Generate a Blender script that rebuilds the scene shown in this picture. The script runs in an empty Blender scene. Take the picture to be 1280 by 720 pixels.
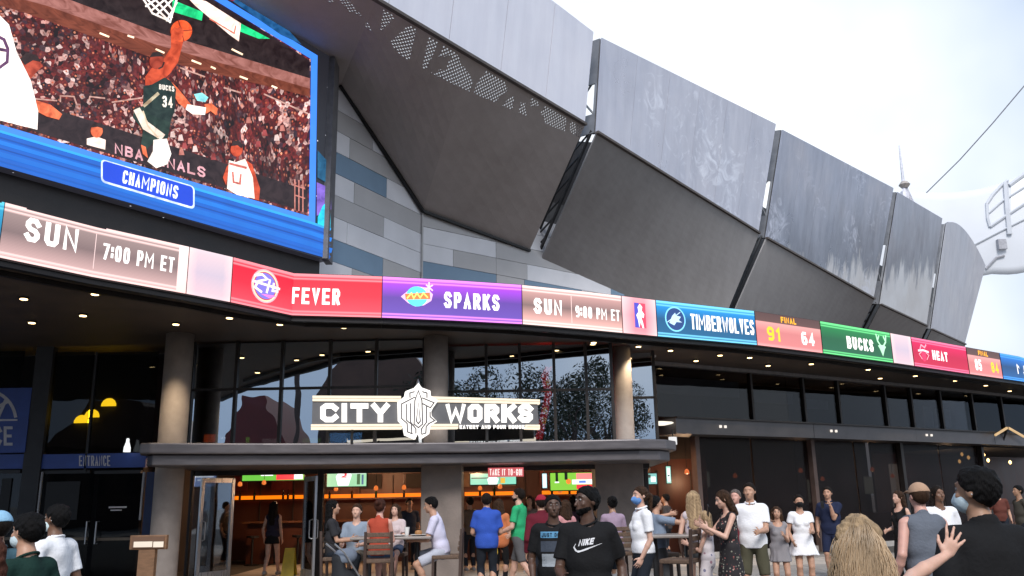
import bpy, bmesh, math, random
import numpy as np
from mathutils import Vector, Matrix
from mathutils.bvhtree import BVHTree
random.seed(7); rng = np.random.default_rng(7)
R = math.radians
S = bpy.context.scene; COL = S.collection
# ------------------------------------------------------------------ camera
FPX, PITCH, ROLL, EYE = 1067.0, R(13.95), R(1.0), 1.6
cam_d = bpy.data.cameras.new('camera'); cam = bpy.data.objects.new('camera', cam_d); COL.objects.link(cam)
cam_d.sensor_width = 36; cam_d.lens = 36 * FPX / 1280; cam_d.clip_end = 3000; cam_d.clip_start = .05
cam.matrix_world = Matrix.Translation((0, 0, EYE)) @ Matrix.Rotation(R(90) + PITCH, 4, 'X') @ Matrix.Rotation(-ROLL, 4, 'Z')
S.camera = cam
# ------------------------------------------------------------------ sky, sun, exposure
W = bpy.data.worlds.new('World'); S.world = W; W.use_nodes = True
SUN_EL, SUN_AZ = R(42), R(182)
wn, wl = W.node_tree.nodes, W.node_tree.links
bg = wn['Background']; bg.inputs[1].default_value = .10
sky = wn.new('ShaderNodeTexSky'); sky.sky_type = 'NISHITA'; sky.sun_disc = False
sky.sun_elevation = SUN_EL; sky.sun_rotation = SUN_AZ; sky.air_density = 1.6; sky.dust_density = 6; sky.ozone_density = 1.5
tc = wn.new('ShaderNodeTexCoord'); ns = wn.new('ShaderNodeTexNoise'); ns.inputs['Scale'].default_value = 1.3; ns.inputs['Detail'].default_value = 5
cr = wn.new('ShaderNodeValToRGB'); cr.color_ramp.elements[0].position = .46; cr.color_ramp.elements[1].position = .70
cr.color_ramp.elements[0].color = (2.9, 4.0, 5.7, 1); cr.color_ramp.elements[1].color = (8.8, 9.1, 9.6, 1)
mx = wn.new('ShaderNodeMixRGB'); mx.inputs[0].default_value = .93       # high thin overcast over a clear sky
wl.new(tc.outputs['Generated'], ns.inputs['Vector']); wl.new(ns.outputs['Fac'], cr.inputs[0])
wl.new(sky.outputs[0], mx.inputs[1]); wl.new(cr.outputs[0], mx.inputs[2]); wl.new(mx.outputs[0], bg.inputs[0])
sd = bpy.data.lights.new('sun', 'SUN'); sd.energy = 2.1; sd.angle = R(20); sd.color = (1, .96, .93)
sun = bpy.data.objects.new('sun', sd); COL.objects.link(sun)
sv = Vector((math.sin(SUN_AZ) * math.cos(SUN_EL), math.cos(SUN_AZ) * math.cos(SUN_EL), math.sin(SUN_EL)))
sun.rotation_euler = sv.to_track_quat('Z', 'Y').to_euler()
S.view_settings.view_transform = 'Standard'; S.view_settings.look = 'None'; S.view_settings.gamma = 1; S.view_settings.exposure = .52
S.render.engine = 'CYCLES'; S.cycles.use_denoising = True
S.cycles.max_bounces = 6; S.cycles.transparent_max_bounces = 12; S.cycles.caustics_reflective = False; S.cycles.caustics_refractive = False
S.cycles.sample_clamp_indirect = 4
# ------------------------------------------------------------------ survey: bearings read off the photo -> world points on known planes
def ray(px, py):
    u, v = px - 640, 360 - py
    u, v = u * math.cos(ROLL) + v * math.sin(ROLL), -u * math.sin(ROLL) + v * math.cos(ROLL)
    return Vector((u, FPX * math.cos(PITCH) - v * math.sin(PITCH), FPX * math.sin(PITCH) + v * math.cos(PITCH)))
O = Vector((0, 0, EYE))
def at(px, py, Y): d = ray(px, py); return O + d * (Y / d.y)
def atz(px, py, Z): d = ray(px, py); return O + d * ((Z - EYE) / d.z)
def atpl(px, py, p0, n): d = ray(px, py); return O + d * ((p0 - O).dot(n) / d.dot(n))
def proj(p):
    q = cam.matrix_world.inverted() @ Vector(p); return 640 + q.x / -q.z * FPX, 360 - q.y / -q.z * FPX
# ------------------------------------------------------------------ materials
def lin(c):
    f = lambda x: x / 12.92 if x <= .04045 else ((x + .055) / 1.055) ** 2.4
    return tuple(f(x / 255) for x in c) + (1,)
def col4(c): return tuple(c) + (1,) if len(c) == 3 else tuple(c)
MC = {}
def newmat(n):
    m = bpy.data.materials.new(n); m.use_nodes = True; return m, m.node_tree.nodes, m.node_tree.links, m.node_tree.nodes['Principled BSDF']
def pm(name, c, rough=.6, metal=0, var=.2, scale=6, bump=.1, stretch=(1, 1, 1), spec=.5, detail=5):
    """plain surface: base colour broken up by noise, noisy roughness, fine bump"""
    if name in MC: return MC[name]
    m, N, L, b = newmat(name); c = col4(c)
    t = N.new('ShaderNodeTexCoord'); mp = N.new('ShaderNodeMapping'); mp.inputs['Scale'].default_value = stretch
    L.new(t.outputs['Object'], mp.inputs[0])
    n = N.new('ShaderNodeTexNoise'); n.inputs['Scale'].default_value = scale; n.inputs['Detail'].default_value = detail; L.new(mp.outputs[0], n.inputs['Vector'])
    r = N.new('ShaderNodeValToRGB'); r.color_ramp.elements[0].position = .28; r.color_ramp.elements[1].position = .72
    r.color_ramp.elements[0].color = tuple(x * (1 - var) for x in c[:3]) + (1,); r.color_ramp.elements[1].color = tuple(min(1, x * (1 + var)) for x in c[:3]) + (1,)
    L.new(n.outputs['Fac'], r.inputs[0]); L.new(r.outputs[0], b.inputs['Base Color'])
    b.inputs['Metallic'].default_value = metal; b.inputs['Specular IOR Level'].default_value = spec
    mr = N.new('ShaderNodeMapRange'); mr.inputs[3].default_value = max(.02, rough - .1); mr.inputs[4].default_value = min(1, rough + .1)
    L.new(n.outputs['Fac'], mr.inputs[0]); L.new(mr.outputs[0], b.inputs['Roughness'])
    if bump:
        n2 = N.new('ShaderNodeTexNoise'); n2.inputs['Scale'].default_value = scale * 9; n2.inputs['Detail'].default_value = 3; L.new(mp.outputs[0], n2.inputs['Vector'])
        bp = N.new('ShaderNodeBump'); bp.inputs['Strength'].default_value = bump; bp.inputs['Distance'].default_value = .02
        L.new(n2.outputs['Fac'], bp.inputs['Height']); L.new(bp.outputs[0], b.inputs['Normal'])
    MC[name] = m; return m
def em(name, c, s=1.0):
    if name in MC: return MC[name]
    m, N, L, b = newmat(name); b.inputs['Base Color'].default_value = (.02, .02, .02, 1); b.inputs['Roughness'].default_value = .5
    b.inputs['Emission Color'].default_value = col4(c); b.inputs['Emission Strength'].default_value = s
    n = N.new('ShaderNodeTexNoise'); n.inputs['Scale'].default_value = 3; mr = N.new('ShaderNodeMapRange'); mr.inputs[3].default_value = s * .88; mr.inputs[4].default_value = s * 1.1
    t = N.new('ShaderNodeTexCoord'); L.new(t.outputs['Object'], n.inputs['Vector']); L.new(n.outputs['Fac'], mr.inputs[0]); L.new(mr.outputs[0], b.inputs['Emission Strength'])
    MC[name] = m; return m
def led(name, stops, s=1.0, hgrad=None):
    """LED picture whose colour runs up the board (UV v), with faint pixel rows"""
    m, N, L, b = newmat(name); b.inputs['Base Color'].default_value = (.01, .01, .01, 1); b.inputs['Roughness'].default_value = .55
    uv = N.new('ShaderNodeUVMap'); sp = N.new('ShaderNodeSeparateXYZ'); L.new(uv.outputs[0], sp.inputs[0])
    r = N.new('ShaderNodeValToRGB'); e = r.color_ramp.elements
    while len(e) < len(stops): e.new(.5)
    for i, (p, c) in enumerate(stops): e[i].position = p; e[i].color = lin(c)
    L.new(sp.outputs['Y'], r.inputs[0]); out = r.outputs[0]
    if hgrad:
        h = N.new('ShaderNodeValToRGB'); e = h.color_ramp.elements
        while len(e) < len(hgrad): e.new(.5)
        for i, (p, c) in enumerate(hgrad): e[i].position = p; e[i].color = lin(c)
        L.new(sp.outputs['X'], h.inputs[0]); x = N.new('ShaderNodeMixRGB'); x.inputs[0].default_value = .6
        L.new(out, x.inputs[1]); L.new(h.outputs[0], x.inputs[2]); out = x.outputs[0]
    w = N.new('ShaderNodeTexWave'); w.bands_direction = 'Y'; w.inputs['Scale'].default_value = 12; w.inputs['Distortion'].default_value = 0; L.new(uv.outputs[0], w.inputs['Vector'])
    mr = N.new('ShaderNodeMapRange'); mr.inputs[3].default_value = s * .93; mr.inputs[4].default_value = s * 1.05; L.new(w.outputs['Fac'], mr.inputs[0])
    L.new(out, b.inputs['Emission Color']); L.new(mr.outputs[0], b.inputs['Emission Strength'])
    return m
def glass(name, refl=.35, tint=(.3, .32, .34), wob=.02, rough=.0, blend=.3):
    if name in MC: return MC[name]
    m, N, L, b = newmat(name); N.remove(b)
    t = N.new('ShaderNodeBsdfTransparent'); t.inputs[0].default_value = col4(tint)
    g = N.new('ShaderNodeBsdfGlossy'); g.inputs['Roughness'].default_value = rough; g.inputs['Color'].default_value = (.86, .93, 1, 1)
    lw = N.new('ShaderNodeLayerWeight'); lw.inputs[0].default_value = blend
    mr = N.new('ShaderNodeMapRange'); mr.inputs[3].default_value = refl; mr.inputs[4].default_value = 1; L.new(lw.outputs['Fresnel'], mr.inputs[0])
    n = N.new('ShaderNodeTexNoise'); n.inputs['Scale'].default_value = .7; tcn = N.new('ShaderNodeTexCoord'); L.new(tcn.outputs['Object'], n.inputs['Vector'])
    bp = N.new('ShaderNodeBump'); bp.inputs['Strength'].default_value = wob; bp.inputs['Distance'].default_value = .3; L.new(n.outputs['Fac'], bp.inputs['Height']); L.new(bp.outputs[0], g.inputs['Normal'])
    x = N.new('ShaderNodeMixShader'); L.new(mr.outputs[0], x.inputs[0]); L.new(t.outputs[0], x.inputs[1]); L.new(g.outputs[0], x.inputs[2])
    L.new(x.outputs[0], N['Material Output'].inputs[0]); MC[name] = m; return m
# ------------------------------------------------------------------ objects
ORG = {}
def thing(name, label, cat, loc=(0, 0, 0), group=None):
    o = bpy.data.objects.new(name, None); COL.objects.link(o); o.location = loc; o.empty_display_size = .2
    o['label'] = label; o['category'] = cat
    if group: o['group'] = group
    ORG[o] = Vector(loc); return o
def mo(name, V, F, mat, parent=None, smooth=False, uv=None, label=None, cat=None, group=None, kind=None):
    """mesh object from world-space verts, hung under its parent"""
    org = ORG[parent] if parent else Vector((0, 0, 0))
    me = bpy.data.meshes.new(name); V = np.asarray(V, dtype=np.float64).reshape(-1, 3) - np.array(org)
    me.from_pydata(V.tolist() if not isinstance(F, np.ndarray) else V.tolist(), [], F.tolist() if isinstance(F, np.ndarray) else F)
    for m in (mat if isinstance(mat, (list, tuple)) else [mat]): me.materials.append(m)
    if smooth: me.polygons.foreach_set('use_smooth', [True] * len(me.polygons))
    if uv is not None:
        l = me.uv_layers.new(name='uv'); vi = np.empty(len(me.loops), dtype=np.int32); me.loops.foreach_get('vertex_index', vi)
        l.data.foreach_set('uv', np.asarray(uv, dtype=np.float32)[vi].ravel())
    me.update(); o = bpy.data.objects.new(name, me); COL.objects.link(o); o.parent = parent; ORG[o] = org
    if label: o['label'] = label
    if cat: o['category'] = cat
    if group: o['group'] = group
    if kind: o['kind'] = kind
    return o
class MB:
    def __init__(s): s.V = []; s.F = []
    def add(s, V, F):
        k = len(s.V); s.V += [Vector(v) for v in V]; s.F += [[i + k for i in f] for f in F]; return s
    def box(s, c, d, rz=0, rx=0, ry=0):
        M = Matrix.Rotation(rz, 3, 'Z') @ Matrix.Rotation(ry, 3, 'Y') @ Matrix.Rotation(rx, 3, 'X'); c = Vector(c)
        P = [c + M @ Vector((x * d[0] / 2, y * d[1] / 2, z * d[2] / 2)) for z in (-1, 1) for x, y in ((-1, -1), (1, -1), (1, 1), (-1, 1))]
        return s.add(P, [[3, 2, 1, 0], [4, 5, 6, 7], [0, 1, 5, 4], [1, 2, 6, 5], [2, 3, 7, 6], [3, 0, 4, 7]])
    def slab(s, P, n, t):
        """polygon P given thickness t against direction n"""
        P = [Vector(p) for p in P]; n = Vector(n).normalized(); k = len(P)
        nn = sum(((P[i] - P[0]).cross(P[(i + 1) % k] - P[0]) for i in range(k)), Vector())
        if nn.dot(n) < 0: P = P[::-1]
        Q = [p - n * t for p in P]
        return s.add(P + Q, [list(range(k)), list(range(2 * k - 1, k - 1, -1))] + [[i, i + k, (i + 1) % k + k, (i + 1) % k] for i in range(k)])
    def prism(s, pts, z0, z1):
        return s.slab([(x, y, z1) for x, y in pts], (0, 0, 1), z1 - z0)
    def bar(s, a, b, w, h, up=(0, 0, 1)):
        a, b = Vector(a), Vector(b); d = (b - a).normalized(); u = Vector(up)
        if abs(d.dot(u)) > .98: u = Vector((0, 1, 0))
        x = d.cross(u).normalized(); y = x.cross(d)
        P = [q + x * i * w / 2 + y * j * h / 2 for q in (a, b) for i, j in ((-1, -1), (1, -1), (1, 1), (-1, 1))]
        return s.add(P, [[0, 1, 2, 3], [7, 6, 5, 4], [0, 4, 5, 1], [1, 5, 6, 2], [2, 6, 7, 3], [3, 7, 4, 0]])
    def tube(s, path, r, n=8, cap=True):
        path = [Vector(p) for p in path]; rr = r if isinstance(r, (list, tuple)) else [r] * len(path); V = []; F = []
        u = None
        for i, p in enumerate(path):
            d = (path[min(i + 1, len(path) - 1)] - path[max(i - 1, 0)]).normalized()
            if u is None: u = d.cross(Vector((0, 0, 1)) if abs(d.z) < .9 else Vector((1, 0, 0))).normalized()
            u = (u - d * u.dot(d)).normalized(); w = d.cross(u)
            V += [p + (u * math.cos(2 * math.pi * k / n) + w * math.sin(2 * math.pi * k / n)) * rr[i] for k in range(n)]
        for i in range(len(path) - 1):
            F += [[i * n + k, i * n + (k + 1) % n, (i + 1) * n + (k + 1) % n, (i + 1) * n + k] for k in range(n)]
        if cap: F += [list(range(n))[::-1], [len(V) - n + k for k in range(n)]]
        return s.add(V, F)
    def lathe(s, c, prof, n=20):
        c = Vector(c); V = []; F = []
        for r, z in prof: V += [c + Vector((r * math.cos(2 * math.pi * k / n), r * math.sin(2 * math.pi * k / n), z)) for k in range(n)]
        for i in range(len(prof) - 1): F += [[i * n + k, i * n + (k + 1) % n, (i + 1) * n + (k + 1) % n, (i + 1) * n + k] for k in range(n)]
        F += [list(range(n))[::-1], [len(V) - n + k for k in range(n)]]
        return s.add(V, F)
    def out(s, name, mat, parent=None, **k): return mo(name, s.V, s.F, mat, parent, **k)
def bevel(o, w=.01, seg=2):
    m = o.modifiers.new('bevel', 'BEVEL'); m.width = w; m.segments = seg; m.limit_method = 'ANGLE'; return o
# ------------------------------------------------------------------ lettering: stroke glyphs on a 4 x 6 grid
G = {
'A': [[(0,0),(2,6),(4,0)],[(.7,1.8),(3.3,1.8)]], 'B': [[(0,0),(0,6),(3,6),(4,5.2),(4,4),(3.1,3.1),(4,2.2),(4,.8),(3,0),(0,0)],[(0,3.1),(3.1,3.1)]],
'C': [[(4,4.9),(3,6),(1,6),(0,5),(0,1),(1,0),(3,0),(4,1.1)]], 'D': [[(0,0),(0,6),(2.8,6),(4,4.8),(4,1.2),(2.8,0),(0,0)]],
'E': [[(4,6),(0,6),(0,0),(4,0)],[(0,3),(3.4,3)]], 'F': [[(4,6),(0,6),(0,0)],[(0,3),(3.4,3)]], 'G': [[(4,4.4),(4,5),(3,6),(1,6),(0,5),(0,1),(1,0),(3,0),(4,1),(4,2.8),(2.4,2.8)]],
'H': [[(0,0),(0,6)],[(4,0),(4,6)],[(0,3),(4,3)]], 'I': [[(2,0),(2,6)]], 'J': [[(4,6),(4,1),(3,0),(1,0),(0,1)]], 'K': [[(0,0),(0,6)],[(4,6),(.4,2.6)],[(1.3,3.6),(4,0)]],
'L': [[(0,6),(0,0),(4,0)]], 'M': [[(0,0),(0,6),(2,2.2),(4,6),(4,0)]], 'N': [[(0,0),(0,6),(4,0),(4,6)]], 'O': [[(1,0),(0,1),(0,5),(1,6),(3,6),(4,5),(4,1),(3,0),(1,0)]],
'P': [[(0,0),(0,6),(3,6),(4,5),(4,3.6),(3,2.6),(0,2.6)]], 'R': [[(0,0),(0,6),(3,6),(4,5),(4,3.8),(3,2.8),(0,2.8)],[(2,2.8),(4,0)]],
'S': [[(4,5),(3,6),(1,6),(0,5),(0,4.1),(1,3.2),(3,2.8),(4,1.9),(4,1),(3,0),(1,0),(0,1)]], 'T': [[(2,0),(2,6)],[(0,6),(4,6)]],
'U': [[(0,6),(0,1),(1,0),(3,0),(4,1),(4,6)]], 'V': [[(0,6),(2,0),(4,6)]], 'W': [[(0,6),(.9,0),(2,4.4),(3.1,0),(4,6)]], 'X': [[(0,0),(4,6)],[(0,6),(4,0)]], 'Y': [[(0,6),(2,2.8),(4,6)],[(2,2.8),(2,0)]],
'0': [[(1,0),(0,1),(0,5),(1,6),(3,6),(4,5),(4,1),(3,0),(1,0)]], '1': [[(.8,4.8),(2.4,6),(2.4,0)]], '2': [[(0,4.6),(0,5),(1,6),(3,6),(4,5),(4,4),(0,0),(4,0)]],
'3': [[(0,5.2),(1,6),(3,6),(4,5),(4,4),(3,3.1),(1.6,3.1)],[(3,3.1),(4,2.2),(4,1),(3,0),(1,0),(0,.8)]], '4': [[(3,0),(3,6),(0,1.6),(4,1.6)]], '5': [[(4,6),(0,6),(0,3.4),(3,3.6),(4,2.8),(4,1),(3,0),(1,0),(0,.8)]],
'6': [[(3.1,6),(1,6),(0,5),(0,1),(1,0),(3,0),(4,1),(4,2.4),(3,3.4),(0,3.2)]], '7': [[(0,6),(4,6),(1.4,0)]], '8': [[(1,3.1),(0,4),(0,5),(1,6),(3,6),(4,5),(4,4),(3,3.1),(1,3.1),(0,2.2),(0,1),(1,0),(3,0),(4,1),(4,2.2),(3,3.1)]],
'9': [[(.9,0),(3,0),(4,1),(4,5),(3,6),(1,6),(0,5),(0,3.6),(1,2.6),(4,2.8)]], ':': [[(2,1.2),(2,2.2)],[(2,4),(2,5)]], '-': [[(.8,3),(3.2,3)]], '!': [[(2,6),(2,1.9)],[(2,.9),(2,0)]], '.': [[(2,0),(2,.8)]]}
NARROW = {'M': 1.45, 'W': 1.35, 'I': .34, '1': .62, ':': .28, '!': .3, '.': .3, ' ': .55}
def stroke(path, w):
    """flat ribbon of width w along a 2-D path, mitred"""
    P = [Vector((x, y)) for x, y in path]; n = len(P); closed = (P[0] - P[-1]).length < 1e-6
    if closed: P = P[:-1]; n -= 1
    if not closed: P[0] = P[0] + (P[0] - P[1]).normalized() * w / 2; P[-1] = P[-1] + (P[-1] - P[-2]).normalized() * w / 2
    L, Rr = [], []
    for i in range(n):
        a = P[i - 1] if (i or closed) else None; b = P[(i + 1) % n] if (i < n - 1 or closed) else None
        d1 = (P[i] - a).normalized() if a is not None else None; d2 = (b - P[i]).normalized() if b is not None else None
        d1 = d1 or d2; d2 = d2 or d1; n1 = Vector((-d1.y, d1.x)); n2 = Vector((-d2.y, d2.x)); m = (n1 + n2)
        m = m.normalized() if m.length > 1e-4 else n1
        k = min(1 / max(.35, m.dot(n1)), 1.9); L.append(P[i] + m * k * w / 2); Rr.append(P[i] - m * k * w / 2)
    return [[L[i], Rr[i], Rr[(i + 1) % n], L[(i + 1) % n]] for i in range(n if closed else n - 1)]
def text_quads(txt, x0, x1, y0, y1, wt=.2, gap=.32, slant=0, only=None):
    """quads (2-D) of a line of lettering filling the box; wt = stroke weight as part of the glyph height"""
    adv = [NARROW.get(c, 1) for c in txt]; tot = sum(adv) + gap * (len(txt) - 1); u = (x1 - x0) / tot; H = y1 - y0; w = wt * H; w = min(w, u * .40); x = x0; Q = []
    for ci, (c, a) in enumerate(zip(txt, adv)):
        if c != ' ' and only in (None, ci):
            for k, st in enumerate(G[c]):
                full = a >= 1; ww = w * (.72 if c in 'MNW' else 1)
                sx = lambda gx: x + (ww / 2 + gx / 4 * (u * a - ww) if full else u * a / 2 + (gx - 2) / 4 * (u * .9 - w))
                q = stroke([(sx(gx), y0 + ww / 2 + gy / 6 * (H - ww)) for gx, gy in st], ww)
                Q += [[(p.x + slant * (p.y - y0), p.y, k) for p in z] for z in q]
        x += u * (a + gap)
    return Q
def quads_obj(name, Q, fn, mat, parent, lift=.004, **k):
    """2-D quads placed in the world by fn(x, y, height)"""
    V, F = [], []
    for z in Q: F.append([len(V) + i for i in range(len(z))]); V += [fn(p[0], p[1], lift + .0006 * (p[2] if len(p) > 2 else 0)) for p in z]
    return mo(name, V, F, mat, parent, **k)
def poly(pts): return [[(x, y, 0) for x, y in pts]]
def circ(cx, cy, rx, ry=None, n=24, a0=0, a1=360): 
    ry = rx if ry is None else ry
    return [(cx + rx * math.cos(R(a0 + (a1 - a0) * i / n)), cy + ry * math.sin(R(a0 + (a1 - a0) * i / n))) for i in range(n + (a1 - a0 < 360))]
def lines(paths, w): 
    Q = []
    for k, p in enumerate(paths): Q += [[(v.x, v.y, k) for v in z] for z in stroke(p, w)]
    return Q
# ------------------------------------------------------------------ shared surfaces
def c(*a): return lin(a)
M_DARK = pm('dark_bronze_metal', (.025, .021, .020), .45, .3, .3, 3)
M_BLK = pm('black_metal', (.012, .012, .013), .5, .2, .3, 5)
M_BROWN = pm('brown_cladding', (.075, .06, .052), .6, 0, .25, 4, .15)
M_COLM = pm('column_plaster', (.34, .29, .26), .7, 0, .12, 5, .2)
M_LEDGE = pm('ledge_metal', (.12, .11, .116), .42, .35, .18, 2.5, .05, (1, 1, 6))
M_SILV = pm('brushed_aluminium', (.42, .43, .45), .3, .85, .12, 30, .05, (1, 1, .1))
M_SOF = pm('canopy_soffit', (.11, .085, .07), .55, 0, .25, 2, .1)
M_WHITE_E = em('lit_white', c(255, 248, 240), 1.25)
M_GL = glass('window_glass', .5, (.25, .26, .28))
M_GLD = glass('dark_glass', .10, (.16, .16, .17))
M_CLEAR = glass('door_glass', .10, (.6, .61, .62))
def mesh_glass():
    m = pm('mesh_screen', (.014, .011, .012), .22, 0, .5, .9, .05, (1, 1, 1), .12); N, L = m.node_tree.nodes, m.node_tree.links
    t = N.new('ShaderNodeBsdfTransparent'); t.inputs[0].default_value = (.6, .56, .55, 1); x = N.new('ShaderNodeMixShader'); x.inputs[0].default_value = .42; L.new(N['Principled BSDF'].outputs[0], x.inputs[1]); L.new(t.outputs[0], x.inputs[2]); L.new(x.outputs[0], N['Material Output'].inputs[0]); return m
M_MESH = mesh_glass()
# ------------------------------------------------------------------ ground
m, N, L, b = newmat('pavement')
t = N.new('ShaderNodeTexCoord'); n1 = N.new('ShaderNodeTexNoise'); n1.inputs['Scale'].default_value = .6; n1.inputs['Detail'].default_value = 8; L.new(t.outputs['Object'], n1.inputs['Vector'])
r_ = N.new('ShaderNodeValToRGB'); r_.color_ramp.elements[0].color = (.30, .285, .265, 1); r_.color_ramp.elements[1].color = (.44, .42, .39, 1); r_.color_ramp.elements[0].position = .3; r_.color_ramp.elements[1].position = .7
L.new(n1.outputs['Fac'], r_.inputs[0]); L.new(r_.outputs[0], b.inputs['Base Color']); b.inputs['Roughness'].default_value = .75
mo('ground', [(-600, -600, -.03), (600, -600, -.03), (600, 900, -.03), (-600, 900, -.03)], [[0, 1, 2, 3]], m, kind='structure')
pav = MB().box((2, 18.5, -.03), (70, 62, .05)).out('plaza_pavement', pm('grout', (.07, .066, .06), .9, 0, .3, 3), kind='structure')
slab_m = [pm('paving_pale', (.42, .39, .36), .7, 0, .15, 3, .2), pm('paving_grey', (.27, .26, .25), .7, 0, .18, 3, .2), pm('paving_tan', (.33, .29, .25), .7, 0, .15, 3, .2)]
sm = []
for mm in slab_m:
    q = MB().box((0, 0, 0), (1.186, 1.186, .03)); me = bpy.data.meshes.new('paving_slab'); me.from_pydata([tuple(v) for v in q.V], [], q.F); me.materials.append(mm); sm.append(me)
for i in range(-5, 10):
    for j in range(10, 21):
        o = bpy.data.objects.new('paving_slab', sm[0 if 18 <= j <= 19 else (2 if i < 1 else random.choice([1, 1, 2]))]); COL.objects.link(o); o.parent = pav; o.location = (i * 1.2, j * 1.2, .004 + random.uniform(-.001, .001))
# ------------------------------------------------------------------ arena: fascia, sloping underside, striped wall
arena = thing('arena_building', 'arena with a faceted metal fascia, dark sloping underside and grey and blue striped wall', 'building', (6, 27, 0))
def streaked(name, base, lo, hi, mt=.55, rough=.34, sheen=.25, mirror_drip=None, shine=None):
    """weathered metal cladding: vertical run-off streaks, patchy gloss, oil-canned sheets"""
    m, N, L, b = newmat(name); tx = N.new('ShaderNodeTexCoord'); mp = N.new('ShaderNodeMapping'); mp.inputs['Scale'].default_value = (1.6, 1.6, .16); L.new(tx.outputs['Object'], mp.inputs[0])
    n = N.new('ShaderNodeTexNoise'); n.inputs['Scale'].default_value = 1.5; n.inputs['Detail'].default_value = 8; n.inputs['Roughness'].default_value = .65; L.new(mp.outputs[0], n.inputs['Vector'])
    n2 = N.new('ShaderNodeTexNoise'); n2.inputs['Scale'].default_value = .45; n2.inputs['Detail'].default_value = 6; n2.inputs['Roughness'].default_value = .6; L.new(tx.outputs['Object'], n2.inputs['Vector'])
    a = N.new('ShaderNodeMath'); a.operation = 'ADD'; L.new(n.outputs['Fac'], a.inputs[0]); L.new(n2.outputs['Fac'], a.inputs[1]); h = N.new('ShaderNodeMath'); h.operation = 'MULTIPLY'; h.inputs[1].default_value = .5; L.new(a.outputs[0], h.inputs[0])
    r = N.new('ShaderNodeValToRGB'); e = r.color_ramp.elements; e[0].position = .34; e[1].position = .66; e[0].color = col4(lo); e[1].color = col4(hi); e.new(.5).color = col4(base)
    L.new(h.outputs[0], r.inputs[0]); outc = r.outputs[0]; b.inputs['Metallic'].default_value = mt
    def mixc(fac, colr, src):
        x = N.new('ShaderNodeMixRGB'); L.new(fac, x.inputs[0]); L.new(src, x.inputs[1]); x.inputs[2].default_value = col4(colr); return x.outputs[0]
    if mirror_drip:      # reflected surroundings painted in: dark above, uneven dripping edge, paler warm zone below
        z0, slope, amp, dk, cl = mirror_drip; sx = N.new('ShaderNodeSeparateXYZ'); L.new(tx.outputs['Object'], sx.inputs[0])
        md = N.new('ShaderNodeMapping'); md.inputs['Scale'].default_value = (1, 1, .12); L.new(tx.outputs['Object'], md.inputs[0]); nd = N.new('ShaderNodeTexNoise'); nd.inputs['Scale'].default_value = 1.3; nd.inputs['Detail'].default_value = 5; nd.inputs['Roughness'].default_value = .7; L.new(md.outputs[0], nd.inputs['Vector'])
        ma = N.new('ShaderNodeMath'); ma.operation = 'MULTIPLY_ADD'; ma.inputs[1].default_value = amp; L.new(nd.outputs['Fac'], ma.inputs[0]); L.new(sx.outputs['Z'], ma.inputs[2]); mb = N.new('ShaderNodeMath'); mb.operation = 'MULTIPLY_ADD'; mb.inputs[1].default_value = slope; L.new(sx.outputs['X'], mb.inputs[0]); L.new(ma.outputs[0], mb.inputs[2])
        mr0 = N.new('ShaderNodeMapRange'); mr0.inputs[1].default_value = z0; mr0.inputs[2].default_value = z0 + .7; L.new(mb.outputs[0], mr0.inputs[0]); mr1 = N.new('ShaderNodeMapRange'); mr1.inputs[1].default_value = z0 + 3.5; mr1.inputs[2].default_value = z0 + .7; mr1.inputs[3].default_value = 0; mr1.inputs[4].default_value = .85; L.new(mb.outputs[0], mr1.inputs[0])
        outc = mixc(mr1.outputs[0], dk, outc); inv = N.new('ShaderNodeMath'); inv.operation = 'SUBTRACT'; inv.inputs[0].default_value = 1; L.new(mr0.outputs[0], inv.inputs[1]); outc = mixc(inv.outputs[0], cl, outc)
    if shine:  # pale swirls mixed into the colour as the metal's patchy shine
        nb = N.new('ShaderNodeTexNoise'); nb.inputs['Scale'].default_value = 1.5; nb.inputs['Detail'].default_value = 7; nb.inputs['Distortion'].default_value = 2.2; nb.inputs['Roughness'].default_value = .6; L.new(tx.outputs['Object'], nb.inputs['Vector'])
        nb2 = N.new('ShaderNodeTexNoise'); nb2.inputs['Scale'].default_value = .28; L.new(tx.outputs['Object'], nb2.inputs['Vector']); ml = N.new('ShaderNodeMath'); ml.operation = 'MULTIPLY'; L.new(nb.outputs['Fac'], ml.inputs[0]); L.new(nb2.outputs['Fac'], ml.inputs[1])
        mr2 = N.new('ShaderNodeMapRange'); mr2.inputs[1].default_value = .27; mr2.inputs[2].default_value = .42; mr2.inputs[4].default_value = .8; L.new(ml.outputs[0], mr2.inputs[0]); outc = mixc(mr2.outputs[0], shine, outc)
    L.new(outc, b.inputs['Base Color'])
    mr = N.new('ShaderNodeMapRange'); mr.inputs[1].default_value = .35; mr.inputs[2].default_value = .65; mr.inputs[3].default_value = rough - .12; mr.inputs[4].default_value = rough + .16; L.new(n2.outputs['Fac'], mr.inputs[0]); L.new(mr.outputs[0], b.inputs['Roughness'])
    n3 = N.new('ShaderNodeTexNoise'); n3.inputs['Scale'].default_value = .8; n3.inputs['Detail'].default_value = 3; L.new(tx.outputs['Object'], n3.inputs['Vector'])
    bp = N.new('ShaderNodeBump'); bp.inputs['Strength'].default_value = sheen; bp.inputs['Distance'].default_value = .2; L.new(n3.outputs['Fac'], bp.inputs['Height']); L.new(bp.outputs[0], b.inputs['Normal'])
    return m
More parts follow.
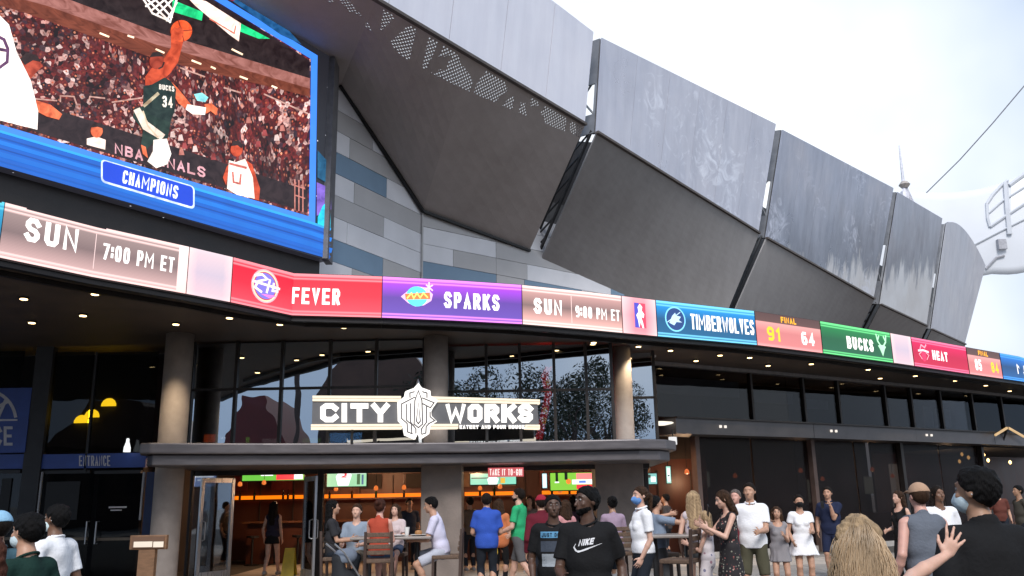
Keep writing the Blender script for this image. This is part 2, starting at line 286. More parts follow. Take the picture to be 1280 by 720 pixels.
FM = [streaked('fascia_pale', (.74, .735, .80), (.67, .665, .73), (.80, .80, .86), .2, .5, .05), streaked('fascia_grey', (.53, .53, .59), (.44, .44, .495), (.62, .62, .68), .35, .36, .18, None, (.86, .87, .93)),
      streaked('fascia_streaked', (.37, .385, .45), (.29, .30, .36), (.46, .465, .52), .35, .38, .16, (10.75, -.3, 5.5, (.17, .18, .21), (.56, .54, .53)), (.66, .67, .75)), streaked('fascia_worn_reflection', (.36, .37, .42), (.28, .285, .33), (.45, .45, .49), .35, .42, .12, (10.1, -.3, 5.0, (.2, .205, .23), (.55, .535, .53))), streaked('fascia_end', (.48, .48, .52), (.40, .40, .43), (.56, .56, .585), .35, .45, .12)]
def fpt(b, t, Y): return at(*b, Y), at(*t, Y)
B1, T1 = fpt((731, 155.5), (742, 40), 21.0); Bm = at(470, 0, 14.95); B0 = Bm + (Bm - B1) * 1.15; T0 = B0 + Vector((.2, 0, 2.9))
FP = [((B0, T0), (B1, T1)), (fpt((745, 165), (752, 47), 21.35), fpt((948, 291), (970, 155), 28.6)), (fpt((957, 297), (978, 162), 29.2), fpt((1092, 373), (1117, 235), 37)),
      (fpt((1100, 380), (1122, 240), 37.8), fpt((1158, 407), (1178, 273), 43)), (fpt((1164, 411), (1183, 280), 43.8), fpt((1206, 430), (1232, 332), 48.5))]
nsheet = [9, 6, 6, 4, 5]
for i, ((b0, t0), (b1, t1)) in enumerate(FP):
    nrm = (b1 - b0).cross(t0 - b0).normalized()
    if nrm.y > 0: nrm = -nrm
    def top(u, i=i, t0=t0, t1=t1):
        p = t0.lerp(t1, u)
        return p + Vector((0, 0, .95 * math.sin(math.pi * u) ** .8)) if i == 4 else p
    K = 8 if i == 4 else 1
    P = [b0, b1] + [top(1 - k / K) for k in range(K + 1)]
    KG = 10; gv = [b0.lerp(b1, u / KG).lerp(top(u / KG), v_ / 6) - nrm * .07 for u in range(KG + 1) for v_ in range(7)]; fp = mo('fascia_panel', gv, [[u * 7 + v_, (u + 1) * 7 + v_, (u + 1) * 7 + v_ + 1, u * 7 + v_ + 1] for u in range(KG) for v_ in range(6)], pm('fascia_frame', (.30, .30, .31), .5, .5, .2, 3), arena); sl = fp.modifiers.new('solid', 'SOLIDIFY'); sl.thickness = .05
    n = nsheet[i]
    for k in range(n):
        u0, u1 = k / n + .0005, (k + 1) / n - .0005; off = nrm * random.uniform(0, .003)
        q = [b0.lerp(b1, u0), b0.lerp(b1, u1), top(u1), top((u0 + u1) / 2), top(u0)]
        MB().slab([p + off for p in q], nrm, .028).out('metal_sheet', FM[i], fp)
    # steel members seen in the joint on the left of each panel
    if i:
        for side, (bb, tt) in (('l', (b0, t0)),):
            q = MB(); back = -nrm * .9; d = (b1 - b0).normalized()
            for off in (.14, .62): q.tube([bb - nrm * off + d * .06, tt - nrm * off + d * .06], .045, 6)
            for k in range(5):
                z0, z1 = k / 5, (k + 1) / 5; a, bq = (.14, .62) if k % 2 else (.62, .14)
                q.tube([bb.lerp(tt, z0) - nrm * a + d * .06, bb.lerp(tt, z1) - nrm * bq + d * .06], .03, 6)
            MB().slab([bb.lerp(tt, .52) - nrm * .07, tt - nrm * .07, tt - nrm * .85, bb.lerp(tt, .52) - nrm * .85], -d, .04).out('edge_return', pm('return_grey', (.20, .20, .21), .5, .4, .2, 3), arena); MB().slab([bb - nrm * .07, bb.lerp(tt, .2) - nrm * .07, bb.lerp(tt, .2) - nrm * .7, bb - nrm * .7], -d, .04).out('edge_return', pm('return_grey', (.20, .20, .21), .5, .4, .2, 3), arena)
            q.out('joint_truss', pm('galvanised_steel', (.22, .22, .225), .5, .6, .2, 8), arena)
I1, I2, I3 = at(425, 108, 18.25), at(528, 265, 21.2), at(661, 314, 23.5); I0 = I1 + Vector((-5.2, -7.4, .6))
DV = I3 - B1
mS, N, L, b = newmat('underside_perforated')       # dark ribbed-metal lining; punched holes near the lip let daylight through
uvn = N.new('ShaderNodeUVMap'); sp = N.new('ShaderNodeSeparateXYZ'); L.new(uvn.outputs[0], sp.inputs[0])
tx = N.new('ShaderNodeTexCoord'); n = N.new('ShaderNodeTexNoise'); n.inputs['Scale'].default_value = .7; n.inputs['Detail'].default_value = 9; n.inputs['Roughness'].default_value = .7; L.new(tx.outputs['Object'], n.inputs['Vector'])
r = N.new('ShaderNodeValToRGB'); e = r.color_ramp.elements; e[0].position = .3; e[1].position = .7; e[0].color = (.37, .325, .305, 1); e[1].color = (.47, .42, .40, 1); L.new(n.outputs['Fac'], r.inputs[0]); L.new(r.outputs[0], b.inputs['Base Color'])
b.inputs['Roughness'].default_value = .62; b.inputs['Metallic'].default_value = .15
nf = N.new('ShaderNodeTexNoise'); nf.inputs['Scale'].default_value = 45; L.new(tx.outputs['Object'], nf.inputs['Vector']); bp = N.new('ShaderNodeBump'); bp.inputs['Strength'].default_value = .25; bp.inputs['Distance'].default_value = .02; L.new(nf.outputs['Fac'], bp.inputs['Height']); L.new(bp.outputs[0], b.inputs['Normal'])
def mth(op, *a):
    q = N.new('ShaderNodeMath'); q.operation = op
    for i, x in enumerate(a):
        if isinstance(x, (int, float)): q.inputs[i].default_value = x
        else: L.new(x, q.inputs[i])
    return q.outputs[0]
KD = 2 * math.pi / .112
dots = mth('GREATER_THAN', mth('MULTIPLY', mth('SINE', mth('MULTIPLY', sp.outputs['X'], KD)), mth('SINE', mth('MULTIPLY', sp.outputs['Y'], KD))), .12)
dots2 = mth('GREATER_THAN', mth('MULTIPLY', mth('COSINE', mth('MULTIPLY', sp.outputs['X'], KD)), mth('COSINE', mth('MULTIPLY', sp.outputs['Y'], KD))), 2.0)
mpp = N.new('ShaderNodeMapping'); mpp.inputs['Rotation'].default_value = (0, 0, .5); mpp.inputs['Scale'].default_value = (1.25, .8, 1); L.new(uvn.outputs[0], mpp.inputs[0])
vn = N.new('ShaderNodeTexVoronoi'); vn.feature = 'DISTANCE_TO_EDGE'; vn.inputs['Scale'].default_value = .85; L.new(mpp.outputs[0], vn.inputs['Vector'])
band = mth('MULTIPLY', mth('GREATER_THAN', sp.outputs['Y'], .10), mth('LESS_THAN', sp.outputs['Y'], mth('SUBTRACT', 1.05, mth('MULTIPLY', mth('ABSOLUTE', mth('SUBTRACT', sp.outputs['X'], 9.6)), .10))))
leaf = mth('GREATER_THAN', vn.outputs['Distance'], .07)
nm = N.new('ShaderNodeTexNoise'); nm.inputs['Scale'].default_value = .9; L.new(uvn.outputs[0], nm.inputs['Vector'])
mask = mth('MULTIPLY', mth('MULTIPLY', dots, band), mth('MULTIPLY', leaf, mth('GREATER_THAN', nm.outputs['Fac'], .40)))
tr = N.new('ShaderNodeBsdfTransparent'); mxs = N.new('ShaderNodeMixShader'); L.new(mth('MULTIPLY', mask, .66), mxs.inputs[0]); L.new(b.outputs[0], mxs.inputs[1]); L.new(tr.outputs[0], mxs.inputs[2]); L.new(mxs.outputs[0], N['Material Output'].inputs[0])
OUTE = [B0, Bm, Bm.lerp(B1, .38), B1]; INE = [I0, I1, I2, I3]; V, F, UV = [], [], []; us = []; acc = 0
NV, NU = 10, 6
cols_ = []
for s in range(3):
    for k in range(NU + (s == 2)): cols_.append((OUTE[s].lerp(OUTE[s + 1], k / NU), INE[s].lerp(INE[s + 1], k / NU)))
for i, (p, q) in enumerate(cols_):
    if i: acc += (p - cols_[i - 1][0]).length
    for j in range(NV + 1): V.append(p.lerp(q, j / NV)); UV.append((acc, (q - p).length * j / NV))
F = [[i * (NV + 1) + j, (i + 1) * (NV + 1) + j, (i + 1) * (NV + 1) + j + 1, i * (NV + 1) + j + 1] for i in range(len(cols_) - 1) for j in range(NV)]
so = mo('soffit_panel', V, F, mS, arena, uv=UV); so['label'] = 'dark underside panel punched with holes near its outer lip'
sl = so.modifiers.new('solid', 'SOLIDIFY'); sl.thickness = .02
M_UND = streaked('underside_lining', (.32, .305, .30), (.28, .265, .26), (.36, .345, .34), .15, .6, .03)
for i in range(1, 5):
    (b0, t0), (b1, t1) = FP[i]; li = [None, at(676, 324, 23.8), at(900, 427, 29.2), at(1068, 442, 40.6), at(1142, 456, 46.8)][i]; ri = [None, at(893, 425, 28.6), at(1061, 440, 39.8), at(1136, 453, 46), at(1192, 470, 51)][i]
    nn = (b1 - b0).cross(li - b0); nn = nn if nn.z < 0 else -nn
    K = 16; gv = [b0.lerp(b1, u / K).lerp(li.lerp(ri, u / K), v / K) for u in range(K + 1) for v in range(K + 1)]; so = mo('soffit_panel', gv, [[u * (K + 1) + v, (u + 1) * (K + 1) + v, (u + 1) * (K + 1) + v + 1, u * (K + 1) + v + 1] for u in range(K) for v in range(K)], M_UND, arena); sl = so.modifiers.new('solid', 'SOLIDIFY'); sl.thickness = .05
    q = MB(); q.tube([b0 + Vector((-.1, .12, .1)), li + Vector((-.1, .12, .1))], .05, 6); q.tube([b0 + Vector((-.35, .5, .25)), li + Vector((-.35, .5, .25))], .05, 6)
    for k in range(6): q.tube([b0.lerp(li, k / 6) + Vector((-.1, .12, .1)), b0.lerp(li, (k + 1) / 6) + Vector((-.35, .5, .25))], .03, 5)
    q.out('joint_truss', pm('dark_steel', (.06, .06, .062), .5, .5, .2, 8), arena)
# lip strips along the lower fascia edges
for i, ((b0, t0), (b1, t1)) in enumerate(FP): MB().bar(b0 + Vector((.02, -.06, -.03)), b1 + Vector((.02, -.06, -.03)), .1, .07).out('lip_trim', M_BROWN, arena)
# drum behind the underside
dr = [(-9, 11.5), (-5.3, 18.6), (-2.3, 22.3), (1.0, 24.9), (3.4, 27.2), (9.5, 34), (19, 44.5), (27, 52.5), (32, 70)]
q = MB(); dz = [11, 11, 11.6, 12.6, 13.4, 14, 14, 14, 14]
for k in range(8): (x0, y0), (x1, y1) = dr[k], dr[k + 1]; q.slab([(x0, y0, 5.4), (x1, y1, 5.4), (x1, y1, dz[k + 1]), (x0, y0, dz[k])], (1, -1, 0), .3)
q.out('drum_wall', M_DARK, arena)
# striped wall: each panel its own sheet
TL = {'l': pm('panel_light_grey', (.82, .82, .85), .55, .05, .06, 1.5, .04), 'g': pm('panel_mid_grey', (.53, .52, .52), .55, .1, .06, 1.5, .04), 'b': pm('panel_blue_grey', (.215, .325, .445), .55, .1, .08, 1.5, .04)}
def wall_tiles(p, q, z0, ch, rows, ln):
    p, q = Vector(p), Vector(q); d = (q - p); Lw = d.length; d.normalize(); nrm = Vector((d.y, -d.x, 0))
    for i, row in enumerate(rows):
        x = 0
        for kind, w in row:
            a, bq = x * Lw, min(1, x + w) * Lw; x += w
            if bq - a < .02: continue
            P = [Vector((*(p + d * (a + .006)).xy, z0 + i * ch + .006)), Vector((*(p + d * (bq - .006)).xy, z0 + i * ch + .006)), Vector((*(p + d * (bq - .006)).xy, z0 + (i + 1) * ch - .006)), Vector((*(p + d * (a + .006)).xy, z0 + (i + 1) * ch - .006))]
            MB().slab([v + nrm * random.uniform(0, .006) for v in P], nrm, .05).out('wall_panel', TL[kind], arena)
cw = at(527, 300, 21.2); wl0 = (-4.35, 17.45); wcor = (cw.x, 21.2)
rowsL = [[('l', .5), ('g', .5)], [('l', .35), ('g', .65)], [('b', .62), ('g', .38)], [('l', .3), ('l', .7)], [('g', .62), ('l', .38)], [('l', .35), ('g', .65)], [('b', .64), ('l', .36)], [('l', .3), ('g', .7)], [('g', .5), ('l', .5)], [('l', .6), ('b', .4)], [('g', .4), ('l', .6)], [('l', .5), ('g', .5)]]
wall_tiles(wl0, wcor, 5.75, .52, rowsL, 1.2)
dR = Vector((1.9, 1.5)).normalized(); wr1 = (wcor[0] + dR.x * 7.4, wcor[1] + dR.y * 7.4)
rowsR = [[('g', 0.223), ('l', 0.297), ('g', 0.297), ('l', 0.669)], [('l', 0.149), ('g', 0.372), ('l', 0.297), ('g', 0.297), ('l', 0.372)], [('g', 0.446), ('l', 0.208), ('g', 0.297), ('b', 0.535)], [('b', 0.327), ('g', 0.134), ('b', 0.297), ('l', 0.297), ('g', 0.431)], [('l', 0.134), ('g', 0.193), ('g', 0.149), ('l', 0.446), ('b', 0.565)], [('l', 0.327), ('g', 0.446), ('l', 0.714)], [('g', 0.446), ('l', 1.041)], [('l', 1.486)]]
wall_tiles(wcor, wr1, 5.75, .47, rowsR, 1.3)
for a, bq in ((wl0, wcor), (wcor, wr1)):
    d = (Vector(bq) - Vector(a)).normalized(); nr = Vector((d.y, -d.x, 0))
    MB().slab([Vector((*a, 5.7)) - nr * .06, Vector((*bq, 5.7)) - nr * .06, Vector((*bq, 10.2)) - nr * .06, Vector((*a, 10.2)) - nr * .06], nr, .15).out('wall_backing', pm('joint_dark', (.09, .09, .095), .8), arena)
MB().tube([(wcor[0] + .02, wcor[1] - .03, 5.75), (wcor[0] + .02, wcor[1] - .03, 9)], .03, 6).out('corner_trim', TL['g'], arena)
# dark trim along the foot of the underside
q = MB()
for a, bq in ((I1, I2), (I2, I3)): q.bar(a + Vector((.03, -.1, -.02)), bq + Vector((.03, -.1, -.02)), .09, .06)
q.out('foot_trim', M_BLK, arena)
# ------------------------------------------------------------------ canopy slab and LED ribbon
rb = [atz(px, py, 5.2) for px, py in [(0, 322), (115, 346), (232, 367), (290, 378), (365, 394), (480, 397), (566, 400.5), (652, 405), (736, 412), (820, 420), (945, 431), (1027, 441), (1115, 453), (1210, 467), (1280, 477)]]
rb = [rb[0] + (rb[0] - rb[2]) * 1.2] + rb + [rb[-1] + (rb[-1] - rb[-2]) * 2.4 + Vector((0, 1.6, 0))]
RP = [Vector((p.x, p.y)) for p in rb]; RS = [0]
for a, bq in zip(RP, RP[1:]): RS.append(RS[-1] + (bq - a).length)
ZB, ZT = 5.2, 6.05
def rib(s, z, off=0):
    s = min(max(s, 0), RS[-1] - 1e-4); i = max(k for k in range(len(RS) - 1) if RS[k] <= s); t = (s - RS[i]) / (RS[i + 1] - RS[i]); p = RP[i].lerp(RP[i + 1], t)
    d = (RP[i + 1] - RP[i]).normalized(); return Vector((p.x + d.y * off, p.y - d.x * off, z))
ss = np.linspace(0, RS[-1], 600); pxs = np.array([proj(rib(s, 5.62))[0] if rib(s, 5).y > 3 else -900 for s in ss])
def s_of(px): return float(np.interp(px, pxs, ss))
canopy = thing('entrance_canopy', 'deep dark canopy with downlights carrying the LED ribbon above the entrances', 'canopy', (0, 20, 5.2))
plan = [(p.x - (RP[min(i + 1, len(RP) - 1)] - RP[max(i - 1, 0)]).normalized().y * .14, p.y + (RP[min(i + 1, len(RP) - 1)] - RP[max(i - 1, 0)]).normalized().x * .14) for i, p in enumerate(RP)]
MB().prism(plan + [(30, 60), (-20, 60), (-20, plan[0][1])], 5.21, 5.98).out('soffit', M_SOF, canopy)
q = MB()
for i in range(len(plan) - 1):
    a, bq = plan[i], plan[i + 1]; q.bar((a[0], a[1], 5.15), (bq[0], bq[1], 5.15), .12, .1)
q.out('edge_beam', M_BLK, canopy)
# second beam line under the soffit
for off, z in ((.75, 5.16),):
    q = MB(); pts = [rib(s, z, -off) for s in np.linspace(s_of(20), s_of(1275), 40)]
    for a, bq in zip(pts, pts[1:]): q.bar(a, bq, .1, .08)
    q.out('soffit_rail', M_DARK, canopy)
dl = [(119, 366), (104, 393), (220, 404), (287, 396), (30, 372), (40, 402), (798, 432), (838, 437), (900, 443), (937, 446), (1014, 454), (1085, 461), (1144, 469), (1194, 475), (1232, 481), (1262, 488), (742, 427), (700, 420), (640, 414), (430, 408), (350, 404), (1100, 472), (960, 456), (870, 450)]
for i, (px, py) in enumerate(dl):
    p = atz(px, py, 5.2); o = MB().lathe((p.x, p.y, 5.17), [(.0, .02), (.085, .0), (.085, .04)], 14).out('downlight', M_BLK, canopy)
    bright = i < 6 or 6 <= i < 16
    MB().lathe((p.x, p.y, 5.163), [(.062, 0), (.062, .012)], 14).out('lens', em('downlight_lens', c(255, 214, 150), 5.0 if bright else 3), o)
    if i in (0, 2, 3, 6, 7, 9, 10, 12, 17, 19):
        ld = bpy.data.lights.new('downlight_beam', 'SPOT'); ld.energy = 170 if i == 2 else 60; ld.color = (1, .78, .52); ld.spot_size = R(95); ld.spot_blend = .6; ld.shadow_soft_size = .06
        lo = bpy.data.objects.new('downlight_beam', ld); COL.objects.link(lo); lo.location = (p.x, p.y, 5.14); lo.parent = None
ribbon = thing('led_ribbon', 'long curved LED ticker ribbon showing game times, team names and scores', 'led display', tuple(rib(s_of(480), 5.2)))
V = []; F = []
q = MB(); pts = [rib(s + 1e-4, 0, -.10) for s in RS]
for a, bq in zip(pts, pts[1:]): q.bar((a.x, a.y, 5.625), (bq.x, bq.y, 5.625), .12, .89)
q.out('cabinet', M_BLK, ribbon)
W3 = (255, 250, 246)
def seg(px0, px1, mat, label):
    s0, s1 = s_of(px0), s_of(px1); k = max(2, int((s1 - s0) / .35)); V, F, UV = [], [], []
    brk = sorted(set([s0 + (s1 - s0) * i / k for i in range(k + 1)] + [x for x in RS if s0 < x < s1]))
    for s in brk:
        for v in (0, 1): V.append(rib(s, ZB + (ZT - ZB) * v, .005)); UV.append(((s - s0) / (s1 - s0), v))
    F = [[2 * i, 2 * i + 2, 2 * i + 3, 2 * i + 1] for i in range(len(brk) - 1)]
    o = mo('ticker_segment', V, F, mat, ribbon, uv=UV); o['label'] = label; return o
def edged(name, bot, mid, top, line, s=1.0, h=None): return led(name, [(0, line), (.035, line), (.05, bot), (.10, line), (.125, bot), (.5, mid), (.84, top), (.88, line), (.91, top), (.95, line), (1, line)], s, h)
def rtext(sg, txt, px0, px1, v0, v1, colr=W3, wt=.2, st=1.25, gap=.32, lift=.012, name='lettering'):
    s0, s1 = s_of(px0), s_of(px1); Q = text_quads(txt, s0, s1, ZB + (ZT - ZB) * v0, ZB + (ZT - ZB) * v1, wt, gap)
    return quads_obj(name, Q, lambda x, y, l: rib(x, y, l), em('led_%d_%d_%d' % colr, lin(colr), st), sg, lift)
def rshape(sg, pts, colr, lift=.010, name='emblem', st=1.1):
    """shape in (px, v) board coordinates"""
    Q = poly([(s_of(x), ZB + (ZT - ZB) * v) for x, v in pts]); return quads_obj(name, Q, lambda x, y, l: rib(x, y, l), em('led_%d_%d_%d' % colr, lin(colr), st), sg, lift)
def rdisc(sg, px, v, r, colr, lift, name='emblem', sx=1, st=1.1, n=28):
    s = s_of(px); z = ZB + (ZT - ZB) * v; return quads_obj(name, poly(circ(s, z, r * sx, r, n)), lambda x, y, l: rib(x, y, l), em('led_%d_%d_%d' % colr, lin(colr), st), sg, lift)
def rline(sg, paths, w, colr, lift=.014, name='emblem', st=1.2):
    Q = lines([[(s_of(x), ZB + (ZT - ZB) * v) for x, v in p] for p in paths], w); return quads_obj(name, Q, lambda x, y, l: rib(x, y, l), em('led_%d_%d_%d' % colr, lin(colr), st), sg, lift)
PK = edged('led_time', (196, 160, 158), (124, 104, 104), (150, 128, 126), (255, 214, 210))
PW = led('led_pause', [(0, (255, 215, 215)), (.12, (236, 190, 196)), (.5, (190, 176, 196)), (.9, (240, 205, 206)), (1, (255, 225, 225))], 1.0, [(0, (255, 215, 212)), (.2, (205, 185, 200)), (.8, (200, 185, 200)), (1, (255, 215, 215))])
seg(-140, 1, edged('led_teal', (20, 110, 160), (20, 120, 170), (40, 150, 190), (90, 200, 230)), 'teal end of the ticker')
g = seg(2, 222, PK, 'rosy grey panel reading SUN 7:00 PM ET'); rtext(g, 'SUN', 30, 96, .40, .84, wt=.21); rtext(g, '7:00 PM ET', 128, 217, .38, .70, wt=.2); rline(g, [[(118, .16), (118, .84)]], .012, (230, 200, 198))
seg(222, 234, led('led_bar', [(0, (255, 205, 200)), (1, (255, 225, 222))], 1.1), 'pale divider'); seg(235, 289, PW, 'blank pale panel')
g = seg(290, 477, edged('led_red', (238, 66, 84), (228, 34, 58), (222, 18, 50), (255, 140, 150)), 'red panel reading FEVER with a round crest')
for r_0, cc, lf in ((.33, (255, 170, 180), .008), (.30, (255, 225, 180), .010), (.275, (190, 40, 70), .012), (.255, (120, 110, 210), .014)): rdisc(g, 331, .53, r_0, cc, lf)
rline(g, [[(318, .72), (326, .78), (333, .70), (322, .60), (318, .45), (326, .38)], [(316, .58), (348, .54)], [(336, .68), (333, .40)], [(341, .62), (340, .46), (346, .47)]], .045, (255, 235, 240), .018); rshape(g, [(326, .33), (345, .36), (338, .27)], (255, 120, 200), .016)
rtext(g, 'FEVER', 365, 425, .27, .66, wt=.22)
g = seg(478, 652, edged('led_purple', (104, 74, 176), (96, 62, 160), (168, 62, 226), (240, 140, 250)), 'purple panel reading SPARKS with a ball crest')
rshape(g, [(501, .53), (511, .70), (522, .80), (533, .78), (541, .62), (539, .46), (530, .34), (519, .30), (510, .38)], (255, 190, 240), .008)
rdisc(g, 521, .55, .21, (90, 220, 225), .010, sx=1.05); rshape(g, [(506, .60), (537, .66), (538, .50), (507, .46)], (240, 120, 60), .013)
rline(g, [[(509, .50), (514, .62), (517, .50), (521, .63), (525, .52), (529, .64), (534, .54)]], .03, (255, 225, 110), .016); rline(g, [[(532, .74), (540, .84)], [(533, .84), (540, .72)], [(536, .90), (536, .68)]], .03, (255, 200, 255), .016)
rtext(g, 'SPARKS', 555, 624, .30, .70, wt=.22)
g = seg(653, 777, edged('led_time2', (232, 176, 168), (128, 104, 102), (196, 150, 146), (255, 226, 220)), 'rosy grey panel reading SUN 9:00 PM ET'); rtext(g, 'SUN', 667, 702, .30, .70, wt=.23); rtext(g, '9:00 PM ET', 719, 774, .30, .60, wt=.22); rline(g, [[(714, .14), (714, .84)]], .012, (240, 210, 205))
g = seg(778, 820, led('led_logo', [(0, (255, 214, 214)), (.1, (250, 180, 186)), (.5, (238, 150, 165)), (1, (255, 210, 214))], 1.05, [(0, (255, 205, 205)), (.35, (215, 110, 130)), (.65, (215, 100, 120)), (1, (255, 205, 205))]), 'pink panel with the league silhouette')
rshape(g, [(793, .18), (793, .86), (807, .86), (807, .18)], (214, 60, 90), .008); rshape(g, [(793, .18), (793, .86), (799, .86), (797, .55), (799, .18)], (70, 70, 190), .011)
rshape(g, [(798, .18), (797, .38), (795, .52), (798, .62), (797, .74), (800, .84), (803, .76), (802, .66), (805, .56), (804, .46), (801, .48), (803, .32), (804, .18), (802, .18), (800, .34)], (255, 250, 250), .014)
g = seg(821, 944, edged('led_blue', (26, 96, 140), (22, 86, 132), (20, 140, 214), (120, 215, 255)), 'blue panel reading TIMBERWOLVES with a round crest')
rdisc(g, 844, .52, .30, (130, 215, 255), .008); rdisc(g, 844, .52, .265, (20, 60, 120), .010); rshape(g, [(836, .40), (840, .60), (844, .70), (845, .62), (851, .60), (848, .50), (852, .44), (845, .44), (842, .34)], (190, 225, 245), .013); rline(g, [[(834, .42), (850, .72)]], .02, (190, 225, 245), .016)
rtext(g, 'TIMBERWOLVES', 863, 942, .28, .72, wt=.2, gap=.25)
def score(px0, px1, a, bq, fa, fb, ta, tb, hdr):
    g = seg(px0, px1, led('led_score_%d' % px0, [(0, (250, 170, 170)), (.1, (214, 128, 128)), (.45, (206, 124, 124)), (.72, (232, 160, 156)), (.745, (98, 70, 66)), (1, (86, 60, 58))]), 'rosy score panel with FINAL in amber above the scores')
    rtext(g, a, *ta, .18, .60, fa, .22); rtext(g, bq, *tb, .18, .58, fb, .22); rtext(g, 'FINAL', *hdr, .77, .95, (255, 176, 20), .24, 1.2); return g
AMB = (255, 190, 30)
score(945, 1026, '91', '64', AMB, W3, (958, 975), (1001, 1017), (977, 996))
g = seg(1027, 1114, edged('led_green', (30, 96, 66), (24, 92, 58), (24, 124, 66), (110, 230, 140)), 'green panel reading BUCKS with a stag crest'); rtext(g, 'BUCKS', 1058, 1091, .26, .66, wt=.23)
rshape(g, [(1102, .16), (1099, .40), (1097, .50), (1100, .54), (1104, .54), (1107, .50), (1105, .40)], (180, 240, 195), .012); rline(g, [[(1100, .52), (1097, .66), (1096, .86)], [(1097, .68), (1099, .82)], [(1104, .52), (1107, .66), (1108, .86)], [(1107, .68), (1105, .82)]], .055, (180, 240, 195), .016)
seg(1115, 1140, PW, 'small blank pale panel')
g = seg(1141, 1209, edged('led_crimson', (196, 30, 70), (188, 16, 66), (214, 12, 84), (250, 120, 160)), 'crimson panel reading HEAT with a flaming ball crest'); rtext(g, 'HEAT', 1165, 1184, .32, .66, wt=.24)
rdisc(g, 1154, .40, .17, (230, 40, 90), .010, sx=.8); rline(g, [[(1148, .56), (1154, .60), (1160, .56)]], .06, (255, 210, 220), .014); rline(g, [[(1150, .62), (1152, .78), (1156, .70), (1158, .80)]], .05, (255, 150, 170), .016); rline(g, [[(1151, .28), (1148, .44), (1151, .52)], [(1157, .28), (1160, .44), (1157, .52)]], .02, (255, 190, 200), .018)
score(1210, 1251, '85', '84', W3, AMB, (1218, 1226), (1238, 1247), (1224, 1236))
g = seg(1252, 1360, edged('led_blue_end', (30, 90, 150), (24, 70, 120), (24, 110, 200), (70, 160, 255)), 'blue panel at the end of the ticker'); rtext(g, 'N', 1271, 1280, .28, .66, wt=.23)
# ------------------------------------------------------------------ big LED screen
D0, D1 = Vector((-7.51, 11.75, 0)), Vector((-3.80, 17.08, 0)); dd = (D1 - D0).normalized(); dn = Vector((dd.y, -dd.x, 0))
screen = thing('led_screen', 'giant LED screen showing a basketball dunk above the word CHAMPIONS', 'led display', tuple(D1 * .5 + D0 * .5 + Vector((0, 0, 6.5))))
def dp(px, py, l=0): return atpl(px, py, D0, dn) + dn * l
E0 = D0 - dd * 6
cab = MB().slab([E0 + Vector((0, 0, 6.5)), D1 + Vector((0, 0, 6.5)), D1 + Vector((0, 0, 11.15)), E0 + Vector((0, 0, 11.15))], dn, .35)
m, N, L, b = newmat('screen_night'); tx = N.new('ShaderNodeTexCoord'); v = N.new('ShaderNodeTexVoronoi'); v.inputs['Scale'].default_value = 5; L.new(tx.outputs['Object'], v.inputs['Vector'])
r = N.new('ShaderNodeValToRGB'); e = r.color_ramp.elements; e[0].position = .05; e[0].color = (.7, .7, .8, 1); e[1].position = .09; e[1].color = (.012, .012, .017, 1); L.new(v.outputs['Distance'], r.inputs[0])
L.new(r.outputs[0], b.inputs['Emission Color']); b.inputs['Emission Strength'].default_value = 1; b.inputs['Base Color'].default_value = (.02, .02, .02, 1); b.inputs['Roughness'].default_value = .4
cab.out('cabinet', m, screen)
MB().slab([E0 + Vector((0, 0, 6.03)) - dn * .22, D1 + Vector((0, 0, 6.03)) - dn * .22 - dd * .05, D1 + Vector((0, 0, 6.52)) - dn * .22 - dd * .05, E0 + Vector((0, 0, 6.52)) - dn * .22], dn, .12).out('bulkhead', M_DARK, screen)
MB().bar(D1 + Vector((.02, .02, 6.5)) - dn * .1, D1 + Vector((.02, .02, 11.1)) - dn * .1, .14, .5).out('edge_trim', pm('trim_grey', (.16, .16, .17), .5, .4), screen)
def dsp(name, Q, mat, lift, uvs=None):
    V, F, UV = [], [], []
    for z in Q:
        F.append([len(V) + i for i in range(len(z))])
        for p in z: V.append(dp(p[0], p[1], lift + .0004 * (p[2] if len(p) > 2 else 0))); UV.append((p[0] / 100, p[1] / 100))
    return mo(name, V, F, mat, pic if uvs is None else screen, uv=UV)
def sc(*a, s=1.0):
    """a patch of the broadcast picture: its colour with the soft modelling the camera recorded"""
    n_ = 'screen_%d_%d_%d' % a
    if n_ in MC: return MC[n_]
    m, N, L, b = newmat(n_); uvn = N.new('ShaderNodeUVMap'); nz = N.new('ShaderNodeTexNoise'); nz.inputs['Scale'].default_value = 9; nz.inputs['Detail'].default_value = 4; nz.inputs['Distortion'].default_value = .8; L.new(uvn.outputs[0], nz.inputs['Vector'])
    r = N.new('ShaderNodeValToRGB'); e = r.color_ramp.elements; e[0].position = .33; e[1].position = .66; l4 = lin(a); warm = max(a) > 120 and a[0] >= a[2]
    e[0].color = tuple(x * k for x, k in zip(l4[:3], ((.82, .74, .70) if min(a) > 150 else (.62, .48, .42)) if warm else (.6, .6, .66))) + (1,); e[1].color = tuple(x * 1.22 + .012 for x in l4[:3]) + (1,); L.new(nz.outputs['Fac'], r.inputs[0])
    L.new(r.outputs[0], b.inputs['Emission Color']); b.inputs['Emission Strength'].default_value = s; b.inputs['Base Color'].default_value = (.01, .01, .01, 1); MC[n_] = m; return m
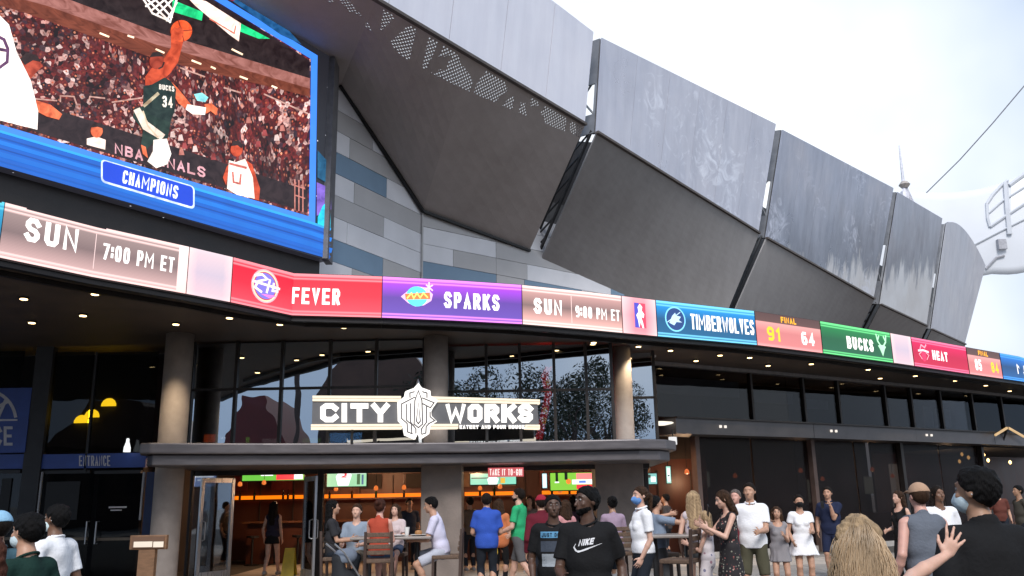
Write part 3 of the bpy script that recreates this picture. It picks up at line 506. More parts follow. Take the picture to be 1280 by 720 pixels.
# the crowd in the picture: cells of dark red with pale specks
m, N, L, b = newmat('screen_crowd'); uvn = N.new('ShaderNodeUVMap'); mp = N.new('ShaderNodeMapping'); mp.inputs['Scale'].default_value = (1.15, .95, 1); mp.inputs['Rotation'].default_value = (0, 0, -.3); L.new(uvn.outputs[0], mp.inputs[0])
def ramp(src, stops):
    r = N.new('ShaderNodeValToRGB'); e = r.color_ramp.elements
    while len(e) < len(stops): e.new(.5)
    for i, (p, q3) in enumerate(stops): e[i].position = p; e[i].color = lin(q3)
    L.new(src, r.inputs[0]); return r.outputs[0]
v = N.new('ShaderNodeTexVoronoi'); v.inputs['Scale'].default_value = 17; v.inputs['Randomness'].default_value = .8; L.new(mp.outputs[0], v.inputs['Vector']); hs = N.new('ShaderNodeSeparateColor'); L.new(v.outputs['Color'], hs.inputs[0])
nz = N.new('ShaderNodeTexNoise'); nz.inputs['Scale'].default_value = 1.7; nz.inputs['Detail'].default_value = 6; L.new(uvn.outputs[0], nz.inputs['Vector']); nf = N.new('ShaderNodeTexNoise'); nf.inputs['Scale'].default_value = 30; nf.inputs['Detail'].default_value = 3; L.new(uvn.outputs[0], nf.inputs['Vector'])
cloth_c = ramp(hs.outputs[0], [(0, (26, 8, 10)), (.35, (86, 20, 20)), (.6, (120, 38, 34)), (.75, (60, 40, 52)), (.88, (200, 140, 130)), (1, (236, 206, 200))]); face_c = ramp(hs.outputs[1], [(0, (120, 44, 28)), (.5, (196, 96, 66)), (1, (236, 150, 116))])
hd = N.new('ShaderNodeMapRange'); hd.inputs[1].default_value = .20; hd.inputs[2].default_value = .32; hd.inputs[3].default_value = 1; hd.inputs[4].default_value = 0; L.new(v.outputs['Distance'], hd.inputs[0])
x1 = N.new('ShaderNodeMixRGB'); L.new(hd.outputs[0], x1.inputs[0]); L.new(cloth_c, x1.inputs[1]); L.new(face_c, x1.inputs[2])
of = N.new('ShaderNodeMapRange'); of.inputs[1].default_value = .32; of.inputs[2].default_value = .66; of.inputs[3].default_value = .3; of.inputs[4].default_value = 1.35; L.new(nz.outputs['Fac'], of.inputs[0]); fm = N.new('ShaderNodeMapRange'); fm.inputs[1].default_value = .3; fm.inputs[2].default_value = .7; fm.inputs[3].default_value = .45; fm.inputs[4].default_value = 1.4; L.new(nf.outputs['Fac'], fm.inputs[0])
ml = N.new('ShaderNodeMath'); ml.operation = 'MULTIPLY'; L.new(of.outputs[0], ml.inputs[0]); L.new(fm.outputs[0], ml.inputs[1]); L.new(x1.outputs[0], b.inputs['Emission Color']); L.new(ml.outputs[0], b.inputs['Emission Strength']); b.inputs['Base Color'].default_value = (.01, .01, .01, 1)
pic = None
pic = dsp('picture', poly([(-150, 112), (386, 270), (388, 74), (255, -10), (-150, -160)]), m, .006, 1); pic['label'] = 'game picture of a dunk before a red crowd'
P = lambda *a: poly([(x / 2.88, y / 2.88) for x, y in a])
dsp('image_patch', poly([(-150, -160), (60, -10), (195, 40), (387, 100), (387, 76), (255, -10)]), sc(30, 10, 12), .008)
dsp('image_patch', poly([(-60, -40), (60, -10), (195, 40), (387, 98), (387, 111), (195, 56), (60, 8), (-60, -25)]), sc(150, 96, 88), .010)
dsp('image_patch', poly([(-60, -25), (60, 8), (195, 56), (387, 111), (387, 121), (195, 74), (30, 16), (-60, -10)]), sc(112, 48, 24), .010)
dsp('image_patch', poly([(20, 122), (200, 178), (384, 238), (384, 266), (40, 164)]), sc(34, 12, 16), .009)
for a in ([(195, 62), (204, 66)], [(160, 45), (166, 47)], [(240, 76), (250, 80)], [(300, 96), (308, 99)], [(125, 42), (135, 46)], [(340, 108), (345, 110)], [(264, 84), (268, 86)], [(290, 62), (302, 68)]): dsp('image_patch', lines([a], 2.2), sc(255, 225, 190, s=1.3), .013)
dsp('image_patch', P((620, 0), (730, 45), (725, 75), (618, 42)), sc(20, 214, 128), .012); dsp('image_patch', P((860, 82), (970, 140), (930, 140), (858, 112)), sc(20, 214, 128), .012)
dsp('image_patch', P((670, -12), (740, 5), (866, 85), (858, 150), (820, 122), (702, 22)), sc(255, 226, 214, s=1.1), .014); dsp('image_patch', lines([[(262, 24), (292, 42), (294, 33)]], 1.6), sc(226, 120, 100), .016)
net = [[(180, -4), (212, 28)], [(190, -4), (214, 22)], [(202, -4), (216, 14)], [(219, -4), (196, 18)], [(210, -4), (188, 14)], [(200, -4), (182, 8)], [(220, 4), (208, 26)], [(179, 0), (190, 17), (212, 27), (220, 0)]]
dsp('image_patch', lines(net, 2.2), sc(255, 244, 236, s=1.1), .015)
SK, SK2, GR = sc(196, 72, 34), sc(228, 110, 66), sc(16, 40, 34)
dsp('image_patch', poly([(181, 96), (189, 85), (200, 80), (213, 60), (213, 44), (221, 40), (229, 50), (222, 78), (212, 92), (197, 106), (181, 107)]), SK, .016)
dsp('image_patch', poly(circ(226, 39, 13.5, 13.5)), sc(236, 92, 40, s=1.05), .018); dsp('image_patch', lines([[(213, 42), (226, 39), (239, 38)], [(222, 26), (226, 39), (229, 52)]], 1.2), sc(120, 36, 16), .021)
dsp('image_patch', poly([(212, 40), (217, 34), (221, 36), (225, 33), (229, 40), (226, 50), (216, 54)]), SK, .0225)
dsp('image_patch', poly(circ(195, 77, 9, 10)), sc(150, 50, 24), .019); dsp('image_patch', poly([(186, 72), (190, 66), (198, 65), (204, 71), (196, 71)]), sc(30, 12, 10), .021)
dsp('image_patch', P((600, 280), (638, 318), (690, 382), (680, 402), (640, 372), (618, 332)), SK2, .016); dsp('image_patch', P((672, 376), (740, 388), (736, 414), (692, 413), (666, 394)), sc(255, 240, 230, s=1.1), .018); dsp('image_patch', P((734, 376), (758, 372), (783, 392), (776, 416), (756, 400), (740, 410)), SK2, .017)
dsp('image_patch', P((514, 312), (545, 305), (590, 280), (612, 292), (632, 322), (626, 400), (610, 445), (540, 418), (512, 385)), GR, .019)
dsp('image_patch', lines([[(180, 132), (196, 118)]], 4), sc(190, 180, 150), .0205)
def slopetext(txt, x0, x1, y0, h, sl, mat, lift, wt=.2, slant=.0): dsp('image_lettering', [[(p[0], y0 + sl * (p[0] - x0) - p[1], p[2]) for p in z] for z in text_quads(txt, x0, x1, 0, h, wt, .3, slant)], mat, lift)
slopetext('BUCKS', 198, 217, 112, 6.5, .16, sc(240, 232, 220), .022, .22); slopetext('34', 202, 215, 134, 14, .1, sc(240, 232, 220), .022, .2)
dsp('image_patch', P((480, 390), (512, 384), (540, 415), (612, 442), (602, 500), (562, 502), (522, 542), (505, 520), (512, 470), (476, 425)), sc(22, 48, 38), .0195)
dsp('image_patch', P((478, 398), (500, 388), (530, 440), (592, 486), (578, 505), (512, 466)), sc(240, 220, 205), .021)
dsp('image_patch', P((550, 505), (598, 500), (614, 555), (600, 592), (560, 606), (528, 582), (548, 545)), sc(255, 244, 236, s=1.1), .0215); dsp('image_patch', P((505, 522), (522, 530), (530, 570), (512, 555)), SK2, .021)
dsp('image_patch', P((-200, -60), (-30, 30), (30, 90), (58, 190), (108, 290), (135, 400), (132, 468), (-200, 385)), sc(255, 246, 240, s=1.15), .020)
dsp('image_patch', lines([[(-8, 44), (4, 50), (9, 62), (8, 78), (0, 84)], [(-2, 62), (8, 64)]], 4), sc(90, 50, 90), .023)
dsp('image_patch', P((70, 208), (100, 195), (135, 210), (152, 240), (128, 262), (96, 300), (76, 262)), sc(172, 66, 40), .0185); dsp('image_patch', P((128, 362), (180, 378), (222, 412), (210, 432), (165, 420), (128, 400)), SK2, .0185)
dsp('image_patch', P((822, 578), (846, 585), (880, 572), (908, 640), (914, 716), (850, 702), (815, 680)), sc(255, 240, 230, s=1.1), .0205); dsp('image_patch', poly(circ(295, 187, 7.5, 9)), SK, .0215)
dsp('image_patch', P((880, 575), (905, 592), (934, 680), (930, 722), (912, 718), (904, 640)), SK, .0195); dsp('image_patch', P((824, 590), (814, 600), (800, 640), (812, 668)), SK, .0195)
dsp('image_patch', P((310, 500), (345, 492), (378, 505), (376, 540), (310, 522)), sc(250, 226, 214), .0205); dsp('image_patch', poly(circ(120, 164, 7.5, 8.5)), SK2, .0215)
dsp('image_patch', poly([(288, 183), (290, 177), (297, 176), (303, 181), (301, 186), (296, 182)]), sc(34, 14, 12), .0225); dsp('image_patch', lines([[(287, 205), (306, 210)]], 3), sc(206, 110, 100), .0225); dsp('image_patch', lines([[(290, 216), (291, 228), (299, 230), (300, 219)]], 2.4), sc(206, 110, 100), .0225); dsp('image_patch', poly([(113, 160), (116, 155), (124, 154), (128, 161), (121, 159)]), sc(40, 16, 12), .0225); dsp('image_patch', poly([(24, 74), (32, 66), (46, 70), (50, 78), (40, 76), (30, 82)]), sc(40, 16, 12), .0225); dsp('image_patch', lines([[(204, 79), (202, 84), (198, 86)]], 2), sc(46, 18, 12), .0225); dsp('image_patch', lines([[(178, 140), (184, 158), (196, 172)]], 2), sc(214, 196, 170), .0225)
slopetext('NBA FINALS', 143, 256, 192, 13, .27, sc(214, 160, 170), .0135, .2)
for a in ([(20, 122), (70, 126)], [(75, 127), (75, 120), (92, 121), (95, 130)], [(110, 128), (112, 121), (130, 123)], [(140, 128), (180, 122)], [(330, 118), (384, 142)], [(225, 85), (255, 96)], [(280, 110), (300, 116)]): dsp('image_patch', lines([a], 1.8), sc(190, 150, 140), .012)
dsp('image_patch', lines([[(368, 225), (368, 262)], [(373, 226), (373, 263)], [(378, 226), (378, 264)], [(368, 232), (380, 236)], [(368, 244), (380, 248)]], 1.5), sc(200, 130, 120), .014)
for i, (x, y) in enumerate([(225, 172), (237, 176), (230, 182), (243, 186), (226, 190), (266, 196), (215, 168), (310, 150), (330, 166), (345, 172), (352, 160), (322, 180)]): dsp('image_patch', poly([(x - 3, y + 4), (x - 2, y - 3), (x + 2, y - 4), (x + 4, y + 4)]), sc(*[(214, 190, 186), (190, 120, 110), (150, 60, 60)][i % 3]), .0125)
dsp('image_patch', poly([(242, 118), (252, 116), (260, 122), (256, 128), (246, 126)]), sc(150, 240, 240), .0125)
# blue surround of the picture
BL = led('screen_blue', [(0, (10, 60, 150)), (1, (30, 140, 230))])
fr = dsp('picture_frame', lines([[(-150, 116), (389, 276), (392, 72), (238, -22)]], 8), em('frame_blue', lin((60, 132, 244)), 1), .024, 1)
dsp('lower_band', poly([(-150, 120), (384, 279), (411, 286), (411, 324), (-150, 166)]), em('band_blue', lin((14, 92, 190)), 1), .022, 1); pic2 = pic
for k, (cc, o0, w) in enumerate([((44, 160, 240), 3, 3), ((10, 74, 162), 11, 2), ((20, 116, 212), 17, 5), ((10, 70, 156), 25, 1.6), ((16, 104, 200), 32, 6), ((10, 84, 176), 41, 2)]): dsp('band_stripe', lines([[(-150, 118 + o0), (388, 276 + o0 * .92), (411, 284 + o0 * .9)]], w), em('band_%d_%d_%d' % cc, lin(cc), 1), .026, 1)
dsp('corner_graphic', poly([(396, 188), (413, 207), (413, 232), (396, 222)]), sc(10, 84, 120), .022, 1); dsp('corner_graphic', poly([(395, 228), (413, 236), (413, 262), (395, 270)]), sc(120, 90, 190), .022, 1)
dsp('corner_graphic', poly([(412, 248), (402, 258), (396, 272), (396, 280), (412, 286)]), sc(20, 200, 230), .028, 1)
dsp('corner_graphic', poly([(300, -4), (322, 8), (352, 30), (376, 56), (350, 44), (318, 22), (290, 2)]), sc(18, 80, 130), .026, 1); dsp('corner_graphic', poly([(270, -6), (292, -6), (326, 12), (332, 22), (300, 6)]), sc(130, 40, 70), .0255, 1)
def rr(x0, y0, x1, y1, sl, r): 
    pts = []
    for cx, cy, a in ((x1 - r, y1 - r, 0), (x0 + r, y1 - r, 90), (x0 + r, y0 + r, 180), (x1 - r, y0 + r, 270)): pts += [(cx + r * math.cos(R(a + t)), cy + r * math.sin(R(a + t))) for t in (0, 30, 60, 90)]
    return [(x, y + sl * (x - x0)) for x, y in pts]
tp = dsp('title_plate', poly(rr(125, 199, 242, 228, .295, 5)), sc(210, 228, 255, s=1.1), .030, 1); dsp('title_plate', poly(rr(127, 201, 240, 226, .295, 4)), em('plate_blue', lin((14, 66, 205)), 1), .032, 1)
pic = tp; slopetext('CHAMPIONS', 151, 220, 229, 16.5, .295, sc(236, 242, 255, s=1.25), .036, .19, .12)
# ------------------------------------------------------------------ restaurant front
def px_box(px0, py0, px1, py1, Y, th):
    cx, cy = (px0 + px1) / 2, (py0 + py1) / 2; x0, x1 = at(px0, cy, Y).x, at(px1, cy, Y).x; z0, z1 = at(cx, py1, Y).z, at(cx, py0, Y).z
    return MB().box(((x0 + x1) / 2, Y + th / 2, (z0 + z1) / 2), (x1 - x0, th, z1 - z0))
shop = thing('restaurant_storefront', 'two storey restaurant front with glazed upper windows, columns and a projecting ledge', 'building', (-2, 19.5, 0))
# ledge with two stepped bands
lf = [atz(px, py, 2.35) for px, py in [(190, 582), (260, 581.8), (330, 581.5), (400, 581), (500, 580), (600, 579), (700, 577), (800, 575)]]
lp = [(p.x, p.y) for p in lf]
def off_front(pts, o): return [(x + (pts[min(i + 1, len(pts) - 1)][1] - pts[max(i - 1, 0)][1]) * 0, y - o) for i, (x, y) in enumerate(pts)]
left_end = [(lp[0][0] - .25, lp[0][1] + .35), (lp[0][0] - .3, 20.3)]; right_end = [(lp[-1][0] + .45, lp[-1][1] + .25), (lp[-1][0] + .75, lp[-1][1] + .8), (lp[-1][0] + .85, 21.6)]
led_o = bevel(MB().prism(lp + right_end + left_end[::-1], 2.35, 2.555).out('ledge_band', M_LEDGE, shop), .02)
up = [(x, y - .14) for x, y in lp]
bevel(MB().prism([(up[0][0] - .22, up[0][1] + .05)] + up + [(x + .14, y - .06) for x, y in right_end] + [(left_end[1][0] - .14, 20.3), (left_end[0][0] - .14, left_end[0][1])], 2.56, 2.77).out('ledge_lip', M_LEDGE, shop), .03)
# columns
def column(px, py, Y, r, ztop=5.2, name='column'):
    p = at(px, py, Y); o = MB().lathe((p.x, p.y, 0), [(r * 1.03, 0), (r * 1.03, .12), (r, .14), (r, 2.2), (r, ztop)], 28).out(name, M_COLM, shop, smooth=False); 
    for f in o.data.polygons: f.use_smooth = len(f.vertices) == 4
    return p
c1 = column(226, 415, 18.15, .29); c2 = column(545, 418, 18.95, .27); c3 = column(775, 432, 20.8, .25)
# upper glazing: each pane a sheet, mullions between
def gl_at(px):   # plan line of the glazing
    return 19.1 if px < 545 else (20.0 if px < 780 else 21.4)
ZT_, ZM0, ZM1 = 5.2, 2.78, 4.02
def bay(xs, tr):
    pts = [at(x, 480, gl_at(x)) for x in xs]
    for a, bq in zip(pts, pts[1:]):
        d = (bq - a).normalized(); nr = Vector((d.y, -d.x, 0))
        for z0, z1 in ((ZM0 + .05, tr - .03), (tr + .03, ZT_ - .04)):
            tilt = nr * random.uniform(-.006, .006)
            MB().slab([(a.x + d.x * .03, a.y + d.y * .03, z0), (bq.x - d.x * .03, bq.y - d.y * .03, z0), Vector((bq.x - d.x * .03, bq.y - d.y * .03, z1)) + tilt, Vector((a.x + d.x * .03, a.y + d.y * .03, z1)) + tilt], nr, .012).out('window_pane', M_GL, shop)
        MB().bar((a.x, a.y, tr), (bq.x, bq.y, tr), .09, .055).out('transom', M_DARK, shop)
        MB().bar((a.x, a.y, ZM0 + .02), (bq.x, bq.y, ZM0 + .02), .1, .06).out('sill_rail', M_DARK, shop)
    for p in pts: MB().bar((p.x, p.y - .02, ZM0), (p.x, p.y - .02, ZT_ - .005), .065, .1).out('mullion', M_DARK, shop)
bay([240, 295, 352, 412, 470, 530], at(352, 485, 19.0).z); bay([559, 608, 650, 693, 733, 765], at(650, 489, 20.1).z); bay([787, 818], at(800, 497, 21.4).z)
# ground floor: piers, posts, open doors
def pier(px0, px1, py, Y, th, z1, mat=M_BROWN):
    a, bq = at(px0, py, Y), at(px1, py, Y); return bevel(MB().box(((a.x + bq.x) / 2, Y + th / 2, z1 / 2), (bq.x - a.x, th, z1)).out('pier', mat, shop), .02)
pier(526, 577, 620, 18.6, .8, 2.36, pm('pier_cladding', (.19, .155, .135), .6, 0, .2, 3, .2)); pier(745, 806, 620, 19.7, .9, 2.4, pm('pier_cladding', (.1,) * 3)); pier(236, 240, 620, 19.4, .12, 2.36, M_DARK); pier(396, 404, 620, 19.7, .15, 2.36, M_DARK); pier(806, 812, 620, 20.6, .12, 2.6, M_DARK)
px_box(240, 583, 812, 590, 19.72, .2).out('door_head', M_DARK, shop)
p_ = px_box(240, 590, 268, 724, 19.75, .015); p_.out('window_pane', M_CLEAR, shop)
def swing_door(hx, py, Y, ang, w=.95, h=2.16):
    """glazed leaf hinged at bearing hx, swung out by ang (deg, 0 = closed to the right)"""
    a = at(hx, py, Y); d = Vector((math.cos(R(ang)), math.sin(R(ang)), 0)); a = Vector((a.x, a.y, .02)); z = Vector((0, 0, 1)); nr = Vector((d.y, -d.x, 0))
    o = MB(); o.bar(a + d * .04, a + d * .04 + z * h, .05, .085, d); o.bar(a + d * (w - .04), a + d * (w - .04) + z * h, .05, .085, d); o.bar(a + d * .085 + z * .1, a + d * (w - .085) + z * .1, .045, .2); o.bar(a + d * .085 + z * (h - .05), a + d * (w - .085) + z * (h - .05), .045, .1)
    dr = o.out('door', M_SILV, shop)
    MB().slab([a + d * .085 + z * .2, a + d * (w - .085) + z * .2, a + d * (w - .085) + z * (h - .1), a + d * .085 + z * (h - .1)], nr, .01).out('door_pane', M_CLEAR, dr)
    for s in (1, -1):
        hq = a + d * (w - .1) + nr * s * .03; MB().tube([hq + z * .85, hq + nr * s * .06 + z * .87, hq + nr * s * .06 + z * 1.23, hq + z * 1.25], .014, 8).out('handle', M_SILV, dr)
swing_door(291, 640, 19.7, -118); swing_door(380, 640, 19.7, -62)
# ------------------------------------------------------------------ rooms behind the front
room = thing('restaurant_interior', 'dark wood restaurant interior with a glowing amber shelf behind the open front', 'room', (-2, 25, 0))
M_WOOD = pm('dark_red_wood', (.085, .026, .014), .45, 0, .35, 2.5, .1, (1, 1, .2)); M_IN = pm('interior_dark', (.035, .026, .023), .8, 0, .3, 2)
MB().box((-2.2, 26.6, 1.4), (16, .2, 2.8)).out('back_wall', M_WOOD, room); MB().box((-3.4, 23.2, 2.66), (13.6, 6.4, .12)).out('floor_above', M_IN, room)
MB().box((-8.6, 23.2, 2.5), (.2, 6.6, 5.1)).out('side_wall', M_IN, room); MB().box((-2.2, 26.5, 3.95), (16, .2, 2.45)).out('upper_back_wall', M_IN, room)
for i in range(16): MB().box((-9.7 + i * 1.0, 26.47, 1.2), (.02, .05, 2.4)).out('wall_batten', M_IN, room)
for x0, x1 in ((278, 528), (580, 642), (678, 742), (742, 760)):
    z = at(x0, 614, 26).z; a, bq = at(x0, 620, 26), at(x1, 620, 26)
    MB().box(((a.x + bq.x) / 2, 26.2, 1.72), (bq.x - a.x, .35, .05)).out('shelf', M_WOOD, room)
    MB().box(((a.x + bq.x) / 2, 26.36, 1.80), (bq.x - a.x, .03, .11)).out('light_strip', em('amber_glow', c(255, 120, 10), .95), room)
MB().box((-3, 25, .55), (9, .6, 1.1)).out('bar_counter', M_WOOD, room); MB().box((-3, 24.9, 1.12), (9.2, .85, .05)).out('bar_top', pm('bar_top', (.16, .07, .035), .25, 0, .3, 4), room)
for x, y, z, e_ in ((-5.5, 22.5, 2.45, 34), (-1, 22.5, 2.45, 34), (2.6, 23, 2.45, 26), (-4, 24.5, 2.3, 20)):
    ld = bpy.data.lights.new('ceiling_lamp', 'POINT'); ld.energy = e_ * 2.8; ld.color = (1, .55, .28); ld.shadow_soft_size = .12; lo = bpy.data.objects.new('ceiling_lamp', ld); COL.objects.link(lo); lo.location = (x, y, z)
    MB().lathe((x, y, 2.52), [(.1, 0), (.12, .08)], 12).out('ceiling_light', em('warm_lamp', c(255, 180, 110), 2), room)
for k, (px, py) in enumerate(((300, 606), (330, 604), (420, 612), (470, 611), (505, 610), (600, 611), (625, 609), (700, 615), (730, 614))):
    p = at(px, py, 22.4 + (k % 3) * .7); MB().lathe(tuple(p), [(.03, -.04), (.06, -.01), (.05, .05), (.02, .08)], 12).out('hanging_lamp', em('hanging_lamp', c(236, 120, 50), .7), room, smooth=True); MB().tube([p + Vector((0, 0, .1)), (p.x, p.y, 2.6)], .007, 5).out('lamp_cord', M_BLK, room)
for x in np.arange(-8.4, 5, 1.35): MB().box((x, 26.42, 2.22), (.62, .04, .42)).out('picture_frame', [M_IN, pm('frame_red', (.22, .03, .02), .5), pm('frame_tan', (.26, .15, .08), .5)][int(abs(x * 7)) % 3], room)
for x in np.arange(-7.2, 1.4, .62): MB().lathe((x, 24.25, 0), [(.2, 0), (.2, .02), (.03, .04), (.03, .7), (.17, .72), (.17, .77)], 12).out('bar_stool', M_BLK, room)
BT = [pm('bottle_brown', (.05, .018, .006), .15), pm('bottle_green', (.01, .04, .015), .15), pm('bottle_dark', (.01, .01, .012), .15)]
for i, px in enumerate([300, 318, 354, 360, 367, 412, 440, 470, 505, 600, 618, 690, 712]):
    p = at(px, 618, 26.15); h = random.uniform(.24, .32)
    mo_ = MB().lathe((p.x, 26.15, 1.746), [(.035, 0), (.037, h * .55), (.014, h * .72), (.013, h * .96), (.016, h)], 10).out('bottle', BT[i % 3], None, smooth=True, label='small dark bottle standing on the glowing amber shelf inside the restaurant', cat='bottle', group='bottles on the amber shelf')
# televisions
def tv(px0, py0, px1, py1, Y, label, patches, base):
    a, bq = at(px0, (py0 + py1) / 2, Y), at(px1, (py0 + py1) / 2, Y); z1, z0 = at((px0 + px1) / 2, py0, Y).z, at((px0 + px1) / 2, py1, Y).z
    t = thing('television', label, 'television', ((a.x + bq.x) / 2, Y, z0))
    bevel(MB().box(((a.x + bq.x) / 2, Y + .04, (z0 + z1) / 2), (bq.x - a.x + .05, .06, z1 - z0 + .05)).out('casing', M_BLK, t), .01)
    s = mo('screen', [(a.x, Y, z0), (bq.x, Y, z0), (bq.x, Y, z1), (a.x, Y, z1)], [[0, 1, 2, 3]], em('tv_%d_%d_%d' % base, lin(base), 1.1), t)
    for i, (cc, pts) in enumerate(patches):
        mo('picture', [(a.x + (bq.x - a.x) * u, Y - .004 - .002 * i, z0 + (z1 - z0) * v) for u, v in pts], [list(range(len(pts)))], em('tv_%d_%d_%d' % cc, lin(cc), 1.15), s)
    MB().tube([((a.x + bq.x) / 2, Y + .08, z1 - .05), ((a.x + bq.x) / 2, Y + .08, 2.6)], .02, 6).out('mount', M_BLK, t)
WH = (238, 244, 240); GN = (92, 170, 60); RD = (226, 48, 60)
def rect(u0, v0, u1, v1): return [(u0, v0), (u1, v0), (u1, v1), (u0, v1)]
tv(241, 590, 270, 608, 21.5, 'small television with a pale blue listing seen through the left sidelight', [((220, 228, 240), rect(.1, .62, .9, .72)), ((220, 228, 240), rect(.2, .4, .85, .48))], (110, 130, 176))
tv(303, 590, 380, 600.5, 23.5, 'wide television showing green turf and a red banner above the doorway', [(RD, rect(.55, .05, .85, .75)), (WH, rect(.84, .1, .98, .8)), (WH, rect(.3, .55, .5, .85))], GN)
tv(409, 586, 458, 608, 23.0, 'television showing a white jersey with a red number 2', [(WH, [(.28, .05), (.22, .55), (.32, .95), (.6, .95), (.62, .6), (.55, .05)]), ((60, 90, 60), rect(.76, .1, .84, .7)), ((70, 90, 120), rect(.88, .1, .93, .65)), ((200, 215, 205), rect(.62, .7, .98, .98)), (RD, [(.36, .5), (.36, .56), (.44, .62), (.44, .72), (.37, .72), (.37, .79), (.5, .79), (.5, .6), (.43, .56), (.5, .56), (.5, .5)])], (140, 190, 150))
tv(588, 592, 645, 605.5, 22.6, 'television with a pale picture behind the pink take away sign', [(WH, [(.4, 0), (.36, .6), (.5, .9), (.62, .5), (.58, 0)]), ((200, 160, 60), rect(.66, .1, .76, .6)), ((30, 40, 36), rect(.02, .55, .4, .65))], (120, 190, 165))
tv(688, 591, 742, 612.5, 22.6, 'television with green turf and a red and white scoreboard above the man in black', [(RD, rect(.6, .05, .98, .3)), ((250, 120, 120), rect(.6, .62, .98, .97)), (WH, rect(.5, .33, 1, .6)), ((90, 120, 200), rect(.66, .4, .82, .54)), ((236, 120, 50), [(x, y) for x, y in circ(.42, .5, .06, .16, 12)]), ((20, 30, 20), rect(.12, .5, .18, 1)), ((20, 30, 20), rect(.33, .6, .4, 1)), (WH, rect(.1, .42, .2, .5))], (120, 180, 60))
tv(678, 592, 683.5, 610, 22.9, 'narrow upright pale display beside the scoreboard television', [((240, 250, 252), rect(.2, .1, .8, .9))], (190, 220, 230))
tv(806, 592, 821, 605, 23.5, 'small television inside the opening beside the pavilion', [(WH, rect(.5, .2, .9, .7)), ((30, 50, 46), rect(.05, .6, .5, .9))], (110, 170, 165))
tv(833, 583, 838.5, 604, 24.4, 'slim upright screen in the doorway left of the pavilion post', [((240, 250, 252), rect(.2, .1, .8, .9)), ((40, 60, 60), rect(.3, .4, .7, .5))], (150, 200, 185))
# lit menu strips hung above the bar
for k, (x0, y0, x1, y1, cc) in enumerate([(588, 581.5, 640, 584, (255, 240, 230)), (689, 581.5, 695, 583.5, (255, 240, 230)), (701, 581.5, 707, 583.5, (255, 240, 230)), (714, 581.5, 718, 583.5, (255, 240, 230)), (720, 581, 741, 584, (255, 70, 70))]):
    px_box(x0, y0, x1, y1, 22.3, .03).out('menu_light', em('menu_%d_%d_%d' % cc, lin(cc), 1.2), room)
tg = thing('takeaway_sign', 'pink hanging sign reading TAKE IT TO-GO above the open front', 'sign', tuple(at(632, 590, 19.0)))
px_box(610, 584.5, 654.5, 596, 19.0, .03).out('board', em('togo_pink', c(206, 92, 98), .75), tg)
def flat(Y): 
    return lambda x, y, l: at(x, y, Y) + Vector((0, -l, 0))
def ptext(parent, txt, x0, x1, ytop, ybot, fn, mat, wt=.2, gap=.32, lift=.006, name='lettering', slant=0):
    return quads_obj(name, [[(p[0], ybot - p[1], p[2]) for p in z] for z in text_quads(txt, x0, x1, 0, ybot - ytop, wt, gap, slant)], fn, mat, parent, lift)
ptext(tg, 'TAKE IT TO-GO!', 612, 652.5, 586.2, 594.2, flat(19.0), em('togo_white', c(255, 225, 220), 1.0), .22)
for x in (616, 648): a = at(x, 584.5, 19.015); MB().tube([(a.x, 19.015, a.z - .01), (a.x, 19.015, 2.36)], .006, 5).out('chain', M_BLK, tg)
# ------------------------------------------------------------------ CITY WORKS sign on the ledge
sgn = thing('restaurant_sign', 'illuminated CITY WORKS sign board with a white monogram standing on the ledge', 'sign', tuple(at(532, 540, 17.5)))
sA, sB = at(390, 518, 17.1), at(676, 518, 18.2); sd_ = Vector((sB.x - sA.x, sB.y - sA.y, 0)).normalized(); sn = Vector((sd_.y, -sd_.x, 0))
zs = lambda x, y: (380 + x / 4.129, 470 + y / 4.129)
def sg(x, y, l=0): return atpl(*zs(x, y), sA, sn) + sn * l
MB().slab([sg(44, 128), sg(1205, 142), sg(1213, 262), sg(40, 262)], sn, .14).out('board', pm('sign_grey', (.13, .13, .135), .55, .1, .12, 3), sgn)
WE = em('sign_white', c(255, 250, 244), 1.2); WC = em('sign_cream', c(255, 236, 208), .9)
q = MB(); q.slab([sg(44, 102, .03), sg(500, 104, .03), sg(500, 132, .03), sg(44, 130, .03)], sn, .16); q.slab([sg(660, 106, .03), sg(1216, 122, .03), sg(1216, 146, .03), sg(660, 134, .03)], sn, .16); q.slab([sg(36, 250, .03), sg(505, 248, .03), sg(505, 274, .03), sg(36, 276, .03)], sn, .16); q.slab([sg(650, 248, .03), sg(795, 248, .03), sg(795, 272, .03), sg(650, 274, .03)], sn, .16); q.slab([sg(1142, 252, .03), sg(1216, 252, .03), sg(1216, 276, .03), sg(1142, 274, .03)], sn, .16)
q.out('light_bar', WC, sgn)
GY = pm('sign_line_grey', (.11, .10, .10), .6)
for a, bq in (((44, 116), (500, 118)), ((660, 120), (1216, 134)), ((36, 263), (505, 261)), ((650, 261), (795, 261)), ((1150, 263), (1210, 264))): quads_obj('groove', lines([[a, bq]], 2.6), lambda x, y, l: sg(x, y, l), pm('groove_tan', (.42, .33, .22), .6), sgn, .034)
def sgt(txt, x0, x1, y0, y1, wt, gap, mat, slope=0, lift=.02, only=None):
    Q = [[(p[0], y1 - p[1] + slope * (p[0] - x0), p[2]) for p in z] for z in text_quads(txt, x0, x1, 0, y1 - y0, wt, gap, 0, only)]
    o = quads_obj('lettering' if only is None else 'letter', Q, lambda x, y, l: sg(x, y, l), mat, sgn, lift); sl = o.modifiers.new('d', 'SOLIDIFY'); sl.thickness = .018; sl.offset = -1
[sgt('CITY', 84, 440, 141, 239, .28, .18, WE, only=k) for k in range(4)]; [sgt('WORKS', 732, 1180, 145, 241, .28, .16, WE, only=k) for k in range(5)]; sgt('EATERY AND POUR HOUSE', 802, 1136, 254, 273, .24, .28, WE, .0, .036)
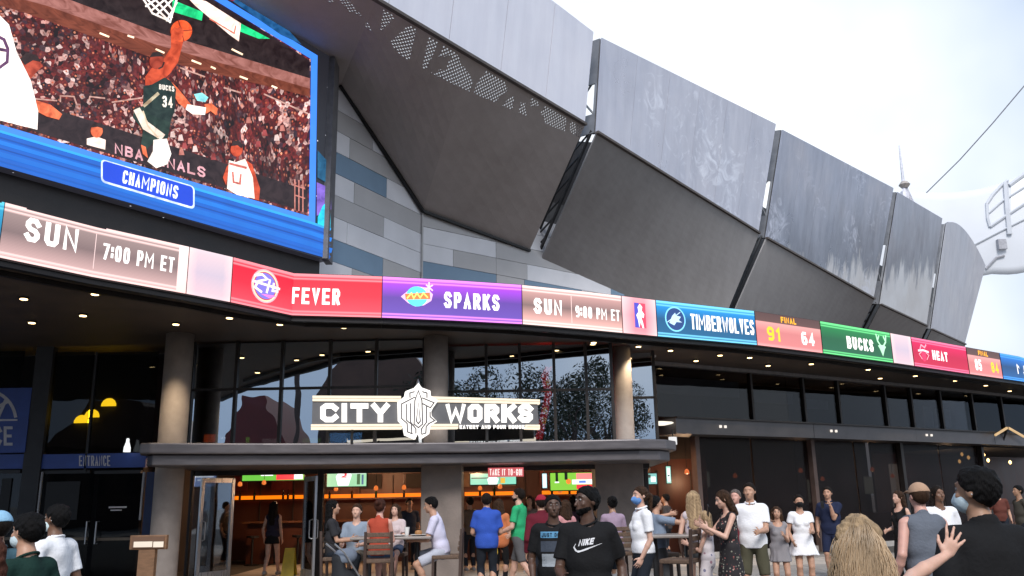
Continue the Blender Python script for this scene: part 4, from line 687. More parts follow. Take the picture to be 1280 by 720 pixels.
embp = [(588, 38), (606, 62), (650, 78), (652, 104), (690, 128), (662, 168), (654, 186), (656, 208), (684, 236), (650, 258), (644, 300), (604, 326), (588, 296), (572, 326), (520, 304), (512, 264), (484, 232), (482, 136), (520, 104), (524, 80), (566, 64)]
MB().slab([sg(x, y, .07) for x, y in embp], sn, .2).out('monogram', WE, sgn)
eml = [[(588, 78), (570, 128), (566, 250), (588, 268), (610, 250), (606, 128), (588, 78)], [(588, 135), (578, 235), (588, 248), (598, 235), (588, 135)], [(545, 112), (544, 90), (566, 84)], [(632, 112), (632, 90), (610, 84)], [(568, 112), (502, 146), (502, 222), (530, 246), (532, 290), (556, 300)], [(528, 150), (528, 232), (552, 250), (554, 296)], [(548, 146), (548, 240), (575, 274), (575, 296)], [(610, 116), (668, 140), (650, 166), (612, 146)], [(630, 160), (630, 240), (604, 274), (602, 296)], [(648, 190), (648, 212), (672, 232), (640, 248)], [(640, 250), (628, 262), (626, 296), (606, 302)]]
quads_obj('monogram_line', lines(eml, 7), lambda x, y, l: sg(x, y, l), GY, sgn, .076)
MB().lathe(tuple(sg(588, 46, .0)), [(.05, -.04), (.035, .05), (.0, .13)], 4).out('spire', M_SILV, sgn)
for x in (250, 588, 950):
    a = sg(x, 268, -.1); MB().bar(a, (a.x, a.y, 2.77), .05, .05).out('leg', M_BLK, sgn)
# ------------------------------------------------------------------ things behind the upper windows
redm = em('neon_red', c(226, 14, 24), 5); ns_ = thing('neon_reflection', 'reflection of a tall red curved neon blade sign with amber letters, built behind the upper window', 'sign', tuple(at(682, 545, 20.9)))  # sign mirrored in the glass, added as a glowing blade behind it
rpts = [(686, 458), (680, 470), (685, 490), (681, 512), (677, 530), (673, 549)]
V = [at(x - 4, y, 20.9) for x, y in rpts] + [at(x + 5, y, 20.9) for x, y in rpts][::-1]
MB().slab(V, (0, -1, 0), .1).out('blade', redm, ns_)
for ch, x, y in (('G', 685, 478), ('O', 681, 513), ('O', 680, 526)): ptext(ns_, ch, x - 2.3, x + 3, y - 4, y + 4, flat(20.88), em('neon_amber', c(255, 190, 90), 4), .22)
def wcard(px0, py0, px1, py1, cc, label, s=.8, Y=19.15, cat='sign', name='window_card'):
    o = px_box(px0, py0, px1, py1, Y, .02); o.out(name, em('card_%d_%d_%d' % cc, lin(cc), s * (3.2 if Y > 19.1 and py0 < 560 and px0 > 200 else 1)), None, label=label, cat=cat)
wcard(255, 543, 269, 553, (255, 96, 40), 'small lit orange card at the sill of the leftmost upper window'); wcard(307, 546, 311.5, 553.5, (120, 200, 50), 'small lit green bottle shaped card at the upper window sill', .7)
wcard(328, 548, 347, 553.5, (170, 160, 150), 'small grey printed card at the upper window sill', .4); wcard(378, 547.5, 401, 553, (110, 150, 70), 'wide green and white strip card at the upper window sill', .6); wcard(412, 541, 452, 553, (120, 190, 250), 'pale blue lit screen behind the upper window below the sign', .95, 19.6, 'screen', 'window_screen')
wcard(276, 546.5, 282, 548, (255, 250, 240), 'tiny white lit strip beside the orange card', 1.2)
# pendant lamps behind the dark entrance glass
for px, py in ((137, 508), (116, 522), (103, 529)):
    p = at(px, py, 20.6); t_ = thing('pendant_lamp', {137: 'rightmost and highest of three glowing yellow dome lamps', 116: 'middle of three glowing yellow dome lamps', 103: 'lowest and leftmost of three glowing yellow dome lamps'}[px], 'lamp', tuple(p), 'yellow dome pendants')
    MB().lathe(tuple(p), [(.19, 0), (.185, .06), (.15, .13), (.09, .18), (.02, .2)], 18).out('lamp_shade', em('yellow_shade', c(255, 206, 30), 4), t_, smooth=True)
    MB().tube([p + Vector((0, 0, .2)), (p.x, p.y, 5.2)], .008, 5).out('cord', M_BLK, t_)
    ld = bpy.data.lights.new('pendant_bulb', 'POINT'); ld.energy = 3; ld.color = (1, .75, .3); lo = bpy.data.objects.new('pendant_bulb', ld); COL.objects.link(lo); lo.location = p - Vector((0, 0, .08))
p = at(158.5, 565, 19.2); MB().lathe(tuple(p), [(.075, 0), (.07, .1), (.035, .22), (.03, .29), (.01, .3)], 14).out('white_light', em('bottle_light', c(240, 244, 246), .95), None, smooth=True, label='small white bottle shaped light above the entrance band', cat='light')
# ------------------------------------------------------------------ left entrance
ent = thing('arena_entrance', 'dark glazed arena entrance with blue bands and paired doors under the canopy', 'entrance', (-9.5, 19.5, 0))
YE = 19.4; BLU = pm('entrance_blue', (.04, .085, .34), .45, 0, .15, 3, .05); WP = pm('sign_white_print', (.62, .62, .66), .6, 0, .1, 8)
M_GLP = glass('smoked_glass', .02, (.42, .42, .43), .02, 0, .12)
M_ENT = pm('entrance_frame', (.03, .03, .034), .5, .2, .3, 3)
xl, xr = at(-160, 560, YE).x, at(196, 560, YE).x
MB().box(((xr - 32) / 2, YE + 1.2, 2.6), (xr + 32, .1, 5.2)).out('inner_wall', pm('entrance_inner', (.022, .021, .024), .7, 0, .4, 1), ent)
def ebox(a, bq, c_, d, th, mat, name, Y=YE): return px_box(a, bq, c_, d, Y, th).out(name, mat, ent)
ebox(52, 567, 182, 585, .14, BLU, 'sign_band'); ebox(-120, 569, 29, 587, .14, BLU, 'sign_band')
o = ent.children[-2] if False else None
ptext(ent, 'ENTRANCE', 99, 138, 569.5, 582.5, flat(YE), WP, .13, .26, .008)
ebox(29, 430, 51, 724, .2, M_ENT, 'post', YE - .05)
for k, (a, bq) in enumerate(((-45, 25), (52, 112), (118, 176))):
    o = px_box(a, 592, bq, 726, YE + .06, .015).out('door', M_GLP, ent)
    MB(); px_box(a, 588, bq, 592, YE + .03, .07).out('frame_rail', M_ENT, o)
    cx = bq - 3 if k == 1 else (a + 3 if k == 2 else bq - 3)
    p0, p1 = at(cx, 652, YE - .05), at(cx, 680, YE - .05); MB().tube([(p0.x, YE + .05, p0.z), (p0.x, YE - .06, p0.z), (p0.x, YE - .06, p1.z), (p0.x, YE + .05, p1.z)], .016, 8).out('handle', M_SILV, o)
    px_box(a + 3, 672, bq - 3, 675.5, YE + .02, .04).out('push_rail', pm('rail_bronze', (.16, .13, .10), .35, .7), o)
for x in (25, 49, 177): px_box(x - 1, 590, x + 1, 650, YE - .02, .05).out('edge_strip', pm('pale_edge', (.38, .38, .40), .5, .3), ent)
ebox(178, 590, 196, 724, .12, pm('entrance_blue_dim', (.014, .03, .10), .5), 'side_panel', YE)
for a, bq, cq, d in ((52, 440, 112, 565), (114, 440, 194, 565), (-120, 440, 28, 486)): ebox(a, bq, cq, d, .015, M_GLP, 'window_pane', YE + .05)
px_box(112, 440, 114.5, 590, YE, .08).out('mullion', M_ENT, ent)
for a, bq, cq, d in ((56, 602, 98, 650), (0, 598, 12, 645)): ebox(a, bq, cq, d, .02, M_BLK, 'poster_panel', YE + .03)
px_box(136, 633, 158, 635, YE + .03, .01).out('door_sign', WP, ent); px_box(138, 637, 152, 638.5, YE + .03, .01).out('door_sign', WP, ent)
# blue sign with basketball outline
bs = thing('entrance_sign', 'blue sign with a white basketball outline and condensed lettering left of the entrance', 'sign', tuple(at(0, 566, YE - .05)))
px_box(-120, 486, 35, 567, YE - .06, .1).out('board', BLU, bs)
fl = flat(YE - .06)
quads_obj('ball_outline', lines([circ(-18, 526, 38, 38, 40), [(-18, 564), (-18, 488)], [(-56, 526), (20, 526)], [(-44, 553), (-34, 526), (-44, 499)], [(8, 553), (-4, 526), (8, 499)], [(8, 503), (-8, 512), (-30, 508)]], 4), fl, WP, bs, .008)
MB(); px_box(-110, 527, 33, 566, YE - .075, .012).out('text_panel', BLU, bs)
ptext(bs, 'EXPERIENCE', -108, 16, 533, 557, flat(YE - .08), WP, .15, .2, .008)
# menu display by the column
mn = thing('menu_stand', 'lit wooden menu case with white pages on a post beside the left column', 'menu stand', tuple(Vector((at(185, 690, 16.3).x, 16.3, 0))))
Wd = pm('menu_wood', (.20, .11, .06), .5, 0, .25, 6, .1, (1, 1, 4))
bevel(px_box(162, 669, 208, 687, 16.3, .1).out('case', Wd, mn), .01); px_box(165, 671, 205, 685, 16.28, .03).out('back_panel', em('menu_warm', c(120, 84, 60), .5), mn)
for a, bq in ((167, 190), (191.5, 204)): px_box(a, 677, bq, 684, 16.26, .01).out('menu_page', em('menu_page', c(236, 222, 205), .8), mn)
a = at(185, 687, 16.35); MB().box((a.x, 16.36, a.z / 2), (.3, .12, a.z)).out('post', Wd, mn)
# ------------------------------------------------------------------ pavilion on the right
pav2 = thing('pavilion_building', 'dark screened dining pavilion with strip windows under the canopy', 'building', (11, 28, 0))
LN = [Vector((x, y)) for x, y in ((3.8, 23.0), (8.3, 25.75), (12.5, 28.45), (16.4, 31.0), (21.5, 34.6), (27, 38.5))]; LS = [0]
for a, bq in zip(LN, LN[1:]): LS.append(LS[-1] + (bq - a).length)
def pv(s, z, off=0):
    i = max(k for k in range(len(LS) - 1) if LS[k] <= max(0, min(s, LS[-1] - 1e-3))); t = (s - LS[i]) / (LS[i + 1] - LS[i]); p = LN[i].lerp(LN[i + 1], t); d = (LN[i + 1] - LN[i]).normalized()
    return Vector((p.x + d.y * off, p.y - d.x * off, z))
sp_ = np.linspace(0, LS[-1], 400); spx = np.array([proj(pv(s, 3.2))[0] for s in sp_])
def ps(px): return float(np.interp(px, spx, sp_))
def pslab(s0, s1, z0, z1, off, th, name, mat, parent=pav2):
    q = MB(); brk = [s0] + [x for x in LS if s0 < x < s1] + [s1]
    for a, bq in zip(brk, brk[1:]):
        A, B = pv(a + 1e-4, 0, off), pv(bq - 1e-4, 0, off); d = (B - A).normalized(); q.slab([(A.x, A.y, z0), (B.x, B.y, z0), (B.x, B.y, z1), (A.x, A.y, z1)], (d.y, -d.x, 0), th)
    return q.out(name, mat, parent)
E_ = LS[-1] - .01
pslab(0, E_, 3.2, 3.6, .75, 1.0, 'beam', pm('pavilion_beam', (.085, .082, .088), .45, .3, .2, 2)); pslab(0, E_, 3.6, 3.64, .82, 1.1, 'beam_cap', M_DARK)
pslab(ps(866), ps(1222), 0, .16, .06, .3, 'kerb', pm('kerb_stone', (.36, .34, .32), .8, 0, .15, 4, .2))
cuts = [866, 938, 1010, 1066, 1121, 1172, 1222]
for a, bq in zip(cuts, cuts[1:]): pslab(ps(a) + .04, ps(bq) - .04, .16, 3.2, 0, .03, 'screen_panel', M_MESH)
for x in (866, 1010, 1121, 1222):
    s = ps(x); a = pv(s, 0, .06); d = pv(s + .1, 0) - pv(s, 0); MB().box((a.x, a.y, 1.6), (.15, .2, 3.2), math.atan2(d.y, d.x)).out('post', pm('post_rust', (.105, .07, .06), .6, .2, .2, 4) if x in (866, 1010) else M_DARK, pav2)
ucuts = [821, 946, 1012, 1056, 1115, 1148, 1185, 1225, 1262, 1330]
for a, bq in zip(ucuts, ucuts[1:]): pslab(ps(a) + .05, ps(bq) - .05, 3.72, 5.12, -.1, .02, 'window_pane', M_GLP)
for x in ucuts: 
    s = ps(x); a = pv(s, 0, -.08); d = pv(s + .1, 0) - pv(s, 0); MB().box((a.x, a.y, 4.42), (.08, .12, 1.56), math.atan2(d.y, d.x)).out('mullion', M_DARK, pav2)
pslab(0, E_, 5.1, 5.2, .05, .3, 'head_rail', pm('head_rail', (.24, .22, .22), .5, .3), pav2)
pslab(0, E_, 3.6, 5.2, -2.6, .1, 'inner_wall', pm('pavilion_inner', (.03, .028, .03), .8), pav2); pslab(ps(850), ps(1224), 0, 5.1, -4.5, .1, 'inner_wall', pm('pavilion_lining', (.07, .045, .035), .8), pav2)
# pale strips added just inside the upper glass to stand for its sky reflections
for a, bq, z0, z1 in ((835, 940, 4.40, 4.86), (952, 1008, 4.30, 4.62), (1016, 1052, 4.2, 4.5), (1172, 1183, 3.85, 4.55), (1187, 1206, 3.85, 4.5), (1234, 1256, 3.8, 4.5)): pslab(ps(a), ps(bq), z0, z1, -.35, .02, 'reflection_strip', pm('reflection_pale', (.62, .66, .70), .8, 0, .1, 2), pav2)
# dim dining room behind the screens: lamps, pale notices, a counter
for k, (px, z) in enumerate(((905, 2.3), (981, 2.2), (1050, 2.35), (1092, 2.1), (1140, 2.4), (1180, 2.2))):
    p = pv(ps(px), z, -1.6 - .5 * (k % 2)); MB().lathe(tuple(p), [(.03, -.05), (.075, -.02), (.06, .06), (.02, .1)], 12).out('room_lamp', em('room_lamp', c(220, 110, 60), .8), pav2, smooth=True); MB().tube([p + Vector((0, 0, .13)), (p.x, p.y, 3.2)], .008, 5).out('lamp_cord', M_BLK, pav2)
    if k in (0, 2, 4): ld = bpy.data.lights.new('room_lamp_bulb', 'POINT'); ld.energy = 22; ld.color = (1, .62, .36); lo = bpy.data.objects.new('room_lamp_bulb', ld); COL.objects.link(lo); lo.location = p - Vector((0, 0, .25))
for a, bq, z0, z1 in ((955, 963, 1.9, 2.35), (1088, 1102, 1.35, 2.1), (1160, 1170, 1.6, 2.2)): pslab(ps(a), ps(bq), z0, z1, -2.6, .03, 'notice_panel', em('notice_dim', c(150, 160, 150), .55), pav2)
pslab(ps(880), ps(1000), 0, 1.05, -2.8, .5, 'counter', M_WOOD, pav2); pslab(ps(1030), ps(1210), 0, .95, -2.2, .6, 'banquette', pm('banquette', (.09, .03, .025), .7), pav2)
# bright bar opening at the far right
bar = thing('bar_interior', 'lit bar opening with a pale wall and string lights at the far right', 'room', tuple(pv(ps(1250), 0, -3)))
pslab(ps(1222), E_, 0, 5.1, -4.2, .1, 'back_wall', M_WOOD, bar); pslab(ps(1222), E_, 3.15, 3.2, .2, 4.3, 'ceiling', M_IN, bar); pslab(ps(1238), ps(1256), .9, 2.75, -4.05, .05, 'lit_panel', em('bar_pale', c(216, 206, 196), .55), bar); pslab(ps(1222), E_, 0, 1.1, -2.4, .5, 'counter', M_WOOD, bar)
for i, x in enumerate((1226, 1232, 1241, 1250, 1259, 1268, 1277)):
    p = pv(ps(x), 2.75 + .15 * math.sin(i * 1.9), -.5 - .4 * (i % 3)); MB().lathe(tuple(p), [(.02, 0), (.05, .05), (.05, .09), (.02, .14)], 10).out('festoon_bulb', em('festoon', c(255, 205, 130), 3.5), bar, smooth=True)
a = pv(ps(1250), 2.4, -2); ld = bpy.data.lights.new('bar_lamp', 'POINT'); ld.energy = 60; ld.color = (1, .72, .45); lo = bpy.data.objects.new('bar_lamp', ld); COL.objects.link(lo); lo.location = a
t_ = thing('awning_light', 'small peaked warm lit strip light above the far bar opening', 'light', tuple(pv(ps(1228), 3.7, .5)))
for a, bq in ((1212, 1228), (1230, 1248)): MB().bar(pv(ps(a), 3.5 if a < 1229 else 3.78, .95), pv(ps(bq), 3.78 if a < 1229 else 3.5, .95), .05, .07).out('tube_light', em('awning_warm', c(236, 196, 140), .6), t_)
MB().bar(pv(ps(1229), 3.3, .7), pv(ps(1229), 3.8, .95), .05, .05).out('bracket', M_BLK, t_)
# fittings at the junction of front and pavilion
def fitting(px, py, Y, w, d, h, label, name, mat):
    p = at(px, py, Y); t_ = thing(name, label, 'light', tuple(p)); bevel(MB().box(p, (w, d, h)).out('housing', mat, t_), .02); MB().bar(p + Vector((0, d / 2, 0)), p + Vector((.1, .6, .05)), .04, .04).out('bracket', M_BLK, t_); return t_
fitting(815, 441, 22.2, .16, .3, .26, 'white camera housing on a bracket under the soffit at the pavilion corner', 'security_camera', pm('white_plastic', (.7, .7, .7), .4))
p = at(826, 529, 22.5); t_ = thing('wall_light', 'oval white lit wall fitting at the left end of the pavilion beam', 'light', tuple(p)); q = MB().lathe((0, 0, 0), [(.1, -.06), (.3, -.02), (.36, .0), (.3, .03), (.1, .05)], 18); q.V = [p + Vector((v.x, v.y * .5, v.z)) for v in q.V]; q.out('diffuser', em('wall_light', c(255, 244, 225), .9), t_, smooth=True); MB().box(p + Vector((0, .25, 0)), (.12, .3, .06)).out('bracket', M_BLK, t_)
p = at(841, 551, 22.4); t_ = thing('notice_box', 'small white lit box under the pavilion beam by the post', 'sign', tuple(p)); bevel(MB().box(p, (.2, .1, .2)).out('housing', em('notice', c(240, 240, 240), .7), t_), .01); MB().box(p + Vector((0, .0, .2)), (.03, .03, .2)).out('stem', M_BLK, t_)
for k, (x, y) in enumerate(((876, 537), (1013, 540), (1132, 543))):
    for dx in (0, 6):
        p = pv(ps(x + dx), 3.42, .78); MB().box(p, (.05, .05, .07), .55).out('beam_spotlight', em('spot_white', c(245, 235, 225), .8), pav2)
# ------------------------------------------------------------------ far pale shell, mast and cable
tw = thing('shell_roof', 'huge pale curved shell structure with window frames rising beyond the arena', 'building', tuple(Vector((at(1260, 300, 80).x, 80, 0))))
cols2 = [(1090, 236, 372), (1147, 240, 372), (1175, 241.5, 366), (1200, 240.5, 356), (1222, 237.5, 346), (1240, 233, 342.5), (1258, 226.5, 343.5), (1275, 220, 342), (1300, 208, 336), (1340, 190, 322), (1400, 160, 300)]
def shell_pt(px, v):
    t = np.interp(px, [q[0] for q in cols2], [q[1] for q in cols2]); bb = np.interp(px, [q[0] for q in cols2], [q[2] for q in cols2]); Y = 84 - .6 * math.sin(math.pi * v) - 5 * (px - 1090) / 310
    return at(px, t + (bb - t) * v, Y)
xs = np.linspace(1090, 1400, 30); V = [shell_pt(x, v) for x in xs for v in np.linspace(0, 1, 13)]; F = [[i * 13 + j, i * 13 + j + 1, (i + 1) * 13 + j + 1, (i + 1) * 13 + j] for i in range(29) for j in range(12)]
o = mo('shell', V, F, pm('shell_pale', (.68, .70, .74), .9, 0, .03, .3, 0, (1, 1, 1), .1), tw, smooth=True); sl = o.modifiers.new('s', 'SOLIDIFY'); sl.thickness = .25; sl.offset = 0
FRM = pm('frame_pale', (.55, .57, .61), .6, 0, .05, 1)
def sline(pts, r, nm='window_frame', mt=FRM): MB().tube([shell_pt(x, v) + Vector((0, -.22, 0)) for x, v in pts], r, 6).out(nm, mt, tw)
sline([(1232, .19), (1240, .10), (1252, .02), (1258, .0)], .15); sline([(1232, .19), (1233, .36), (1236, .46)], .15); sline([(1236, .46), (1254, .38), (1290, .28)], .15); sline([(1234, .30), (1252, .20), (1290, .12)], .12); sline([(1255, .02), (1257, .3), (1260, .58)], .26); sline([(1260, .06), (1280, -.0), (1300, -.01)], .22); sline([(1215, .62), (1258, .5), (1300, .44)], .1)
p = shell_pt(1250, .68); MB().box(p + Vector((0, -.3, 0)), (.8, .4, 1.0)).out('vent', pm('vent_dark', (.36, .36, .39), .7), tw); sline([(1231, .93), (1244, .82), (1254, .80)], .12, 'bracket_pole', pm('vent_dark', (.36, .36, .39), .7))
pan = MB().slab([shell_pt(1262, .08) + Vector((0, -.2, 0)), shell_pt(1300, .0) + Vector((0, -.2, 0)), shell_pt(1300, .24) + Vector((0, -.2, 0)), shell_pt(1262, .34) + Vector((0, -.2, 0))], (0, -1, 0), .1).out('window_pane', pm('pane_pale', (.74, .76, .79), .5, 0, .03, 1, 0), tw)
ms = thing('lattice_mast', 'thin pale mast on a lattice foot rising behind the arena fascia', 'mast', tuple(Vector((at(1130, 250, 60).x, 60, 0)))); MP = pm('mast_pale', (.62, .62, .68), .5, .2)
MB().tube([at(1130.5, 240, 60), at(1126.5, 205, 60), at(1124, 182, 60)], [.13, .09, .04], 8).out('pole', MP, ms); MB().tube([at(1130.5, 240, 60), at(1134, 300, 60), (at(1134, 300, 60).x, 60, 0)], [.3, .4, .5], 8).out('shaft', MP, ms)
q = MB()
for i in range(7): 
    a, bq = (1122 + i * 4, 244 + i * 2.5 + 3), (1126 + i * 4, 243 + i * 2); q.tube([at(1131, 230, 60), at(a[0], 262, 60)], .08, 5); q.tube([at(1119 + i * 2, 262 - i * 4, 60), at(1150 - i * 2.6, 264 - i * 4, 60)], .08, 5)
q.out('lattice', MP, ms); MB().lathe(tuple(at(1130.5, 231, 60)), [(.22, -.25), (.42, 0), (.22, .25)], 10).out('collar', pm('collar_tan', (.4, .36, .33), .6), ms)
cb = MB().tube([at(1158, 241, 75), at(1200, 199.5, 72), at(1240, 155, 69), at(1300, 84, 65)], .05, 6).out('stay_cable', pm('cable_grey', (.3, .3, .33), .6), None, label='thin stay cable slanting up to the right across the sky', cat='cable')
# ------------------------------------------------------------------ what stands behind the viewer and shows in the glass
def virt(px, py, Yv): p = at(px, py, Yv); return Vector((p.x, 2 * 19.25 - Yv, p.z))
def house(px0, px1, pyt, Yv, wallc, roofc, label, dome=False):
    a, bq = virt(px0, 500, Yv), virt(px1, 500, Yv); zt = virt((px0 + px1) / 2, pyt, Yv).z; x0, x1, y0 = a.x, bq.x, a.y
    h = thing('house', label, 'building', ((x0 + x1) / 2, y0, 0)); we = zt * .62
    MB().box(((x0 + x1) / 2, y0 - 4, we / 2), (x1 - x0, 8, we)).out('wall', wallc, h)
    if dome:
        pr = [(x0 + (x1 - x0) * (.5 - .55 * math.cos(t)), we + (zt - we) * math.sin(t)) for t in np.linspace(0, math.pi, 13)]
        MB().slab([(x, y0 + .4, z) for x, z in pr], (0, 1, 0), 9).out('roof', roofc, h)
    else: MB().slab([(x0 - .4, y0 + .4, we), (x1 + .4, y0 + .4, we), ((x0 * .35 + x1 * .65), y0 + .4, zt), (x0 * .7 + x1 * .3, y0 + .4, zt)], (0, 1, 0), 9).out('roof', roofc, h)
    nw = max(2, int((x1 - x0) / 2.4))
    for k in range(nw): MB().box((x0 + (k + .5) * (x1 - x0) / nw, y0 + .04, we * .55), (1.1, .1, 1.4)).out('window', M_BLK, h)
RB = pm('roof_brown', (.11, .065, .05), .7, 0, .2, 1); RR = pm('roof_red', (.11, .02, .022), .7, 0, .2, 1); WB = pm('wall_brown', (.07, .05, .045), .8, 0, .2, 1)
house(405, 545, 416, 62, WB, RB, 'broad brown roofed building reflected in the upper windows left of the sign'); house(292, 352, 496, 58, WB, RR, 'low red roofed pavilion reflected in the upper windows'); house(60, 240, 500, 66, WB, RB, 'long low brown building across the plaza behind the viewer')
house(830, 1240, 520, 75, pm('wall_pale', (.4, .38, .35), .8, 0, .1, 1), RB, 'pale long building across the plaza reflected in the pavilion glass')
LV = [pm('leaf_green', (.022, .032, .016), .6, 0, .3, 2, 0), pm('leaf_dark', (.016, .024, .013), .6, 0, .3, 2, 0)]
def leaf_cloud(cs, n, sz):
    q = MB(); V, F = [], []
    for k in range(n):
        cx, cy, cz, rr_ = cs[k % len(cs)]; v = rng.normal(size=3); v /= np.linalg.norm(v); p = np.array([cx, cy, cz]) + v * rr_ * rng.uniform(.55, 1.05); a = rng.normal(size=3); a /= np.linalg.norm(a); bq = np.cross(a, rng.normal(size=3)); bq /= np.linalg.norm(bq); s = sz * rng.uniform(.6, 1.3)
        i = len(V); V += [p - a * s, p + bq * s * .5, p + a * s, p - bq * s * .5]; F.append([i, i + 1, i + 2, i + 3])
    return V, F
def tree(px, pyt, Yv, w, label):
    b_ = virt(px, 600, Yv); zt = virt(px, pyt, Yv).z; t_ = thing('broadleaf_tree', label, 'tree', (b_.x, b_.y, 0), 'trees across the plaza')
    q = MB().tube([(b_.x, b_.y, 0), (b_.x + .1, b_.y, zt * .3), (b_.x, b_.y, zt * .62)], [.3, .22, .12], 9)
    for k in range(5): an = k * 1.3; q.tube([(b_.x, b_.y, zt * .36 + k * .25), (b_.x + math.cos(an) * w * .35, b_.y + math.sin(an) * w * .35, zt * .62 + k * .2)], [.1, .04], 6)
    q.out('trunk', WB, t_); cs = [(b_.x + rng.uniform(-.5, .5) * w, b_.y + rng.uniform(-.5, .5) * w, zt * rng.uniform(.5, .86), rng.uniform(.16, .3) * w) for _ in range(14)]
    V, F = leaf_cloud(cs, 9000, .11); mo('crown', V, F, LV[int(px) % 2], t_)
tree(590, 432, 60, 7, 'tall broad tree reflected right of the middle column'); tree(625, 470, 64, 5, 'rounder darker tree reflected behind the sign'); tree(720, 436, 60, 6, 'tree reflected beside the red neon blade'); tree(760, 450, 70, 7, 'tree reflected next to the right column'); tree(990, 480, 80, 8, 'tree across the plaza reflected in the pavilion')
b_ = virt(368, 600, 56); zt = virt(372, 424, 56).z; t_ = thing('palm_tree', 'slim palm tree reflected in the upper windows', 'tree', (b_.x, b_.y, 0)); MB().tube([(b_.x, b_.y, 0), (b_.x + .15, b_.y, zt * .5), (b_.x - .1, b_.y, zt)], [.26, .18, .15], 9).out('trunk', WB, t_)
V, F = [], []
for k in range(16):
    an = k * 2 * math.pi / 16; d = Vector((math.cos(an), math.sin(an), 0)); e2 = Vector((-d.y, d.x, 0))
    for j in range(14):
        u = j / 13; p = Vector((b_.x - .1, b_.y, zt)) + d * u * 2.3 + Vector((0, 0, .8 * math.sin(u * 2.4) - 1.5 * u * u))
        for s in (-1, 1): i = len(V); V += [p, p + d * .13, p + e2 * s * .55 * math.sin(.4 + u * 2.4) + d * .3 - Vector((0, 0, .3))]; F.append([i, i + 1, i + 2])
mo('crown', V, F, LV[0], t_)
# ------------------------------------------------------------------ figures: bodies and clothes grown as one smooth surface each (blended round cones, surface nets)
A3 = lambda v: np.array(v, dtype=float)
def rx(a): c_, s_ = math.cos(a), math.sin(a); return A3([[1, 0, 0], [0, c_, -s_], [0, s_, c_]])
def ry(a): c_, s_ = math.cos(a), math.sin(a); return A3([[c_, 0, s_], [0, 1, 0], [-s_, 0, c_]])
def rz(a): c_, s_ = math.cos(a), math.sin(a); return A3([[c_, -s_, 0], [s_, c_, 0], [0, 0, 1]])
ID = (np.eye(3), np.zeros(3), np.zeros(3))
def to_w(fr, p): return fr[0] @ (A3(p) - fr[2]) + fr[1]
class Prim:
    def __init__(s, a, b, ra, rb, k=.02, fr=ID, st=(1, 1, 1), tag='', cuts=(), ell=False):
        s.a, s.b, s.ra, s.rb, s.k, s.fr, s.st, s.tag, s.cuts, s.ell = A3(a), A3(b), ra, rb, k, fr, A3(st), tag, list(cuts), ell
    def inf(s, e, k=None, **kw):
        p = Prim(s.a, s.b, s.ra + e, s.rb + e, k or s.k, s.fr, s.st + (e if s.ell else 0), s.tag, s.cuts, s.ell)
        for n_, v_ in kw.items(): setattr(p, n_, v_)
        return p
    def bbox(s):
        m = (max(s.st) if s.ell else max(s.ra, s.rb) * max(1, s.st.max())) + s.k + .02
        P = np.array([to_w(s.fr, s.a), to_w(s.fr, s.b)]); return P.min(0) - m, P.max(0) + m
    def ev(s, X, Y, Z):
        Rm, o, pv_ = s.fr; x, y, z = X - o[0], Y - o[1], Z - o[2]
        q = [Rm[0, i] * x + Rm[1, i] * y + Rm[2, i] * z + pv_[i] for i in range(3)]
        if s.ell:
            q = [q[i] - s.a[i] for i in range(3)]; k0 = np.sqrt(sum((q[i] / s.st[i]) ** 2 for i in range(3))) + 1e-6; k1 = np.sqrt(sum((q[i] / s.st[i] ** 2) ** 2 for i in range(3))) + 1e-6; d = k0 * (k0 - 1) / k1
        else:
            a, b_ = s.a / s.st, s.b / s.st; ba = b_ - a; q = [q[i] / s.st[i] - a[i] for i in range(3)]
            t = np.clip(sum(q[i] * ba[i] for i in range(3)) / max(1e-9, ba @ ba), 0, 1); d = np.sqrt(sum((q[i] - t * ba[i]) ** 2 for i in range(3))) - (s.ra + (s.rb - s.ra) * t)
        for pt, n_ in s.cuts: d = np.maximum(d, (X - pt[0]) * n_[0] + (Y - pt[1]) * n_[1] + (Z - pt[2]) * n_[2])
        return d
def grow(prims, vox, sub=(), cut=None, post=None):
    lo = np.min([p.bbox()[0] for p in prims], 0) - vox * 2; hi = np.max([p.bbox()[1] for p in prims], 0) + vox * 2; n = np.ceil((hi - lo) / vox).astype(int) + 1
    ax = [lo[i] + np.arange(n[i]) * vox for i in range(3)]; Fd = np.full(n, .3)
    def blk(p):
        b0, b1 = p.bbox(); i0 = np.maximum(0, ((b0 - lo) / vox).astype(int)); i1 = np.minimum(n, ((b1 - lo) / vox).astype(int) + 2)
        return tuple(slice(i0[i], i1[i]) for i in range(3))
    def xyz(sl): return ax[0][sl[0]][:, None, None], ax[1][sl[1]][None, :, None], ax[2][sl[2]][None, None, :]
    for p in prims:
        sl = blk(p); d = p.ev(*xyz(sl)); f = Fd[sl]; h = np.clip(.5 + .5 * (f - d) / p.k, 0, 1); Fd[sl] = f + (d - f) * h - p.k * h * (1 - h)
    for p in sub:
        sl = blk(p)
        if all(q.stop > q.start for q in sl):
            d = -p.ev(*xyz(sl)); f = Fd[sl]; h = np.clip(.5 - .5 * (f - d) / p.k, 0, 1); Fd[sl] = f + (d - f) * h + p.k * h * (1 - h)
    g = xyz((slice(None),) * 3)
    if post is not None: Fd = Fd + post(*g)
    if cut is not None: Fd = np.maximum(Fd, cut(*g))
    return nets(Fd, lo, vox)
